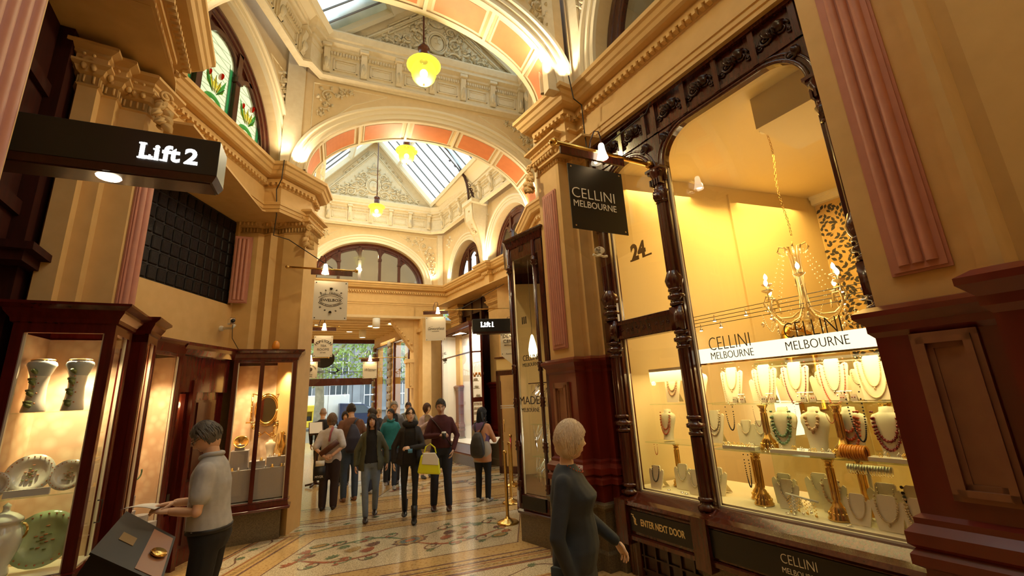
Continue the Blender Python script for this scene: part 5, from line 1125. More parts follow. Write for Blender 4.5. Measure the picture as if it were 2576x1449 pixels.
# B: case left of the shop door, C: narrow case, D: near case
xB = -4.14
pb = [(-3.98, 4.62), (xB, 5.26), (-4.48, 5.26), (-4.48, 4.60)]
pb = [(-3.72, 4.30), (-4.10, 4.80), (xB, 5.30), (-4.48, 5.30), (-4.48, 4.30)]
CB = case('display_case', 'tall dark timber case with pale damask lining and a bust, left of the shop door', pb, [1, 0], .40, .53, 2.47, 2.66, post=.03, cor=.06)
puck(-4.3, 4.95, 2.44, 24); puck(-4.0, 4.5, 2.44, 10)
pc = [(-3.50, 4.02), (-3.64, 4.34), (-4.0, 4.40), (-4.1, 4.02)]
CCs = case('display_case', 'slim dark case with a glazed side, squeezed between the pier and the taller window case', [(-3.72, 3.92), (-3.50, 4.02), (-3.66, 4.32), (-4.02, 4.25)], [1], .40, .53, 2.47, 2.70, post=.03, cor=.09)
puck(-3.7, 4.12, 2.44, 12)
pd_ = [(-3.76, 3.12), (-3.24, 3.40), (-3.46, 3.80), (-3.95, 3.55)]
CD = case('display_case', 'near display case with vases, plates and a jar on glass shelves', pd_, [0, 1], .62, .74, 2.45, 2.68, post=.04, cor=.10, flo='marble')
puck(-3.60, 3.42, 2.42, 26); puck(-3.45, 3.52, 2.42, 12)
D = Fr(pd_[0], (.52, .28))
for z, l_ in ((1.86, 'glass shelf carrying the pair of painted vases'), (1.27, 'glass shelf carrying the row of painted plates')):
    q = MB(); q.plate([D(.02, -.04)[:2], D(.57, -.04)[:2], D(.50, -.36)[:2], D(.02, -.34)[:2]], z - .008, z); tag(q.build('glass_shelf', 'glass_shelf'), l_, 'shelf')
mat('china', (.88, .84, .74), .18, noise=(.80, .80, .70), scale=6, coat=.4); mat('china_blue', (.52, .60, .62), .18, coat=.4); mat('china_leaf', (.22, .28, .10), .3); mat('china_red', (.55, .20, .08), .3); mat('celadon', (.50, .62, .36), .15, coat=.5)
def vase(u, t_, z, label):
    V0 = D(u, t_, z); rt = thing('painted_vase', V0, label, 'vase', 'pair of painted vases')
    q = MB(); q.s = True; prof = [(0, 0), (.066, 0), (.068, .01), (.058, .08), (.050, .18), (.056, .27), (.078, .335), (.086, .355), (.080, .375), (.066, .385), (.066, .40), (.060, .40), (.05, .38), (0, .36)]
    q.lathe(prof[:6], V0, 20); q.mi = 1; q.lathe(prof[5:9], V0, 20); q.mi = 0; q.lathe(prof[8:], V0, 20); q.build('body', ['china', 'china_blue'], rt)
    q = MB(); q.s = True; f = Fr((V0.x, V0.y), D.u)
    for k in range(7): leaf(q, f, -.02 + .02 * (-1) ** k, z + .03 + k * .042, 1.0 + .9 * (-1) ** k, .05, .060 + .0 * k, .3)
    q.mi = 1
    for k in range(10): q.ball(f(.025 * sin(k * 2.1), .066, z + .04 + k * .025), .006, 5, 4)
    q.build('painted_spray', ['china_leaf', 'china_red'], rt); q = MB(); q.s = True; q.tube([V0 + Vector((cos(b) * .067, sin(b) * .067, .395)) for b in [k * pi / 8 for k in range(17)]], .004, 5); q.build('gilt_rim', 'gold', rt)
vase(.15, -.16, 1.86, 'painted vase nearest the corner on the top shelf, green leaf spray'); vase(.37, -.16, 1.86, 'painted vase beside the glazed side of the case, on the top shelf')
def plate(u, t_, z, R, label, m_='china', tilt=.25):
    q = MB(); q.s = True; ax = Vector((D.n[0], D.n[1], tilt)); c_ = D(u, t_, z + R); q.lathe([(0, 0), (R * .6, 0), (R * .68, .012), (R, .022), (R, .026), (R * .66, .018), (R * .6, .008), (0, .008)], c_, 28, ax=ax)
    o = q.build('plate', m_); tag(o, label, 'plate', 'plates standing in the near case'); q = MB(); q.s = True; Q = ax.to_track_quat('Z', 'X')
    for k in range(16): q.mi = k % 2; q.ball(c_ + Q @ Vector((cos(k * 2.4) * R * .035 * k, sin(k * 2.4) * R * .02 * k, .014)), R * .07, 5, 4, (1, 1, .3))
    q.mi = 1
    for k in range(24): q.ball(c_ + Q @ Vector((cos(k * pi / 12) * R * .88, sin(k * pi / 12) * R * .88, .026)), R * .035, 5, 4)
    q.build('painted_scene', ['china_leaf', 'china_red'], o)
plate(.20, -.20, 1.27, .14, 'large painted plate in the middle of the plate shelf'); plate(.42, -.18, 1.27, .11, 'smaller painted plate next to the glazed side of the case'); plate(.05, -.12, 1.27, .09, 'small dish standing in front of the corner of the plate shelf')
plate(.34, -.20, .76, .19, 'large celadon green plate on the floor of the near case', 'celadon')
q = MB(); q.s = True; jc = D(.14, -.12, .76); q.lathe([(0, 0), (.07, 0), (.075, .02), (.065, .06), (.10, .16), (.115, .24), (.10, .30), (.085, .32), (.085, .34), (.10, .345), (.095, .37), (.06, .40), (.02, .42), (.018, .44), (.022, .46), (.0, .48)], jc, 22)
jar = q.build('lidded_jar', 'china'); tag(jar, 'white lidded porcelain jar with gilt handles on the floor of the near case', 'jar'); q = MB(); q.s = True
for s_ in (-1, 1): q.tube([jc + Vector((D.u[0] * s_ * (.10 + .03 * sin(b)), D.u[1] * s_ * (.10 + .03 * sin(b)), .28 + .05 * cos(b))) for b in [k * pi / 6 for k in range(7)]], .008, 5)
q.build('handle', 'gold', jar); q = MB(); q.box(D, .12, .36, -.09, -.07, 1.272, 1.32); tag(q.build('price_card', 'white'), 'small white card in front of the plates', 'card')
q = MB(); q.s = False; hd = Fr(pd_[1], (-.22, .40)); q.tube([hd(.28, .0, 1.0), hd(.28, .03, 1.0), hd(.28, .03, 1.16), hd(.28, .0, 1.16)], .006, 5); q.build('door_handle', 'wire', CD)
# case B contents
for i, (x, y, z, r) in enumerate([(-4.20, 5.05, .72, .09), (-4.18, 4.86, .80, .08), (-4.28, 4.95, .93, .08), (-4.18, 5.20, .62, .06), (-4.15, 4.72, .62, .08)]):
    q = MB(); q.s = True; q.lathe([(0, .535), (r, .535), (r, z + .02), (0, z + .02)], (x, y, 0), 20, smooth=False); tag(q.build('display_drum', 'grey_cloth'), 'grey cloth drum standing in the tall damask case left of the door', 'display drum', 'grey drums in the damask case')
o = BRD['bust'].copy(); COL.objects.link(o); o.location = (-4.28, 4.95, .95); o.rotation_euler = (0, 0, radians(70)); o.scale = (1, 1, 1); tag(o, 'cream bust with a dark leaf necklace in the damask case left of the door', 'display stand'); o.pop('group', None)
q = MB(); q.s = True
for k in range(18): a_ = k / 17 * pi * 1.2 - .3; q.ball(Vector((-4.21, 4.95, 1.19)) + Vector((.0 + .01, cos(a_) * .06, -sin(a_) * .07)), .010, 5, 4)
tag(q.build('leaf_necklace', 'bead_green'), 'dark green leaf necklace on the damask case bust', 'necklace')
# shop door and panelling between B and A
DR = Fr((xB, 5.30), (-4.13 - xB + .0, .92))
root = bpy.data.objects.new('door_1', None); COL.objects.link(root); root['kind'] = 'structure'; root.location = DR(.3)
q = MB(); q.box(DR, -.02, .95, -.25, -.05, 2.05, 2.66); q.box(DR, .34, .95, -.3, -.10, 0, 2.1); q.box(DR, -.03, .03, -.25, 0, 0, 2.66); q.box(DR, .27, .34, -.22, -.02, 0, 2.2); q.sweep([DR(-.02, 0)[:2], DR(.97, 0)[:2]], [(-.05, 2.50), (.0, 2.51), (.03, 2.58), (.06, 2.62), (.06, 2.66), (-.2, 2.66)]); q.build('door_case', 'case_wood', root)
q = MB(); q.box(DR, .03, .27, -.14, -.10, 0, .62); q.box(DR, .03, .27, -.14, -.10, 2.03, 2.1); 
for u in (.03, .24): q.box(DR, u, u + .03, -.14, -.09, .6, 2.05)
q.build('door_leaf', 'case_wood', root); q = MB(); q.add([DR(.05, -.12, .62), DR(.25, -.12, .62), DR(.25, -.12, 2.03), DR(.05, -.12, 2.03)], [(0, 1, 2, 3)]); q.build('door_glass', 'glass', root)
q = MB(); q.box(DR, .04, .27, -.45, -.42, .5, 2.1); q.build('door_blind', 'shop_ceiling', root)
q = MB(); put_text(q, DR, 'BOX', .05, .12, -.115, 1.78, bold=.002); q.tube([DR(.12 + .07 * cos(b), -.115, 1.78 + .13 * sin(b)) for b in [.4 + k * .2 for k in range(12)]], .003, 4); q.tube([DR(.12 + .07 * cos(b), -.115, 1.78 - .13 * sin(b)) for b in [.4 + k * .2 for k in range(12)]], .003, 4); q.box(DR, .19, .23, -.118, -.114, .68, .86); q.build('glass_lettering', 'sign_ink', root)
for z0 in (.2, .95, 1.5):
    q = MB(); q.box(DR, .42, .80, -.10, -.085, z0, z0 + .45); q.box(DR, .45, .77, -.09, -.07, z0 + .03, z0 + .42); q.build('door_panel', 'mahogany', root)
light('case_spot', 'POINT', (-4.42, 5.5, 1.9), 5, WARM2, .05)
# III case beside the right pier
p3 = [(-.04, 6.05), (.37, 5.64), (.78, 6.05), (.62, 7.45), (-.05, 7.38)]
p3 = [(-.05, 7.38), (-.04, 6.05), (.37, 5.64), (.80, 6.1), (.62, 7.45)]
p3 = [(-.04, 6.05), (.43, 5.52), (.95, 6.0), (.62, 7.45), (-.05, 7.38)]
C3 = case('display_case', 'very tall slim shop window marked III with silver chains, between the two arches', p3, [0, 4], .33, .56, 3.72, 4.05, post=.05, cor=.07, wood='mahogany', lining='shop_wall', flo='mahogany', base_in=.0, mull={})
T3 = Fr(p3[0], (.47, -.53))
for u in (.03, .55):
    q = MB(); q.s = True
    for z, pr in ((.66, 1), (1.15, 1), (1.7, 1), (2.15, 1), (3.6, 1.3)):
        q.lathe([(.02, z - .07), (.038 * pr, z - .05), (.03, z - .02), (.042 * pr, z), (.03, z + .02), (.038, z + .05), (.02, z + .07)], T3(u, .01, 0), 12)
    q.tube([T3(u, .01, .45), T3(u, .01, 3.9)], .026, 10); q.build('colonnette', 'mahogany', C3)
q = MB(); q.box(T3, .08, .50, -.03, .03, .40, .55); q.build('sign_panel', 'black_sign', C3)
q = MB(); put_text(q, T3, 'III', .13, .29, .003, 3.85, bold=.004); q.build('roman_number', 'mahogany_dark', C3)
q = MB(); put_text(q, T3, 'III', .14, .26, -.017, 2.80, bold=.003); put_text(q, T3, 'MADE', .15, .27, -.017, 1.72); put_text(q, T3, 'MELBOURNE', .075, .28, -.017, 1.60, sx=.8); put_text(q, T3, 'CELLINI', .11, .34, -.017, 2.28, sx=.8); put_text(q, T3, 'MELBOURNE', .07, .34, -.017, 2.19, sx=.8); q.build('glass_lettering', 'sign_ink', C3)
for z in (1.95, 1.42, 1.02, .78):
    q = MB(); q.plate([T3(.20, -.08)[:2], T3(.56, -.08)[:2], T3(.56, -.35)[:2], T3(.20, -.35)[:2]], z - .012, z); tag(q.build('glass_shelf', 'glass_shelf' if z != 1.95 else 'mahogany'), {1.95: 'dark timber shelf above the chains in the window marked III', 1.42: 'upper glass shelf of chains in the window marked III', 1.02: 'middle glass shelf of chains in the window marked III', .78: 'lowest glass shelf of chains in the window marked III'}[z], 'shelf')
rnd = random.Random(11)
for i in range(60):
    u = rnd.uniform(.22, .54); z = rnd.choice((1.93, 1.40, 1.0)); L = rnd.uniform(.2, .34); q = MB(); du_ = rnd.uniform(-.05, .05)
    q.tube([T3(u, -.1 - rnd.uniform(0, .2), z), T3(u + du_ * .5, -.1, z - L * .6), T3(u + du_, -.1, z - L)], .004, 4); tag(q.build('silver_chain', 'silver'), 'silver chain hanging in the window marked III', 'chain', 'silver chains in the window marked III')
puck(*T3(.35, -.12, 1.90)[:3], 8, c=(1, .9, .7)); puck(*T3(.35, -.2, 3.9)[:3], 14); light('case_spot', 'POINT', T3(.36, -.25, 1.2), 2.5, (1, .92, .75), .05)
q = MB(); q.s = True; c_ = T3(.26, -.15, 0); q.lathe([(.0, 2.62), (.018, 2.60), (.045, 2.5), (.062, 2.40), (.055, 2.32), (.04, 2.30)], c_, 12); sp = q.build('shell_pendant_lamp', 'shade'); tag(sp, 'glowing ribbed shell shaped pendant lamp inside the window marked III', 'pendant lamp'); q = MB(); q.tube([c_ + Vector((0, 0, 2.62)), c_ + Vector((0, 0, 3.7))], .003, 5); q.build('cord', 'wire', sp)
# far corner case (Gewurzhaus)
p4 = [(-2.42, 13.95), (-1.27, 11.98), (-.92, 11.95), (-.95, 12.9), (-1.9, 14.3)]
C4 = case('display_case', 'bright white lit corner shop window with mugs and jars at the far bay', p4, [0, 1], .28, .585, 3.78, 3.92, post=.03, wood='case_wood', lining='white_paint', flo='white_paint', base_in=.06, cor=.05)
F4 = Fr(p4[0], (1.15, -1.97)); G4 = Fr(p4[1], (.35, -.03))
q = MB(); q.box(F4, 0, 2.28, -.03, 0, 3.02, 3.06); q.box(G4, 0, .35, -.03, 0, 3.02, 3.06); q.box(G4, 0, .35, -.03, 0, 1.68, 1.80); q.build('transom', 'case_wood', C4)
light('case_spot', 'AREA', (-1.55, 13.0, 3.7), 45, (1, .93, .80), .8, rot=(0, 0, 0)); light('case_spot', 'AREA', (-1.15, 12.3, 3.7), 16, (1, .85, .6), .3, rot=(0, 0, 0))
q = MB(); put_text(q, F4, 'J. HILL', .13, .30, .003, 3.2); q.s = True; q.ball(F4(.35, .003, 3.0), .07, 8, 6, (1, .1, .8)); q.tube([F4(.25, .003, 2.90), F4(.35, .003, 2.93), F4(.45, .003, 2.90)], .012, 5); q.build('glass_lettering', 'sign_ink', C4)
for k in range(7):
    q = MB(); q.s = True; c_ = G4(.05 + k * .045, -.10, 2.70 - .05 * abs(k % 2)); q.lathe([(0, -.30), (.03, -.30), (.032, -.23), (.028, -.23), (.026, -.29), (0, -.29)], c_, 10); q.tube([c_, c_ + Vector((0, 0, -.24))], .003, 4); tag(q.build('hanging_mug', 'bead_amber' if k % 3 else 'china'), 'small mug hanging from the rail in the far corner window', 'mug', 'mugs hanging in the far corner window')
q = MB(); q.tube([G4(-.02, -.10, 2.72), G4(.36, -.10, 2.78)], .008, 5); tag(q.build('mug_rail', 'silver'), 'thin rail with hooks for mugs in the far corner window', 'rail')
for z in (1.60, 1.48, 1.36, 1.12, .95):
    q = MB(); q.box(G4, .02, .33, -.20, -.06, z - .015, z); tag(q.build('shelf', 'white_paint'), 'white shelf in the far corner window, %s' % {1.60: 'topmost with jars', 1.48: 'second with jars', 1.36: 'third with jars', 1.12: 'with brown boxes', .95: 'lowest with boxes'}[z], 'shelf')
    for k in range(7 if z > 1.3 else 3):
        q = MB(); w_ = .015 if z > 1.3 else .04; u = .04 + k * (.04 if z > 1.3 else .1)
        if z > 1.3: q.s = True; q.lathe([(0, z), (.014, z), (.014, z + .05), (.008, z + .06), (0, z + .065)], G4(u, -.10, 0), 8)
        else: q.box(G4, u, u + .07, -.14, -.08, z, z + .07)
        tag(q.build('spice_jar' if z > 1.3 else 'box', 'bead_tan'), 'tiny spice jar on the white shelves of the far corner window' if z > 1.3 else 'small brown box on the low shelves of the far corner window', 'jar' if z > 1.3 else 'box', 'jars and boxes in the far corner window %s' % ('a' if z > 1.3 else 'b'))
for i, (u, z) in enumerate(((.12, 2.35), (.14, 2.15), (.18, 1.92))):
    q = MB(); q.s = True; q.lathe([(0, 0), (.05, 0), (.065, .03), (.05, .06), (.02, .075), (0, .08)], G4(u, -.1, z - .1), 12); q.plate([G4(u - .08, -.05)[:2], G4(u + .08, -.05)[:2], G4(u + .08, -.15)[:2], G4(u - .08, -.15)[:2]], z - .12, z - .10); tag(q.build('teapot', 'china'), 'small pot on a bracket in the far corner window, ' + ('upper', 'middle', 'lower')[i], 'pot')
# ================================================================ hanging signs, lamps, street
def bell_lamp(p, parent, s=1.0, drop=.0):
    q = MB(); q.s = True; q.lathe([(.0, .07), (.022, .07), (.03, .05), (.035, 0), (.045, -.05), (.058, -.09), (.050, -.09), (.0, -.02)], p, 10)
    q.v = [tuple(Vector(p) + (Vector(v) - Vector(p)) * s) for v in q.v]; q.build('glass_shade', 'lamp_glow', parent)
def hang_sign(name, label, P, u, z, rod, board, draw, rod_r=.018, perspex=None, lamp=.5, mt='white_paint', power=14, neck=True, rail=True, ink='sign_ink'):
    """P plan point of the rod's left end, u its direction to the right; rod (u0,u1) at height z; board (u0,u1,z0,z1)"""
    f = Fr(P, u); root = thing(name, f(sum(board[:2]) / 2, 0, board[2]), label, 'sign'); q = MB(); q.s = True
    q.tube([f(rod[0], 0, z), f(rod[1], 0, z)], rod_r, 8); q.ball(f(rod[0], 0, z), rod_r * 1.8, 8, 6); q.ball(f(rod[1], 0, z), rod_r * 2, 8, 6); q.build('rod', 'brass', root)
    q = MB(); q.box(f, board[0] - .06, board[1] + .06, -.012, .012, z - .10, z - .02); q.build('hanging_rail', 'mahogany', root)
    if perspex:
        a, b, z0, zv, zt = perspex; q = MB(); q.add([f(a, -.002, zt), f(a, -.002, z0), f((a + b) / 2, -.002, zv), f(b, -.002, z0), f(b, -.002, zt)], [(0, 1, 2, 3, 4)]); q.build('perspex_sheet', 'perspex', root)
    q = MB(); q.box(f, board[0], board[1], .004, .012, board[2], board[3]); bd = q.build('board', mt, root)
    q = MB(); w_ = board[1] - board[0]
    for x in (board[0] + .04 * w_ + .01, board[1] - .04 * w_ - .01):
        for y in (board[2] + .03, board[3] - .03): q.box(f, x - .008, x + .008, .012, .016, y - .008, y + .008)
    q.build('fixing_screw', 'black' if mt != 'black_sign' else 'silver', bd)
    q = MB(); draw(q, f, (board[0] + board[1]) / 2, .0135, (board[2] + board[3]) / 2, w_); q.build('lettering', ink, bd)
    lu = board[0] + w_ * lamp; q = MB(); q.s = True
    q.tube([f(lu - .12, 0, z), f(lu - .11, .03, z + .10), f(lu - .07, .05, z + .20), f(lu - .02, .05, z + .21), f(lu, .05, z + .15), f(lu, .05, z + .06)], .008, 6); nk = q.build('lamp_arm', 'iron', root)
    bell_lamp(f(lu, .05, z), nk); 
    q = MB(); q.s = True
    light('sign_lamp', 'POINT', f(lu, .06, z - .05), power, WARM2, .04)
    return root
def cellini(q, f, u, t, z, w_): put_text(q, f, 'CELLINI', .155, u - .05, t, 3.635, sx=.97, bold=-.002); put_text(q, f, 'MELBOURNE', .095, u - .045, t, 3.525, sx=.93)
o = hang_sign('hanging_sign', 'black square hanging sign in a clear sheet on a brass rod, white jewellery shop name', (.47, 3.63), (1.08, .52), 4.14, (0, 1.2), (.13, .78, 3.27, 3.94), cellini, .024, (.0, .84, 3.13, 2.91, 4.04), .62, 'black_sign', 9, ink='white')
f = Fr((.47, 3.63), (1.08, .52)); q = MB(); q.s = True; q.ball(f(.41, .004, 3.08), .05, 12, 6, (1, .08, .8)); q.tube([f(.33, .006, 3.03), f(.37, .006, 3.02), f(.41, .006, 3.03), f(.45, .006, 3.02), f(.49, .006, 3.03)], .012, 5); q.s = False; lg = q.build('arcade_emblem', 'sign_cream', o)
q = MB(); put_text(q, f, 'BLOCK', .028, .41, .009, 3.082); put_text(q, f, 'The', .016, .41, .009, 3.105); put_text(q, f, 'Arcade', .016, .41, .009, 3.06); q.build('emblem_lettering', 'sign_ink', lg)
def flour(q, f, u, t, z, w_):
    for s_ in (1, -1):
        q.tube([f(u - .36 * w_ + .72 * w_ * i / 16, t, z + s_ * (.10 + .16 * sin(pi * i / 16)) * w_ * .8) for i in range(17)], .004, 4); q.tube([f(u - .30 * w_ + .60 * w_ * i / 16, t, z + s_ * (.07 + .12 * sin(pi * i / 16)) * w_ * .8) for i in range(17)], .003, 4)
        for e in (1, -1): spiral(q, f, u + e * .30 * w_, z + s_ * .24 * w_, .035 * w_, 0, e * s_, t - .01, .004, 1.2, 8); spiral(q, f, u + e * .16 * w_, z + s_ * .33 * w_, .03 * w_, 0, e * s_, t - .01, .004, 1.2, 8)
        for k in (-1, 0, 1): leaf(q, f, u, z + s_ * .34 * w_, s_ * pi / 2 + k * .5, .09 * w_, t - .012, .25)
def french(q, f, u, t, z, w_): arc_text(q, f, 'THE FRENCH', .046, u, t, z + .115, .30, .95); put_text(q, f, 'JEWELBOX', .060, u, t, z, sx=1.12, bold=.001); arc_text(q, f, 'THE BLOCK ARCADE', .030, u, t, z - .085, .32, .95, up=False); flour(q, f, u, t, z, w_)
hang_sign('hanging_sign', 'large white hanging board with the scrolled french jewel shop lettering', (-3.50, 6.34), (.92, .40), 3.93, (0, 1.02), (.40, .90, 3.10, 3.73), french, .016, None, .3)
def hope(q, f, u, t, z, w_): arc_text(q, f, 'HOPETOUN', .085, u, t, z + .12, .22, 1.6, bold=.001); put_text(q, f, 'TEA', .075, u, t, z + .01); put_text(q, f, 'ROOMS', .075, u, t, z - .075); put_text(q, f, 'EST 1892', .032, u, t, z - .15)
hang_sign('hanging_sign', 'white square tea rooms sign hanging in the middle of the far bay', (-5.1, 9.78), (.92, .40), 3.62, (0, .95), (.42, .83, 2.90, 3.40), hope, .012, None, .5)
def tree_(q, f, u, t, z, w_): arc_text(q, f, 'Crabtree & Evelyn', .05, u, t, z + .13, .16, 2.3); q.s = True; q.ball(f(u, t, z + .02), .075, 10, 6, (1, .05, .8)); q.s = False; q.tube([f(u, t, z - .02), f(u, t, z - .12)], .01, 5); q.tube([f(u - .07, t, z - .12), f(u + .07, t, z - .12)], .006, 5); put_text(q, f, 'LONDON', .03, u, t, z - .17)
hang_sign('hanging_sign', 'cream square sign with a round tree emblem, low beside the far left wall', (-6.3, 11.42), (.92, .40), 3.08, (.2, 1.2), (.55, .93, 2.52, 2.97), tree_, .012, (.5, 1.0, 2.45, 2.25, 3.0), .5, 'sign_cream')
def witt(q, f, u, t, z, w_): put_text(q, f, 'Wittner', .115, u, t, z, shear=.35, sx=.85)
hang_sign('hanging_sign', 'cream square sign with a slanted handwritten shoe shop name near the entrance', (-4.45, 12.2), (.95, .32), 3.05, (0, 1.3), (.10, .48, 2.48, 2.94), witt, .012, (.02, .56, 2.42, 2.22, 3.0), .5, 'sign_cream')
def gew(q, f, u, t, z, w_): put_text(q, f, 'Gewurzhaus', .105, u, t, z, shear=.4, sx=.78); put_text(q, f, 'SPICES BLENDED', .024, u, t, z - .07); q.box(f, u - .12, u - .11, t, t + .003, z + .05, z + .06); q.box(f, u - .09, u - .08, t, t + .003, z + .05, z + .06)
hang_sign('hanging_sign', 'white board with thin handwritten spice shop name, lit by two bell lamps', (-2.32, 10.76), (2.2, .25), 4.03, (0, 2.3), (.06, .57, 3.25, 3.86), gew, .012, None, .62)
q = MB(); q.s = True; f = Fr((-2.32, 10.76), (2.2, .25))
def dental(q, f, u, t, z, w_): put_text(q, f, 'DENTAL', .10, u, t, z + .17); put_text(q, f, 'CENTRE', .10, u, t, z + .06); put_text(q, f, 'MEZZANINE FLOOR', .037, u, t, z - .02); leaf(q, f, u, z - .16, 1.1, .06, t - .01); put_text(q, f, 'Australian Unity', .045, u, t, z - .20, shear=.3)
hang_sign('hanging_sign', 'white pointed banner for the dental centre, half behind the tall window marked III', (-.42, 8.98), (1, .05), 3.22, (0, .75), (.12, .60, 2.62, 3.08), dental, .01, None, .5); q = MB(); q.prism(Fr((-.42, 8.98), (1, .05)), [(.12, 2.62), (.60, 2.62), (.36, 2.42)], .004, .012); tag(q.build('banner_point', 'white_paint'), 'pointed lower tip of the dental centre banner', 'banner')
# lift signs: black light boxes with serif lettering
def serif(q, f, u, t, z, s, txt):
    x = u
    for ch, w_, bars in (('L', .50, ((0, .26, 0, .05), (0, .26, .67, .72), (.38, .44, 0, .20))), ('i', .26, ((0, .22, 0, .05), (0, .12, .47, .52))), ('f', .30, ((0, .25, 0, .05),)), ('t', .32, ()), (' ', .22, ()), (txt[-1], .4, ((0, .34, 0, .05),) if txt[-1] == '1' else ())):
        if ch != ' ':
            vs, fs = text_bm(ch, s * 1.0, extrude=.002, bold=.028 * s, align='LEFT'); xs = min(v.x for v in vs); zs = min(v.y for v in vs); q.add([f(x + (v.x - xs) + (.05 * s if bars else 0), t + v.z, z + v.y - zs) for v in vs], fs, False)
        for a, b_, c, d in bars: q.box(f, x + a * s, x + b_ * s, t, t + .004, z + c * s, z + d * s)
        x += w_ * s
def lift_sign(name, label, P, u, L, z0, z1, depth, txt, tu, tz, ts):
    f = Fr(P, u); root = thing(name, f(-L / 2, 0, z0), label, 'sign'); q = MB(); q.box(f, -L, 0, -depth, 0, z0, z1); b = q.build('sign_box', 'black_sign', root, bevel=.004)
    q = MB(); q.sweep([f(-L)[:2], f(0)[:2], f(0, -depth)[:2]], [(.0, z0), (-.02, z0 - .03), (-.05, z0 - .035)]); q.box(f, -L, -.03, -depth, -.03, z0 - .036, z0); q.build('bottom_trim', 'mahogany_dark', root)
    q = MB(); serif(q, f, tu, .001, tz, ts, txt); q.build('lettering', 'led', b)
    q = MB(); q.s = True; q.lathe([(0, 0), (.035, 0), (.045, -.006), (.05, 0)], f(tu - .125, -depth * .5, z0 - .037), 14); q.build('downlight', 'lamp_glow', root); return root
lift_sign('lift_sign', 'long black lift sign projecting over the near display case, reading Lift 2', (-1.51, 1.99), (.918, .396), 1.45, 2.985, 3.19, .16, 'Lift 2', -.335, 3.033, .118)
lift_sign('lift_sign', 'small black lift sign at the far bay, reading Lift 1', (.55, 8.70), (.985, .17), 1.40, 3.07, 3.33, .2, 'Lift 1', -1.24, 3.165, .14)
# pendant lamps -------------------------------------------------------
def pendant(p, ztop, label, s=1.0, pw_=110):
    x, y, z = p; root = thing('pendant_lamp', p, label, 'pendant lamp', None); V0 = Vector(p)
    def L(n, prof, m_, nn=22, par=root):
        q = MB(); q.s = True; q.lathe([(r * s, h * s) for r, h in prof], V0, nn); return q.build(n, m_, par)
    q = MB(); q.s = True; q.tube([V0 + Vector((0, 0, .40 * s)), (x, y, ztop)], .013, 6); q.ball(V0 + Vector((0, 0, .50 * s)), .02, 6, 5); q.build('rod', 'pendant_wood', root)
    L('cap', [(0, .44), (.075, .43), (.08, .415), (.085, .40), (.07, .385), (.07, .33), (.078, .31), (.072, .24), (.076, .22), (.07, .205), (0, .20)], 'pendant_wood')
    L('glass_brim', [(.06, .215), (.14, .19), (.22, .145), (.235, .125), (.22, .135), (.14, .18), (.06, .20)], 'globe')
    gb = L('globe', [(.06, .19), (.11, .15), (.15, .10), (.168, .04), (.168, -.02), (.15, -.08), (.11, -.13), (.05, -.165), (0, -.172)], 'globe'); L('finial', [(0, -.165), (.012, -.17), (.014, -.19), (.006, -.205), (0, -.21)], 'pendant_wood', 8)
    q = MB(); q.s = True; q.ball(V0 + Vector((0, 0, 0)), .055 * s, 12, 8); q.build('bulb', 'bulb', gb)
    light('pendant_glow', 'POINT', (x, y, z - .32 * s), pw_ * .85, (1, .80, .46), .10)
mg = bpy.data.materials['globe']; n_, l_ = mg.node_tree.nodes, mg.node_tree.links; out = [a for a in n_ if a.type == 'OUTPUT_MATERIAL'][0]; b_ = n_['Principled BSDF']; tp = n_.new('ShaderNodeBsdfTransparent'); tp.inputs[0].default_value = (.95, .95, .35, 1); mx = n_.new('ShaderNodeMixShader'); mx.inputs[0].default_value = .38
l_.new(b_.outputs[0], mx.inputs[1]); l_.new(tp.outputs[0], mx.inputs[2]); l_.new(mx.outputs[0], out.inputs[0])
pendant((-1.06, 4.95, 6.16), 10.3, 'nearest yellow-green glass globe lamp hanging in the first bay'); pendant((-2.13, 8.2, 6.93), 10.6, 'yellow-green globe lamp hanging just beyond the second arch, before the roof glass'); pendant((-3.75, 11.2, 7.1), 10.6, 'small looking yellow-green globe lamp hanging furthest off, below the carved gable', pw_=150); pendant((1.2, .9, 6.6), 9.9, 'unseen globe lamp added over the near corridor for warm fill', pw_=42); pendant((2.2, -1.6, 6.6), 9.9, 'second unseen globe lamp added over the near corridor for warm fill', pw_=30)  # the last pair hang out of view, added as warm fill
# wires along the cornices, camera on the left wall
def cable(pts, label, r=.008, m_='wire'):
    q = MB(); q.s = True; q.tube(pts, r, 5); tag(q.build('cable', m_), label, 'cable')
cable([(.84, 4.50, 5.62), (.88, 4.52, 5.3), (.99, 4.62, 5.28), (1.0, 4.66, 4.9), (1.0, 4.62, 4.6)], 'dark cable dropping over the cornice by the big right pier'); cable([(.75, 3.77, 4.16), (1.0, 4.1, 4.3), (1.5, 3.9, 4.6), (1.6, 4.0, 4.8)], 'thin cable running from the brass rod of the black sign up to the cornice')
cable([(-3.5, 6.0, 5.6), (-3.55, 6.06, 5.3), (-3.7, 6.2, 5.2), (-3.72, 6.3, 4.8), (-3.8, 6.4, 4.5), (-3.6, 6.5, 4.45), (-2.9, 6.6, 3.95)], 'dark cable running from the left ledge down to the french shop sign'); cable([(-.2, 11.0, 4.7), (-1.3, 10.9, 4.1), (-1.5, 10.86, 4.05)], 'thin cable sloping to the spice shop sign')
SC = thing('security_camera', (-4.3, 6.45, 3.05), 'small grey security camera on a bracket on the left bay wall', 'camera'); q = MB(); q.s = True
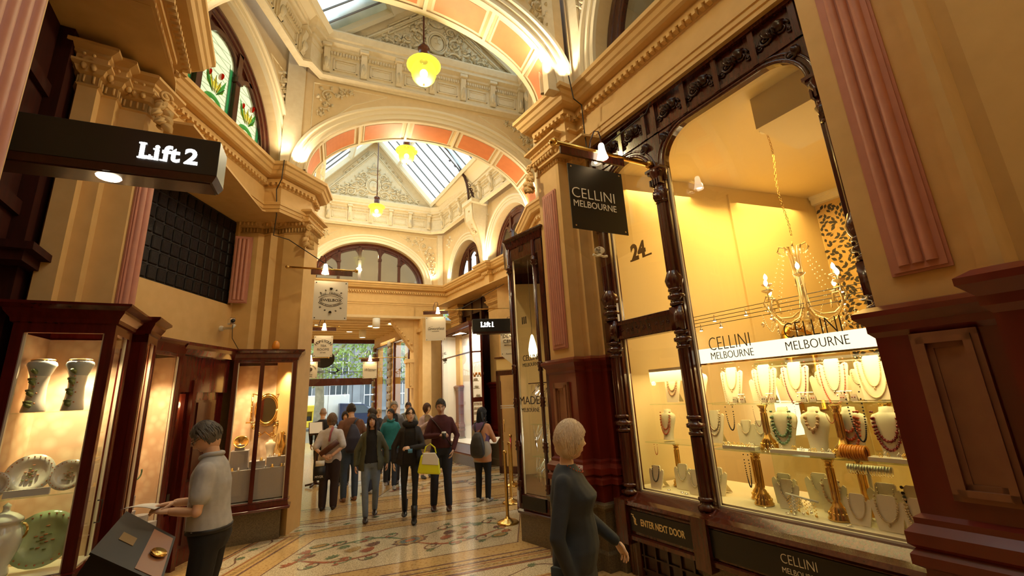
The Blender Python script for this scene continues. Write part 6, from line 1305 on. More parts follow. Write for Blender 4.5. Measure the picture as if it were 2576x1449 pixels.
q.tube([(-4.5, 6.42, 3.02), (-4.32, 6.42, 3.02), (-4.28, 6.42, 3.07)], .02, 8); q.ball((-4.49, 6.42, 3.02), .045, 8, 6); q.build('bracket', 'white_paint', SC); q = MB(); q.box(Fr((-4.33, 6.38), (.7, -.7)), 0, .16, -.04, .04, 3.06, 3.15); q.build('housing', 'silver', SC, bevel=.01); q = MB(); q.s = True; q.tube([(-4.22, 6.27, 3.10), (-4.20, 6.25, 3.10)], .028, 10); q.build('lens', 'black', SC)
cable([(-4.27, 6.35, 3.05), (-4.26, 6.36, 2.85), (-4.2, 6.45, 2.68)], 'thin lead hanging below the security camera', .005); q = MB(); q.s = True; q.lathe([(0, 2.665), (.05, 2.665), (.055, 2.70), (.045, 2.76), (.02, 2.785), (0, 2.79)], (-3.62, 6.42, 0), 14); tag(q.build('beacon', 'bead_amber'), 'small orange beacon standing on top of the mirror display case', 'beacon')
# ---------------------------------------------------------------- entrance vestibule and street
VW = Fr((-5.9, 17.9), (2.85, -4.0))
q = MB(); q.plate([(-2.9, 14.0), (-6.4, 12.3), (-9.4, 16.6), (-5.6, 18.6)], 4.42, 4.5); 
for i in range(9): a = .1 + i * .1; q.box(Fr((-6.4 + -3.0 * a, 12.3 + 4.3 * a), (3.6, 1.75)), 0, 4.1, -.02, .02, 4.36, 4.42)
q.build('ceiling_vestibule', 'plaster', kind='structure')
q = MB(); q.box(VW, 0, .18, -.3, .0, 0, 4.42); q.box(VW, 1.75, 2.25, -.3, 0, 0, 4.42); q.box(VW, 3.9, 5.0, -.3, 0, 0, 4.42); q.box(VW, 0, 4.9, -.3, .02, 4.0, 4.42)
for i in range(40): q.box(VW, .1 + i * .12, .16 + i * .12, .02, .08, 3.98, 4.10)
q.build('wall_vestibule', 'plaster_lamplit', kind='structure')
q = MB()
for z in range(14): q.box(VW, 1.82, 2.16, 0, .10, .2 + z * .28, .42 + z * .28)
for z in range(14): q.box(VW, .0, .16, 0, .10, .2 + z * .28, .42 + z * .28)
q.build('trim_75', 'granite_pale', bevel=.03, kind='structure')
for u0, u1, l_ in ((.2, 1.72, 'street side'), (2.3, 3.85, 'arcade side')):
    q = MB(); q.box(VW, u0, u0 + .08, -.05, .02, 0, 4.0); q.box(VW, u1 - .08, u1, -.05, .02, 0, 4.0); q.box(VW, u0, u1, -.05, .02, 0, .5); q.box(VW, u0, u1, -.05, .02, 3.92, 4.0); s_ = q.build('shop_window', 'case_wood'); tag(s_, 'tall cream lit shop window of the entrance passage, ' + l_, 'shop window')
    q = MB(); q.add([VW(u0, -.02, .5), VW(u1, -.02, .5), VW(u1, -.02, 3.95), VW(u0, -.02, 3.95)], [(0, 1, 2, 3)]); q.build('glass_pane', 'glass', s_)
q = MB(); q.box(VW, -.2, 5.0, -1.5, -1.4, 0, 4.4); q.box(VW, -.2, 5.0, -1.5, -.1, 4.3, 4.4); q.build('wall_entrance_shop', 'shop_wall', kind='structure'); light('shop_ceiling_light', 'AREA', VW(1.8, -.8, 4.1), 60, (1, .82, .50), 2.4, rot=(0, 0, 0))
q = MB(); q.box(Fr((-6.45, 12.3), (-2.9, 4.3)), 0, 5.1, -.2, 0, 0, 4.5); q.build('wall_vestibule_left', 'shop_wall', kind='structure')
DP = Fr((-9.2, 16.7), (3.4, 1.7))
q = MB(); q.box(DP, 0, 3.9, -.1, .1, 2.55, 2.83); q.box(DP, 0, 3.9, -.08, .08, 4.25, 4.45)
for u in (.0, 3.72): q.box(DP, u, u + .1, -.08, .08, 0, 4.4)
dr = q.build('door_2', 'case_wood', kind='structure'); q = MB(); q.add([DP(0, 0, 2.8), DP(3.8, 0, 2.8), DP(3.8, 0, 4.3), DP(0, 0, 4.3)], [(0, 1, 2, 3)]); q.build('fanlight_glass', 'glass', dr)
q = MB()
for u in (.9, 1.8, 2.7): q.box(DP, u, u + .012, -.01, .01, 0, 2.55)
for k in range(30): q.box(DP, .1 + k * .12, .11 + k * .12, -.01, .01, 2.83, 3.08)
q.box(DP, .1, 3.7, -.01, .01, 3.07, 3.09); q.build('door_bar', 'iron', dr)
q = MB(); q.add([DP(0, .0, .05), DP(2.6, .0, .05), DP(2.6, .0, 2.55), DP(0, .0, 2.55)], [(0, 1, 2, 3)]); q.build('door_glass', 'glass', dr)
q = MB(); q.s = True; f = DP; q.add([f(1.55 + cos(b) * .42, .03, 3.62 + sin(b) * .36) for b in [k * pi / 12 for k in range(24)]], [tuple(range(24))], False)
q.tube([f(1.0, .03, 3.0), f(1.3, .03, 3.12), f(1.7, .03, 3.15), f(2.0, .03, 3.05), f(2.15, .03, 3.15), f(2.0, .03, 3.3), f(1.8, .03, 3.28)], .07, 8, sq=.2); q.tube([f(1.9, .03, 3.05), f(2.25, .03, 2.98), f(2.4, .03, 3.1), f(2.3, .03, 3.2)], .05, 8, sq=.2)
tag(q.build('shop_emblem', 'black'), 'dark rounded scroll emblem standing in the glass above the entrance doors', 'emblem')
for i, (x, y, r) in enumerate([(-4.38, 13.36, .12), (-5.5, 15.3, .12), (-5.0, 14.7, 0), (-6.1, 15.6, 0), (-4.2, 14.4, 0), (-6.6, 14.0, 0)]):
    q = MB(); q.s = True
    if r: q.lathe([(0, 4.40), (r, 4.40), (r, 4.10), (r * .9, 4.10), (r * .9, 4.14), (0, 4.14)], (x, y, 0), 16)
    else: q.lathe([(0, 4.40), (.12, 4.40), (.12, 4.405), (.09, 4.40)], (x, y, 0), 16)
    d_ = q.build('ceiling_downlight', 'white_paint'); tag(d_, 'white drum downlight under the entrance ceiling' if r else 'flush round downlight in the entrance ceiling', 'ceiling light', 'drum downlights' if r else 'flush downlights'); q = MB(); q.s = True; q.lathe([(0, 0), (.10, 0)], (x, y, 4.115 if r else 4.395), 14); q.build('lens', 'lamp_glow', d_)
    light('entrance_light', 'SPOT', (x, y, 4.08), 90, (1, .86, .62), .05, to=(x, y, 0), spot=120, blend=1)
q = MB(); q.plate([(-40, 18), (10, 22), (10, 75), (-60, 75)], -.25, -.12); q.build('ground_street', 'granite_pale', kind='structure')
mat('facade', (.34, .38, .42), .8, noise=(.26, .29, .32), scale=.8); mat('win_dark', (.08, .11, .14), .15); mat('truck_white', (.88, .90, .92), .4); mat('van_yellow', (.85, .62, .05), .4); mat('van_blue', (.018, .03, .085), .3); mat('bark', (.36, .33, .24), .9, noise=(.20, .19, .13), scale=4)
SF2 = Fr((-30, 40), (30, 14)); bl = thing('building', SF2(15, 0, -.1), 'grey stone building with dark paned windows across the street', 'building')
q = MB(); q.box(SF2, -6, 30, -2, 0, -.1, 14); 
for z in (1.0, 4.2, 8.2): q.box(SF2, -6, 30, 0, .35, z, z + .35)
for k in range(9): q.box(SF2, k * 3.4 - 3, k * 3.4 - 2.3, 0, .25, -.1, 12)
q.build('wall', 'facade', bl)
for k in range(8):
    for z in (1.5, 4.9): 
        q = MB(); q.box(SF2, k * 3.4 - 1.9, k * 3.4 - .1, .0, .06, z, z + 2.3); w1 = q.build('window', 'win_dark', bl); q = MB()
        for j in range(4): q.box(SF2, k * 3.4 - 1.9 + j * .58, k * 3.4 - 1.83 + j * .58, .06, .12, z, z + 2.3)
        q.box(SF2, k * 3.4 - 1.9, k * 3.4 - .1, .06, .12, z + 1.1, z + 1.2); q.build('glazing_bar', 'truck_white', w1)
VH = Fr((-19, 34.2), (8.4, 4.2))
tr = thing('truck', VH(3, 0, -.1), 'white box truck parked across the street behind the yellow van', 'truck'); q = MB(); q.box(VH, 1.2, 5.6, -3.0, -1.0, .7, 2.62); q.build('cargo_box', 'truck_white', tr, bevel=.05); q = MB(); q.box(VH, 5.6, 6.6, -2.8, -1.2, .4, 1.9); q.build('cab', 'truck_white', tr)
for u in (1.8, 5.0):
    q = MB(); q.s = True; q.tube([VH(u, -1.0, .25), VH(u, -.8, .25)], .38, 14); q.build('wheel', 'black', tr)
yv = thing('van', VH(1, 0, -.1), 'yellow van with an open side parked in front of the white truck', 'van'); q = MB(); q.box(VH, -3, 2.9, -.6, .6, 1.35, 1.85); q.box(VH, -3, 2.9, -.6, .6, .15, .65); q.box(VH, 2.7, 2.9, -.6, .6, .6, 1.4); q.box(VH, -3, 2.9, -.62, -.5, .6, 1.4); q.build('body', 'van_yellow', yv, bevel=.06); q = MB(); q.box(VH, -2.8, 2.6, -.5, .3, .66, 1.0); q.box(VH, .9, 1.5, .2, .5, .66, 1.2); q.build('cargo', 'black', yv)
bv = thing('van', VH(7, 0, -.1), 'dark blue van nose showing beyond the white truck', 'van'); q = MB(); q.prism(VH, [(4.7, .15), (7.9, .15), (8.0, .75), (7.4, 1.0), (6.6, 1.75), (4.7, 1.9)], -.9, .6); q.build('body', 'van_blue', bv, bevel=.05); q = MB(); q.prism(VH, [(5.5, 1.05), (7.3, 1.02), (6.6, 1.66), (5.5, 1.74)], .6, .62); q.build('side_window', 'win_dark', bv)
for u in (5.2, 7.3):
    q = MB(); q.s = True; q.tube([VH(u, .5, .2), VH(u, .7, .2)], .34, 14); w1 = q.build('wheel', 'black', bv); q = MB(); q.s = True; q.tube([VH(u, .7, .2), VH(u, .72, .2)], .2, 12); q.build('hubcap', 'silver', w1)
mat('leaf', (.22, .34, .09), .6); translucent('leaf2', (.45, .62, .20), .1)
rnd = random.Random(2)
for i, (x, y, r_, top, l_) in enumerate([(-12.0, 26.4, .26, 9, 'pale barked plane tree standing in front of the white truck'), (-16.5, 29, .22, 9, 'plane tree by the yellow van at the left of the doorway'), (-7.2, 29.5, .22, 9, 'plane tree beyond the right side of the entrance doors')]):
    t_ = thing('plane_tree', (x, y, -.12), l_, 'tree', 'plane trees on the street'); q = MB(); q.s = True; q.tube([(x, y, -.12), (x + .05, y, 2), (x - .05, y, 4), (x + .1, y, 5.2)], [r_ * 1.2, r_, r_ * .85, r_ * .6], 10)
    for k in range(6): a = k * 1.05; q.tube([(x, y, 4 + .1 * k), (x + cos(a) * 1.2, y + sin(a) * 1.2, 5.2), (x + cos(a) * 2.4, y + sin(a) * 2.2, 6.2 + k * .2)], [.12, .08, .03], 6)
    q.build('trunk', 'bark', t_); q = MB()
    for k in range(3000):
        a = rnd.uniform(0, 6.28); rr_ = 3.6 * rnd.random() ** .5; p = Vector((x + cos(a) * rr_, y + sin(a) * rr_, 3.1 + rnd.random() * 5.5 + .12 * rr_ * rr_ * 0)); e = Vector((rnd.gauss(0, 1), rnd.gauss(0, 1), rnd.gauss(0, 1))).normalized(); g_ = e.orthogonal().normalized(); s_ = rnd.uniform(.07, .16); q.mi = rnd.randint(0, 1)
        q.add([p, p + e * s_ + g_ * s_ * .5, p + e * s_ * 2, p + e * s_ - g_ * s_ * .5], [(0, 1, 2, 3)])
    q.build('foliage', ['leaf', 'leaf2'], t_)
# ---------------------------------------------------------------- floor standing things of the arcade
def stanchion(x, y, h, label):
    r_ = thing('rope_stanchion', (x, y, 0), label, 'stanchion'); q = MB(); q.s = True; q.lathe([(0, 0), (.165, 0), (.165, .012), (.14, .03), (.06, .055), (.03, .075), (.027, .09), (0, .09)], (x, y, 0), 26); q.build('base', 'brass', r_)
    q = MB(); q.s = True; q.lathe([(.024, .08), (.024, h - .06), (.032, h - .05), (.032, h - .01), (.022, h), (0, h)], (x, y, 0), 14); q.build('pole', 'brass', r_)
stanchion(-.24, 6.86, 1.0, 'front brass rope post standing on the mosaic floor'); stanchion(-.20, 8.05, 1.0, 'second brass rope post behind the front one'); stanchion(-.20, 9.5, 1.0, 'third brass rope post near the glass door')
q = MB(); q.s = True; q.tube([(-.20, 8.05, .93), (-.205, 8.3, .82), (-.21, 8.6, .74), (-.21, 8.9, .76), (-.20, 9.3, .86), (-.20, 9.5, .93)], .018, 8); mat('rope_red', (.62, .05, .05), .7); tag(q.build('barrier_rope', 'rope_red'), 'red velvet rope sagging between the rear brass posts', 'rope')
MS = thing('menu_stand', (-4.75, 10.5, 0), 'dark turned menu stand with a sloping open menu at the tea rooms side', 'menu stand'); q = MB(); q.s = True; x, y = -4.75, 10.5
q.lathe([(.03, .05), (.04, .12), (.02, .2), (.028, .35), (.018, .5), (.03, .62), (.018, .75), (.02, 1.1), (.03, 1.15)], (x, y, 0), 10)
for a in (0, 1.57, 3.14, 4.71): q.tube([(x, y, .08), (x + cos(a) * .22, y + sin(a) * .22, .04)], .025, 6)
q.build('stem', 'mahogany_dark', MS); q = MB(); f = Fr((x - .28, y - .1), (.95, .3)); q.add([f(.1, 0, 1.16), f(.42, 0, 1.16), f(.38, -.20, 1.42), f(.06, -.20, 1.42), f(.1, -.03, 1.13), f(.42, -.03, 1.13), f(.38, -.23, 1.39), f(.06, -.23, 1.39)], [(0, 1, 2, 3), (4, 7, 6, 5), (0, 4, 5, 1), (1, 5, 6, 2), (2, 6, 7, 3), (3, 7, 4, 0)]); q.build('reading_board', 'mahogany_dark', MS)
q = MB(); q.add([f(.12, .006, 1.175), f(.40, .006, 1.175), f(.36, -.18, 1.415), f(.08, -.18, 1.415)], [(0, 1, 2, 3)]); q.build('menu_page', 'white', MS)
# far right: glass door, doorway timber, lantern box
q = MB(); q.box(Fr((-.62, 10.9), (.75, -.2)), 0, 1.2, -.9, -.75, 0, 4.84); q.build('wall_far_right', 'plaster_lamplit', kind='structure')
g0 = Fr((-.46, 11.0), (.7, -.25)); root = bpy.data.objects.new('door_3', None); COL.objects.link(root); root['kind'] = 'structure'; root.location = g0(.3)
q = MB(); q.box(g0, -.05, .02, -.05, .05, 0, 2.4); q.box(g0, .60, .68, -.05, .05, 0, 2.4); q.box(g0, -.05, .68, -.05, .05, 2.30, 2.42); q.box(g0, -.05, .68, -.05, .05, 0, .16); q.build('door_case', 'mahogany', root)
q = MB(); q.box(g0, -.02, .70, -.04, .06, 2.44, 2.72); q.build('lantern_box', 'sign_board_gold', root); q = MB(); q.box(g0, -.06, .72, -.06, .09, 2.72, 2.76); q.build('lantern_top', 'mahogany', root)
q = MB(); q.add([g0(0, 0, .15), g0(.6, 0, .15), g0(.6, 0, 2.3), g0(0, 0, 2.3)], [(0, 1, 2, 3)]); q.build('door_glass', 'glass', root); q = MB(); q.box(g0, 0, .6, .004, .008, 1.50, 1.525); q.box(g0, 0, .6, .004, .008, 1.55, 1.575); q.build('white_stripe', 'white', root)
q = MB(); q.s = True; q.tube([g0(.12, .05, .95), g0(.12, .05, 1.25)], .012, 6); q.build('door_handle', 'brass', root)
q = MB(); q.box(FRW, 3.0, 3.55, -.8, -.42, 0, 2.2); q.build('trim_70', 'dado_red', kind='structure'); q = MB(); q.box(FRW, .5, 2.4, -.9, -.8, 0, 4.84); q.box(FRW, 3.0, 5.0, -1.6, -1.5, 0, 4.84); q.build('wall_far_right_shops', 'mahogany_dark', kind='structure')
q = MB()
for u in (.5, 1.1, 1.7, 2.3): q.box(FRW, u, u + .10, -.55, -.42, 3.95, 4.84)
q.box(FRW, .5, 2.35, -.55, -.45, 4.4, 4.84); q.box(FRW, 3.0, 5.0, -.55, -.45, 4.4, 4.84); q.box(FRW, 3.3, 3.5, -.55, -.42, 2.2, 4.5); q.build('trim_71', 'mahogany_dark', kind='structure')
# ================================================================ people
mat('skin', (.74, .45, .30), .5, noise=(.68, .40, .26), scale=30); mat('skin_pale', (.80, .55, .40), .5); mat('skin_tan', (.45, .23, .12), .5); mat('lips', (.42, .13, .09), .45); mat('eye_white', (.75, .72, .68), .3); mat('iris', (.05, .03, .02), .2)
CLO = {}
def clo(c, rough=.85, nm=None):
    k = (tuple(c), rough)
    if k not in CLO: mat('cloth_%d' % len(CLO), c, rough, noise=tuple(x * .8 for x in c), scale=14, bump=.25); CLO[k] = 'cloth_%d' % len(CLO)
    return CLO[k]
def solid(q, name, mt, parent, vox=.016, sm=6, it=.5):
    """one continuous skin over the overlapping limbs"""
    me = bpy.data.meshes.new('tmp'); me.from_pydata(q.v, [], q.f); b = bmesh.new(); b.from_mesh(me); bmesh.ops.remove_doubles(b, verts=b.verts, dist=1e-5); bmesh.ops.recalc_face_normals(b, faces=b.faces); b.to_mesh(me); b.free()
    o = bpy.data.objects.new('tmp', me); COL.objects.link(o); r = o.modifiers.new('r', 'REMESH'); r.mode = 'VOXEL'; r.voxel_size = vox; s = o.modifiers.new('s', 'SMOOTH'); s.iterations = sm; s.factor = it
    bpy.context.view_layer.update(); m2 = bpy.data.meshes.new_from_object(o.evaluated_get(bpy.context.evaluated_depsgraph_get()))
    vs = [tuple(v.co) for v in m2.vertices]; fs = [tuple(p.vertices) for p in m2.polygons]; bpy.data.objects.remove(o); bpy.data.meshes.remove(me); bpy.data.meshes.remove(m2)
    if mt is None: return vs, fs
    k = MB(); k.add(vs, fs, True); return k.build(name, mt, parent)
def rings(q, L, n=16, p=2.3):
    """stacked horizontal rings (z, halfwidth, halfdepth, yoff[, xoff])"""
    rows = []
    for r in L:
        z, a, b, y = r[:4]; x0 = r[4] if len(r) > 4 else 0
        rows.append([Vector((x0 + a * abs(cos(t)) ** (2 / p) * (1 if cos(t) >= 0 else -1), y + b * abs(sin(t)) ** (2 / p) * (1 if sin(t) >= 0 else -1), z)) for t in [2 * pi * k / n for k in range(n)]])
    q.grid(rows, closed=True, caps=True)
def limb(q, pts, rad, n=10):
    P_ = []; R_ = []
    for i in range(len(pts) - 1):
        a, b = Vector(pts[i]), Vector(pts[i + 1])
        for k in range(3): t = k / 3; P_.append(a.lerp(b, t)); R_.append(rad[i] * (1 - t) + rad[i + 1] * t)
    P_.append(Vector(pts[-1])); R_.append(rad[-1]); q.tube(P_, R_, n)
    for p, r in zip(pts, rad): q.ball(p, r * .99, 10, 8)
def hand(q, w_, d, up, side, s=1, curl=.6, grip=0):
    """wrist point, direction of the fingers, normal of the back of the hand, thumb side"""
    w_, d, up = Vector(w_), Vector(d).normalized(), Vector(up).normalized(); x = d.cross(up).normalized() * side; up = x.cross(d).normalized() * (1 if x.cross(d).dot(up) > 0 else -1)
    rows = []
    for t, a, b in ((-.01, .024, .018), (.02, .030, .017), (.05, .038, .016), (.08, .041, .014), (.092, .036, .011)): rows.append([w_ + d * t * s + (x * cos(k * pi / 5) * a + up * sin(k * pi / 5) * b) * s for k in range(10)])
    q.grid(rows, closed=True, smooth=True, caps=True)
    for i, (o, L) in enumerate(((.029, .070), (.010, .080), (-.010, .075), (-.028, .058))):
        p = w_ + (d * .085 + x * o) * s; dd = d.copy(); pts = [p - d * .01]; c = curl + .08 * i
        for seg in (.42, .32, .26): pts.append(pts[-1] + dd * L * seg * s * 1.08); dd = (Matrix.Rotation(-c, 3, x * side) @ dd) if False else (dd * cos(c) - up * sin(c)).normalized() if True else dd; up2 = up; c = c * 1.15
        q.tube(pts, [.0095 * s, .009 * s, .0085 * s, .0068 * s], 7); q.ball(pts[-1], .0068 * s, 7, 5)
    p = w_ + (d * .025 + x * .026) * s; t1 = (d * .55 + x * .75 - up * .35).normalized(); t2 = (d * .9 + x * .2 - up * .4).normalized(); q.tube([p, p + t1 * .035 * s, p + t1 * .035 * s + t2 * .032 * s, p + t1 * .035 * s + t2 * .055 * s], [.014 * s, .011 * s, .0095 * s, .007 * s], 7); q.ball(p + t1 * .035 * s + t2 * .055 * s, .007 * s, 7, 5)
def headpt(a, b, grow=0, female=False):
    ca, sa, cb, sb = cos(a), sin(a), cos(b), sin(b); X = .073 * cb * sa; Y = .092 * cb * ca; Z = .116 * sb
    if Z < 0:
        t = -Z / .116; X *= 1 - (.34 if female else .26) * t ** 1.4; Y = Y * (1 - .08 * t) + .012 * t if Y > 0 else Y * (1 - .35 * t)
    if ca > 0 and not grow:
        G = lambda x, z, wx, wz: math.exp(-((X - x) / wx) ** 2 - ((Z - z) / wz) ** 2)
        Y += .012 * G(0, .0, .010, .022) + .018 * G(0, -.020, .014, .013) + .005 * G(.026, .030, .022, .009) + .005 * G(-.026, .030, .022, .009) - .010 * G(.030, .012, .017, .012) - .010 * G(-.030, .012, .017, .012)
        Y += .006 * G(0, -.052, .022, .005) + .006 * G(0, -.064, .018, .005) - .004 * G(0, -.058, .024, .003) + .007 * G(0, -.095, .022, .014) - .003 * G(0, -.078, .03, .006) + .004 * G(.044, -.018, .018, .02) + .004 * G(-.044, -.018, .018, .02)
    k = 1 + grow / .09
    return Vector((X * k, Y * k, Z * k))
def person(name, label, pos, face, H, skin='skin', hair=(.04, .025, .015), hs='short', female=False, top=(.2, .2, .2), bottom=(.02, .02, .03), shoes=(.03, .015, .01), arms=None, legs=None, look=(0, 0), lean=0, build=1.0, belly=0, bust=0, hem=.93, sleeve='long', coat=None, coat_open=True, trous=1.0, vox=.017, near=False, neckh=0, skirt=None, shoe_h=.07, collar=None, group=None, rough=.85):
    """face: plan direction the body faces; arms: dict L/R -> (elbow, wrist, finger dir); look (yaw to own left, pitch down)"""
    rz = atan2(-face[0], face[1]); root = thing(name, (pos[0], pos[1], 0), label, 'person', group, rz); s = H / 1.75; Mw = Matrix.Translation((pos[0], pos[1], 0)) @ Matrix.Rotation(rz, 4, 'Z') @ Matrix.Scale(s, 4)
    ln = lambda z: lean * max(0, z - .95)                            # forward lean of the trunk
    sw = (.165 if female else .195) * build; A = dict(L=((-sw - .06, -.02, 1.16), (-sw - .05, .05, .92), (0, .1, -1)), R=((sw + .06, -.02, 1.16), (sw + .05, .05, .92), (0, .1, -1)))
    A.update(arms or {}); LG = dict(L=((-.10, .03, .50), (-.10, 0, .08)), R=((.10, .03, .50), (.10, 0, .08))); LG.update(legs or {})
    hipw = (.165 if female else .160) * build; ws = (.125 if female else .150) * build
    T = [(.84, hipw * .95, .10, 0), (.92, hipw * 1.03, .115 + belly * .5, 0), (1.0, hipw * .98, .11 + belly, belly * .5), (1.10, ws, .10 + belly, belly * .7), (1.20, ws * 1.08, .105 + belly * .4, belly * .3), (1.30, sw * .86, .115 + bust * .6, bust * .5), (1.37, sw * .90, .102, .0), (1.42, sw * .80, .085, -.01), (1.46, sw * .52, .066, -.015), (1.50, .062, .055, -.01)]
    def tors(g, z0=0, z1=9): return [(z, a + g, b + g, y + ln(z)) for z, a, b, y in T if z0 <= z <= z1]
    hy = ln(1.62) + .015; hz = 1.634
    def arm(q, sd, g, upto=1.0):
        e, w_, d = A[sd][:3]; x = -1 if sd == 'L' else 1; S0 = Vector((x * (sw - .042), ln(1.42) - .01, 1.392)); e = Vector(e); w_ = Vector(w_); k = build * (.88 if female else 1)
        if upto >= 1: limb(q, [S0, e, w_.lerp(e, .04 if g else 0)], [.052 * k + g, .042 * k + g, (.027 if not g else .034) * k + g * .6])
        else: limb(q, [S0, S0.lerp(e, upto)], [.053 * k + g, .052 * k + g])
    def leg(q, sd, g, z=0):
        kn, an = LG[sd]; x = -1 if sd == 'L' else 1; h = Vector((x * .085, 0, .90)); kn = Vector(kn); an = Vector(an); k = build * (.95 if female else 1) * (trous if g else 1); limb(q, [h, h.lerp(kn, .5), kn, kn.lerp(an, .3), an], [.090 * k + g, .083 * k + g, .058 * k + g, .060 * k + g, (.040 if not g else .050) * k + g])
    # body
    q = MB(); rings(q, tors(-.012)); [arm(q, k, -.006) for k in 'LR']; [leg(q, k, -.010) for k in 'LR']
    limb(q, [(0, ln(1.45) - .012, 1.44), (0, hy - .02, 1.555)], [.060 if not female else .052, .054 if not female else .046])
    for k in 'LR': an = Vector(LG[k][1]); limb(q, [an, an + Vector((0, -.02, -.03)), an + Vector((0, .13, -.045))], [.034, .026, .016])
    vs, fs = solid(q, '', None, None, vox); q = MB(); q.add(vs, fs, True); q.s = True
    for k in 'LR':
        e, w_, d = A[k][:3]; up = A[k][3] if len(A[k]) > 3 else ((-1 if k == 'L' else 1), 0, 0); cu = A[k][4] if len(A[k]) > 4 else .45; hand(q, w_, d, up, A[k][5] if len(A[k]) > 5 else (1 if k == 'L' else -1), 1 if not female else .9, cu)
    Rh = Matrix.Rotation(look[0], 4, 'Z') @ Matrix.Rotation(-look[1], 4, 'X'); Hm = Matrix.Translation((0, hy, hz)) @ Rh @ Matrix.Translation((0, .012, 0)) @ Matrix.Scale(.98 if female else 1.03, 4)
    na, nb = 60, 44; q.grid([[Hm @ headpt(2 * pi * i / na, -pi / 2 + pi * j / nb, 0, female) for i in range(na)] for j in range(nb + 1)], closed=True, smooth=True)
    for sd in (-1, 1):
        q.grid([[Hm @ Vector((sd * (.068 + .010 * r + (.006 if abs(tt) < 1.5 else 0)), -.008 - .012 * r * sd * 0 + cos(tt) * .016 * r - .004, .0 + sin(tt) * .030 * r)) for tt in [2 * pi * k / 12 for k in range(12)]] for r in (.3, .7, 1.0, .8)], closed=True, smooth=True)
    for i in range(len(q.v)): q.v[i] = tuple(Mw @ Vector(q.v[i]))
    body = q.build('body', skin, root)
    def fin(q, n, m_, par=None, so=None, **k):
        q.v = [tuple(Mw @ Vector(v)) for v in q.v]
        return solid(q, n, m_, par or root, so, **k) if so else q.build(n, m_, par or root)
    # face parts
    for sd in (-1, 1):
        q = MB(); q.s = True; q.ball(Hm @ Vector((sd * .030, .0700, .011)), .0115, 10, 8); q.mi = 1; q.ball(Hm @ Vector((sd * .030, .0765, .011)), .0060, 8, 6); fin(q, 'eye', ['eye_white', 'iris'], body)
        q = MB(); q.s = True; q.tube([Hm @ Vector((sd * x, y, z)) for x, y, z in ((.014, .092, .032), (.030, .086, .037), (.046, .072, .031))], [.0035, .004, .002], 6); fin(q, 'eyebrow', clo(hair), body)
    q = MB(); q.s = True; q.ball(Hm @ Vector((0, .0855, -.0535)), .020, 10, 6, (1, .32, .20)); q.ball(Hm @ Vector((0, .0845, -.0625)), .017, 10, 6, (1, .32, .24)); fin(q, 'lips', 'lips', body)
    # hair
    q = MB(); hm = clo(hair, .5); g = {'short': .009, 'grey': .010, 'bob': .022, 'long': .016, 'bun': .010, 'bald': .004}[hs]; rows = []; low = {'short': -.62, 'grey': -.62, 'bald': -.2, 'bob': -.75, 'long': -.6, 'bun': -.45}[hs]
    for j in range(20):
        row = []
        for i in range(32):
            a_ = 2 * pi * i / 32; fr_ = max(0, cos(a_)); lim = low + (fr_ ** .45) * ((.84 if hs in ('short', 'grey', 'bun') else .62) - low) + (0 if fr_ > .3 else .0)
            if hs in ('bob', 'long') and .1 < abs(sin(a_)) and fr_ < .75: lim = low + (.0 if fr_ < .45 else .25)
            lim += .10 if hs in ('short', 'grey') else 0; b = lim + (pi / 2 - lim) * j / 19; gg = g * (1 - .95 * max(0, 1 - j / 5.0)) + (.006 if j > 9 else 0) + .0025 * sin(i * 2.4 + j); row.append(headpt(a_, b, gg))
        rows.append([Hm @ p for p in row])
    q.grid(rows, closed=True, smooth=True); q.grid([[Hm @ Vector((0, 0, .02)) for _ in range(32)], rows[0]], closed=True, smooth=True)
    if hs == 'long':
        for sx in (-1, 0, 1): q.tube([Hm @ Vector((sx * .055, -.055 + .02 * abs(sx), .04)), Hm @ Vector((sx * .062, -.06 + .03 * abs(sx), -.07)), Hm @ Vector((sx * .075, -.055 + .06 * abs(sx), -.17)), Hm @ Vector((sx * .07, -.06 + .09 * abs(sx), -.29))], [.045, .045, .040, .018], 10, sq=.6)
    if hs == 'bun': q.ball(Hm @ Vector((0, -.085, .085)), .04, 12, 8)
    if hs == 'bob': [q.ball(Hm @ Vector((sx * .050, -.045, -.05)), .034, 10, 8, (.8, 1, 1.2)) for sx in (-1, 1)]; q.ball(Hm @ Vector((0, -.062, -.045)), .050, 12, 8)
    rh = random.Random(len(label)); NS = {'bald': 0, 'short': 420, 'grey': 420, 'bun': 260, 'bob': 600, 'long': 420}[hs]
    for _ in range(NS):
        a0 = rh.uniform(0, 2 * pi); b0 = rh.uniform(.15, 1.5); fr_ = max(0, cos(a0)); dl = {'short': .42, 'grey': .42, 'bun': .3, 'bob': 1.5, 'long': .8}[hs]
        lim = low + fr_ ** .45 * ((.80 if hs in ('short', 'grey', 'bun') else .55) - low) + rh.uniform(-.10, .14); sh_ = rh.uniform(.15, .45) if fr_ > .3 and hs != 'bob' else .0
        if hs == 'bun': P4 = [headpt(a0 + (pi - a0) * t * .25 if a0 < pi else a0 + (pi - a0) * t * .25, b0 - .1 * t, g + .002) for t in (0, .33, .66, 1)]
        else: P4 = [headpt(a0 + rh.uniform(-.05, .05) + sh_ * t, max(b0 - dl * t, lim - (.10 if fr_ < .3 else .02)), g + .003 + rh.uniform(0, .004) * (1 - t)) for t in (0, .33, .66, 1)]
        q.tube([Hm @ p for p in P4], [.0035, .0045, .004, .0012], 4, caps=False)
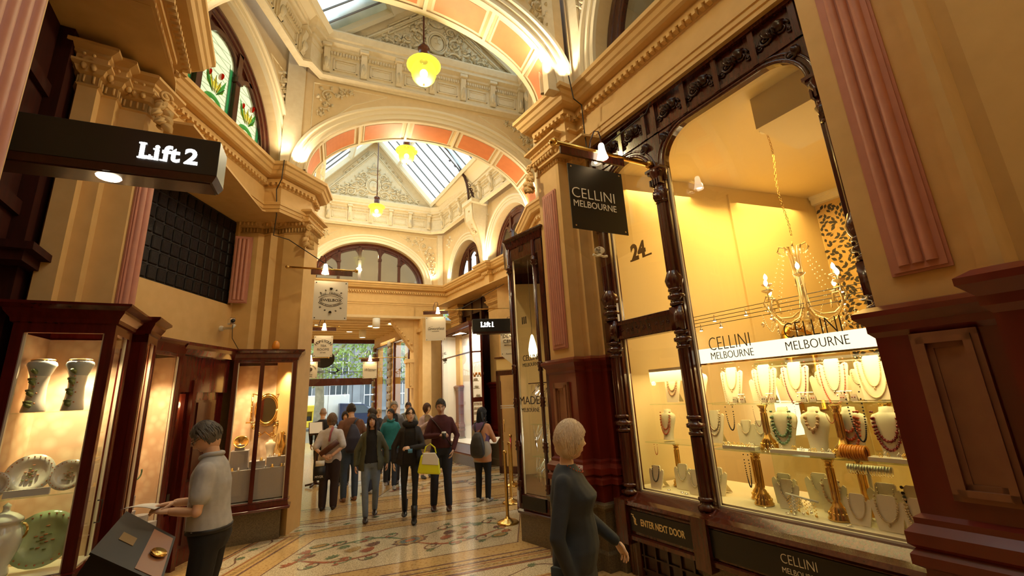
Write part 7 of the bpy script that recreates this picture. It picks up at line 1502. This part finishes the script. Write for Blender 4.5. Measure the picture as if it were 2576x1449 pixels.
    if hs == 'long':
        for _ in range(120):
            sx = rh.choice((-1, 1)); a0 = rh.uniform(1.5 if hs == 'bob' else .9, pi); p0 = headpt(a0 * sx, -.05, g + .004); L_ = (.20 + rh.uniform(0, .07)) if hs == 'long' else .055
            q.tube([Hm @ p0, Hm @ (p0 + Vector((sx * .004, .004, -L_ * .4))), Hm @ (p0 + Vector((sx * .004, .016 if hs == 'long' else -.004, -L_)))], [.005, .006, .002], 4, caps=False)
    fin(q, 'hair', hm)
    # trousers / skirt
    q = MB()
    if skirt: rings(q, [(skirt, hipw * 1.25, .15, 0), (.7, hipw * 1.2, .14, 0), (.9, hipw * 1.1, .125, 0), (1.02, ws * 1.1, .11, 0)])
    else:
        rings(q, [(z, a + .010, b + .008, y + ln(z)) for z, a, b, y in T[:4]]); [leg(q, k, .004) for k in 'LR']
        q.v = [v for v in q.v]
    fin(q, 'skirt' if skirt else 'trousers', clo(bottom, .8), so=vox)
    for k in 'LR':
        q = MB(); an = Vector(LG[k][1]); h = an.z - .08; q.s = True
        rows = []
        for y, a, z0_, z1_ in ((-.065, .030, 0, .07), (-.04, .038, 0, .085), (.02, .038, 0, .085), (.08, .046, 0, .065), (.14, .045, 0, .048), (.185, .030, .005, .035), (.20, .010, .012, .025)):
            rows.append([Vector((an.x + a * cos(t), an.y + y, h + (z0_ + z1_) / 2 + (z1_ - z0_) / 2 * sin(t))) for t in [2 * pi * j / 12 for j in range(12)]])
        q.grid(rows, closed=True, smooth=True, caps=True)
        if shoe_h > .1: q.tube([an + Vector((0, 0, -.02)), an + Vector((0, .0, shoe_h))], [.045, .055], 10)
        fin(q, 'shoe', clo(shoes, .35))
    # upper garment
    q = MB(); TT = tors(.014, hem - .01); z0, a0, b0, y0 = TT[0]; rings(q, ([(hem, a0 * 1.04, b0 * 1.02, y0)] if hem < z0 - .01 else []) + TT[:-1] + [(1.492, sw * .40, .062, ln(1.49) - .015)])
    if sleeve == 'long': [arm(q, k, .010) for k in 'LR']
    elif sleeve != 'none': [arm(q, k, .016, .62 if sleeve == 'short' else .9) for k in 'LR']
    if bust: [q.ball((x * sw * .45, ln(1.28) + .075, 1.285), .068, 12, 9, (1, .8, 1)) for x in (-1, 1)]
    fin(q, 'shirt', clo(top, rough), so=vox * .9)
    if collar: q = MB(); q.s = True; q.tube([Vector((cos(a) * (.070 + .01 * collar[1]), sin(a) * .07 + ln(1.49) - .004, 1.505 - .03 * max(0, sin(a)) ** 2)) for a in [i * pi / 9 for i in range(19)]], [.018 + collar[1] * .02] * 19, 8); fin(q, 'scarf' if collar[1] > .5 else 'collar', clo(collar[0]))
    if coat:
        c_, ch, = coat; q = MB(); zs = [ch, (ch + 1.05) / 2, 1.05, 1.2, 1.3, 1.38, 1.44, 1.485]; al = .55 if coat_open else .0
        for sd in (-1, 1) if coat_open else (1,):
            rows = []
            for z in zs:
                tt = [t for t in T if t[0] >= z - .08][0]; a_, b_, y_ = tt[1] + .026 + (.03 if z < 1 else 0), tt[2] + .028 + (.02 if z < 1 else 0), tt[3] + ln(z)
                if z > 1.4: a_ = sw * (.86 if z < 1.46 else .50); b_ = .10
                R_ = []
                for thick in (0, .016): R_.append([Vector(((a_ - thick) * cos(t), y_ + (b_ - thick) * sin(t), z)) for t in ([pi / 2 + al + (pi - al + .05) * k / 10 for k in range(11)] if sd < 0 else [pi / 2 - al - (pi - al + .05) * k / 10 for k in range(11)])])
                rows.append(R_[0] + R_[1][::-1])
            q.grid(rows, closed=True, caps=True)
        [arm(q, k, .016) for k in 'LR']; fin(q, 'jacket', clo(c_, .7), so=vox * .8, sm=3)
    return root, Mw, Hm
def gear(fn, Mw, name, m_, label=None, cat=None, parent=None, so=None):
    q = MB(); q.s = True; fn(q); q.v = [tuple(Mw @ Vector(v)) for v in q.v]
    o = solid(q, name, m_, parent, so) if so else q.build(name, m_, parent)
    if label: tag(o, label, cat)
    return o
def specs(Mw, Hm, par, name='glasses'):
    def fn(q):
        for sd in (-1, 1):
            q.tube([Hm @ Vector((sd * .031 + cos(a) * .022, .097 - .25 * abs(sd * .031 + cos(a) * .022) ** 1.3, .010 + sin(a) * .014)) for a in [k * pi / 6 for k in range(13)]], .0016, 5); q.tube([Hm @ Vector((sd * .053, .088, .015)), Hm @ Vector((sd * .076, .0, .012))], .0018, 5)
        q.tube([Hm @ Vector((-.010, .098, .013)), Hm @ Vector((.010, .098, .013))], .0018, 5)
    gear(fn, Mw, name, 'black', parent=par)
# near man reading a leaflet
r, Mw, Hm = person('person', 'man in grey polo shirt and black trousers reading a leaflet by the near display cases', (-2.33, 3.48), (-.93, -.30), 1.725, hair=(.13, .11, .09), hs='short', top=(.48, .48, .49), bottom=(.010, .009, .010), arms=dict(L=((-.22, .04, 1.13), (-.07, .25, 1.13), (.25, 1, .15), (-.3, -.2, 1), .35), R=((.24, .06, 1.13), (.04, .27, 1.17), (-.6, .9, 0), (.2, 0, 1), .5)), look=(.05, .55), lean=.10, sleeve='short', belly=.02, hem=.985, vox=.010, collar=((.48, .48, .49), .02), build=1.0)
specs(Mw, Hm, r)
gear(lambda q: q.grid([[Vector((-.13 + .22 * i / 4, .33 + .20 * j / 6, 1.165 + .03 * sin(j / 6 * 2.4) + .004 * (i % 2) - .02 * i / 4 + dz)) for i in range(5)] for dz in (0, .003) for j in (range(7) if not dz else range(6, -1, -1))], closed=False), Mw, 'leaflet', 'white', 'white folded leaflet held by the man in the grey polo shirt', 'leaflet')
gear(lambda q: q.box(Fr((-.10, .125), (.6, .3)), -.03, .03, .0, .006, 1.30, 1.33), Mw, 'shirt_emblem', clo((.06, .08, .30)), parent=r)
gear(lambda q: rings(q, [(.965, .176, .145, .012), (.995, .176, .145, .012)], 24), Mw, 'belt', 'black', parent=r)
# near woman
r, Mw, Hm = person('person', 'short haired silver blonde woman in a dark slate dress passing the jewellery window', (.29, 2.83), (.93, -.30), 1.61, skin='skin_pale', hair=(.80, .66, .50), hs='bob', female=True, top=(.035, .045, .062), bottom=(.035, .045, .062), arms=dict(R=((.24, -.05, 1.10), (.20, .02, .86), (0, .15, -1), (1, .2, 0), .5), L=((-.23, .06, 1.11), (-.22, .24, .97), (-.1, .5, -.85), (-.6, .2, .6), .55)), look=(.5, .05), bust=.045, belly=.025, hem=.62, build=1.10, vox=.011, skirt=.55)
gear(lambda q: q.tube([Hm @ Vector((.082, -.012 + cos(a) * .030, -.058 + sin(a) * .030)) for a in [k * pi / 10 for k in range(21)]], .0022, 5), Mw, 'hoop_earring', 'bead_tan', parent=r)
gear(lambda q: [q.ball(Vector((cos(a) * .075, sin(a) * .085 + .01, 1.49 - .05 * max(0, sin(a)))), .005, 6, 5) for a in [k * pi / 14 for k in range(15)]], Mw, 'necklace', 'bead_coral', parent=r)
gear(lambda q: q.box(Fr((.13, -.10), (.3, 1)), 0, .15, .03, .06, .80, .93), Mw, 'pocket', clo((.03, .045, .06)), parent=r)
def ring_at(Mw, p, lb=None, par=None): gear(lambda q: q.tube([Vector(p) + Vector((cos(a) * .010, 0, sin(a) * .010)) for a in [k * pi / 6 for k in range(13)]], .002, 5), Mw, 'finger_ring', 'gold', parent=par)
ring_at(Mw, (-.22, .30, .88), par=r)
walk1 = dict(L=((-.09, .10, .50), (-.08, .16, .09)), R=((.09, .06, .49), (.085, -.18, .13)))
walk2 = dict(R=((.09, .12, .50), (.07, .18, .09)), L=((-.09, .05, .49), (-.085, -.16, .12)))
CAMD = lambda x, y: norm2(-x, -y)
# the group further in
r, Mw, Hm = person('person', 'dark haired woman in an olive parka, black top and light jeans, walking', (-2.48, 7.5), (.32, -.95), 1.60, skin='skin', hair=(.035, .02, .014), hs='long', female=True, top=(.012, .011, .013), bottom=(.16, .20, .25), shoes=(.03, .015, .01), arms=dict(L=((-.26, -.02, 1.14), (-.28, .03, .90), (0, .1, -1)), R=((.25, .02, 1.14), (.26, .06, .90), (0, .1, -1))), legs=walk2, coat=((.085, .085, .045), .80), hem=.92, look=(0, -.05))
r, Mw, Hm = person('person', 'woman with glasses in black jacket and thick scarf carrying a yellow handbag', (-1.78, 7.27), (.20, -.98), 1.68, skin='skin_pale', hair=(.05, .028, .018), hs='bun', female=True, top=(.012, .010, .010), bottom=(.010, .010, .010), shoes=(.02, .016, .013), arms=dict(L=((-.22, .10, 1.13), (-.02, .24, 1.13), (1, .2, .05), (0, .6, .8), .8), R=((.26, -.02, 1.14), (.26, .02, .90), (0, .1, -1))), legs=walk1, coat=((.014, .011, .011), .86), collar=((.012, .010, .010), 1.6), hem=.86, look=(.2, -.18), trous=.78, shoe_h=.16)
specs(Mw, Hm, r)
BG = Mw @ Vector((-.30, .20, .68)); bag = thing('handbag', BG, 'bright yellow handbag with a pale flap hanging from the arm of the woman in black', 'handbag'); bf = Fr((BG.x - .17, BG.y), (1, .15))
q = MB(); q.prism(bf, [(.0, .70), (.36, .66), (.33, .90), (.06, .97)], -.07, .07); mat('yellow_bag', (.80, .82, .02), .45); q.build('bag_body', 'yellow_bag', bag, bevel=.02); q = MB(); q.prism(bf, [(.07, .83), (.33, .80), (.33, .90), (.28, .99), (.09, 1.0)], .06, .085); q.build('flap', 'white', bag, bevel=.01)
q = MB(); q.s = True; q.tube([bf(.10, 0, .98), bf(.13, 0, 1.08), bf(.20, 0, 1.12), bf(.27, 0, 1.06), bf(.29, 0, .97)], .011, 8); q.build('handle', 'yellow_bag', bag); gear(lambda q: q.box(Fr((-.05, .30), (1, 0)), 0, .07, 0, .012, 1.06, 1.12), Mw, 'phone', clo((.10, .35, .65), .4), 'blue phone held by the woman in black', 'phone')
r, Mw, Hm = person('person', 'man in a burgundy sweater with a cross strap holding a paper cup', (-1.38, 7.86), (.16, -.98), 1.80, skin='skin', hair=(.06, .045, .03), hs='short', top=(.075, .012, .014), bottom=(.014, .014, .022), shoes=(.05, .018, .010), arms=dict(L=((-.27, .03, 1.14), (-.20, .14, .93), (.3, .1, -1)), R=((.26, .06, 1.15), (.02, .22, 1.17), (-1, .25, .1), (.1, .4, .9), .75)), legs=dict(L=((-.10, .05, .50), (-.12, .02, .08)), R=((.11, .06, .50), (.13, -.06, .08))), look=(0, .38), hem=.95, trous=1.12)
gear(lambda q: q.tube([Vector(p) for p in ((.17, .06, 1.45), (.10, .125, 1.38), (0, .15, 1.25), (-.10, .15, 1.10), (-.17, .09, .98), (-.18, -.1, 1.0), (0, -.13, 1.25), (.15, -.06, 1.44))], .014, 6, sq=.4), Mw, 'bag_strap', clo((.05, .025, .015)), parent=r)
cp = Mw @ Vector((-.05, .27, 1.11)); cu = thing('coffee_cup', cp, 'white lidded paper coffee cup held by the man in burgundy', 'cup'); q = MB(); q.s = True; q.lathe([(0, 0), (.028, 0), (.038, .10), (0, .10)], cp, 14); q.build('cup', 'black', cu); q = MB(); q.s = True; q.lathe([(.041, .098), (.041, .108), (.034, .122), (0, .122)], cp, 14); q.build('lid', 'white', cu)
r, Mw, Hm = person('person', 'woman with long black hair in a patchwork purple and peach tunic, from behind', (-.70, 8.25), (.35, .93), 1.60, skin='skin', hair=(.008, .007, .008), hs='long', female=True, top=(.55, .36, .26), bottom=(.010, .010, .013), shoes=(.45, .42, .36), arms=dict(R=((.24, .08, 1.12), (.14, .28, 1.10), (0, 1, .1)), L=((-.22, .08, 1.13), (-.12, .28, 1.08), (.2, 1, 0))), hem=.72, look=(-.6, .1), build=1.12)
m_ = MT[clo((.55, .36, .26))]; nn = m_.node_tree.nodes; ll = m_.node_tree.links; v_ = nn.new('ShaderNodeTexVoronoi'); v_.inputs['Scale'].default_value = 5; cr_ = nn.new('ShaderNodeValToRGB'); cr_.color_ramp.interpolation = 'CONSTANT'; cr_.color_ramp.elements[0].color = (.62, .30, .16, 1); cr_.color_ramp.elements[1].position = .35; cr_.color_ramp.elements[1].color = (.17, .10, .22, 1); e_ = cr_.color_ramp.elements.new(.62); e_.color = (.45, .40, .33, 1)
tc = nn.new('ShaderNodeTexCoord'); ll.new(tc.outputs['Object'], v_.inputs['Vector']); sp_ = nn.new('ShaderNodeSeparateColor'); ll.new(v_.outputs['Color'], sp_.inputs[0]); ll.new(sp_.outputs[0], cr_.inputs[0]); ll.new(cr_.outputs[0], nn['Principled BSDF'].inputs['Base Color'])
def pack(q):
    rings(q, [(.82, .10, .04, -.20), (.88, .15, .085, -.21), (1.05, .155, .09, -.21), (1.2, .12, .07, -.20), (1.30, .07, .04, -.18)])
bpk = gear(pack, Mw, 'backpack', clo((.045, .04, .036), .5), 'dark leather drawstring backpack on the woman in the patchwork tunic', 'backpack', so=.016)
gear(lambda q: [q.tube([Vector((x * .05, -.18, 1.30)), Vector((x * .11, -.10, 1.46)), Vector((x * .12, .02, 1.48))], .012, 6) for x in (-1, 1)] + [q.tube([Vector((.16, -.24, .90)), Vector((.13, -.29, 1.1)), Vector((.08, -.27, 1.24))], .004, 5)], Mw, 'strap', 'black', parent=bpk)
gear(lambda q: q.add([Vector((-.2, .34, 1.02)), Vector((.16, .34, 1.02)), Vector((.16, .56, 1.12)), Vector((-.2, .56, 1.12)), Vector((-.2, .34, 1.035)), Vector((.16, .34, 1.035)), Vector((.16, .56, 1.135)), Vector((-.2, .56, 1.135))], [(0, 1, 2, 3), (4, 7, 6, 5), (0, 4, 5, 1), (1, 5, 6, 2), (2, 6, 7, 3), (3, 7, 4, 0)], False), Mw, 'menu_folder', 'white', 'open white menu folder on the stand in front of the patchwork tunic woman', 'menu')
r, Mw, Hm = person('person', 'woman in a loose white shirt seen from behind, hands clasped behind her', (-3.48, 8.24), (-.25, .97), 1.63, skin='skin', hair=(.20, .12, .06), hs='bob', female=True, top=(.62, .58, .58), bottom=(.03, .015, .015), shoes=(.02, .01, .008), arms=dict(R=((.25, -.12, 1.13), (.06, -.20, .99), (-1, -.1, -.1), (0, -1, 0), .5), L=((-.25, -.12, 1.13), (-.06, -.22, .98), (1, -.1, -.2), (0, -1, 0), .5)), hem=.84, build=1.22, sleeve='three', trous=1.15, look=(-.2, 0))
gear(lambda q: q.box(Fr((-.22, -.27), (1, 0)), 0, .19, -.03, .03, .58, .82), Mw, 'shopping_bag', 'black', 'black shopping bag held behind the woman in the white shirt', 'bag'); gear(lambda q: put_text(q, Fr((-.22, -.305), (1, 0)), 'MYER', .06, .09, .002, .64), Mw, 'bag_lettering', 'white', parent=bpy.data.objects['shopping_bag'])
gear(lambda q: q.box(Fr((-.22, -.28), (1, 0)), .02, .17, -.03, .03, .83, .92), Mw, 'white_cloth', 'white', 'crumpled white cloth held above the black shopping bag', 'cloth')
hb = gear(lambda q: q.tube([Vector((-.14, -.19, 1.02)), Vector((.16, -.22, 1.24))], .055, 12), Mw, 'shoulder_bag', clo((.11, .03, .014), .5), 'brown based cylindrical shoulder bag slung across the white shirt', 'bag'); gear(lambda q: q.tube([Vector((.0, -.19, 1.25)), Vector((.02, -.16, 1.42)), Vector((.04, -.06, 1.50))], .02, 6), Mw, 'strap', clo((.42, .12, .14)), parent=hb)
r, Mw, Hm = person('person', 'man in brown sweater and jeans with a navy sling pack, from behind', (-3.34, 8.86), (-.55, .83), 1.80, skin='skin', hair=(.05, .035, .025), hs='short', top=(.19, .085, .045), bottom=(.05, .08, .14), shoes=(.22, .09, .035), look=(0, .35), lean=.08, hem=.96, build=1.08)
pk = gear(lambda q: rings(q, [(.86, .11, .05, -.17), (.92, .15, .09, -.19), (1.12, .14, .10, -.20), (1.28, .09, .06, -.18), (1.38, .04, .03, -.14)]), Mw, 'sling_pack', clo((.025, .022, .045), .7), 'navy blue sling pack on the back of the brown sweater man', 'backpack', so=.016); gear(lambda q: q.tube([Vector((0, -.15, 1.36)), Vector((.08, -.10, 1.47)), Vector((.12, .03, 1.47))], .025, 7, sq=.4), Mw, 'strap', clo((.05, .06, .10)), parent=pk)
r, Mw, Hm = person('person', 'woman in a bright teal rain jacket and dark jeans walking between the others', (-2.86, 9.91), (.35, -.93), 1.64, skin='skin', hair=(.02, .013, .010), hs='short', female=True, top=(.02, .22, .27), bottom=(.03, .045, .08), shoes=(.35, .34, .33), legs=walk1, collar=((.02, .20, .25), .4), hem=.84, look=(-.7, 0), build=1.1)
r, Mw, Hm = person('person', 'man in a navy jacket turned sideways behind the olive parka', (-3.12, 9.5), (-.97, .1), 1.68, skin='skin_tan', hair=(.06, .04, .025), hs='short', top=(.02, .022, .04), bottom=(.03, .04, .08), shoes=(.4, .4, .38), look=(.2, .2))
r, Mw, Hm = person('person', 'grey haired man in a grey suit jacket behind the teal jacket', (-2.95, 10.45), (.2, -.98), 1.80, skin='skin', hair=(.32, .30, .27), hs='grey', top=(.02, .02, .03), bottom=(.02, .02, .03), coat=((.15, .16, .20), .85), look=(.3, .25))
r, Mw, Hm = person('person', 'woman with brown bobbed hair in a pale pink cardigan and beige dress', (-2.28, 10.95), (.55, -.84), 1.70, skin='skin_pale', hair=(.09, .035, .018), hs='bob', female=True, top=(.30, .22, .14), bottom=(.30, .22, .14), skirt=.62, shoes=(.02, .018, .02), coat=((.50, .36, .36), .85), arms=dict(R=((.22, .06, 1.14), (.05, .20, 1.30), (-.6, .4, .4)), L=((-.25, 0, 1.14), (-.24, .04, .92), (0, .1, -1))), look=(.5, -.1), hem=.8)
r, Mw, Hm = person('person', 'man in a light shirt with one hand raised to his face', (-3.15, 12.62), (.3, -.95), 1.76, skin='skin_tan', hair=(.03, .015, .012), hs='short', top=(.36, .33, .28), bottom=(.03, .03, .03), coat=((.10, .09, .06), .85), arms=dict(L=((-.24, .10, 1.18), (-.05, .16, 1.48), (.2, 0, 1), (0, 1, 0), .7)), look=(0, .3))
r, Mw, Hm = person('person', 'small fair haired woman in a black top, hair tied up, in the crowd', (-3.80, 12.0), (.3, -.95), 1.64, skin='skin_pale', hair=(.50, .34, .16), hs='bun', female=True, top=(.015, .014, .018), bottom=(.02, .02, .03), look=(0, .35))
r, Mw, Hm = person('person', 'bald person in a black jacket from behind, beyond the white shirt woman', (-4.85, 10.95), (-.3, .95), 1.72, skin='skin', hair=(.35, .22, .15), hs='bald', top=(.013, .012, .013), bottom=(.02, .02, .02))
r, Mw, Hm = person('person', 'dark haired person in brown half hidden beside the navy sling pack', (-4.15, 10.6), (.3, -.95), 1.62, skin='skin', hair=(.02, .013, .01), hs='bob', female=True, top=(.10, .05, .03), bottom=(.02, .02, .02))
# sloping display box beside the reading man
TL, RR, LL, FF = Vector((-2.54, 2.96, 1.20)), Vector((-2.24, 3.0, 1.03)), Vector((-2.33, 2.54, 1.10)), Vector((-2.0, 2.62, .91))
bx = thing('display_lectern', (-2.3, 2.8, 0), 'black sloping box with plaque and gilt picture before the man with the leaflet', 'lectern'); N_ = (RR - TL).cross(LL - TL).normalized(); N_ = N_ if N_.z < 0 else -N_
def bp(a, b, h=0): return TL.lerp(RR, a).lerp(LL.lerp(FF, a), b) + N_ * h
def slab(a0, a1, b0, b1, h0, h1, nm, m_, par):
    q = MB(); q.add([bp(a, b, h) for h in (h0, h1) for a, b in ((a0, b0), (a1, b0), (a1, b1), (a0, b1))], [(0, 1, 2, 3), (4, 7, 6, 5), (0, 4, 5, 1), (1, 5, 6, 2), (2, 6, 7, 3), (3, 7, 4, 0)]); return q.build(nm, m_, par)
bd = slab(0, 1, 0, 1, 0, .17, 'box_body', 'black', bx); slab(-.02, 1.02, -.03, 1.03, 0, .012, 'lid', 'black', bx); slab(.60, .98, .05, .97, -.003, .0, 'picture_panel', 'dado_panel', bx); slab(.18, .42, .42, .60, -.003, 0, 'plaque', 'old_gold', bx)
q = MB(); q.s = True; q.lathe([(0, 0), (.03, 0), (.045, .012), (.04, .02), (0, .01)], bp(.82, .55, -.004), 14, ax=-N_); q.build('gilt_bowl', 'brass', bx)
q = MB(); q.s = True; q.tube([(-2.25, 2.82, .02), (-2.25, 2.82, .9)], .03, 8); q.tube([(-2.45, 2.7, .02), (-2.05, 2.95, .02)], .02, 6); q.tube([(-2.4, 2.98, .02), (-2.1, 2.66, .02)], .02, 6); q.build('stand', 'iron', bx)
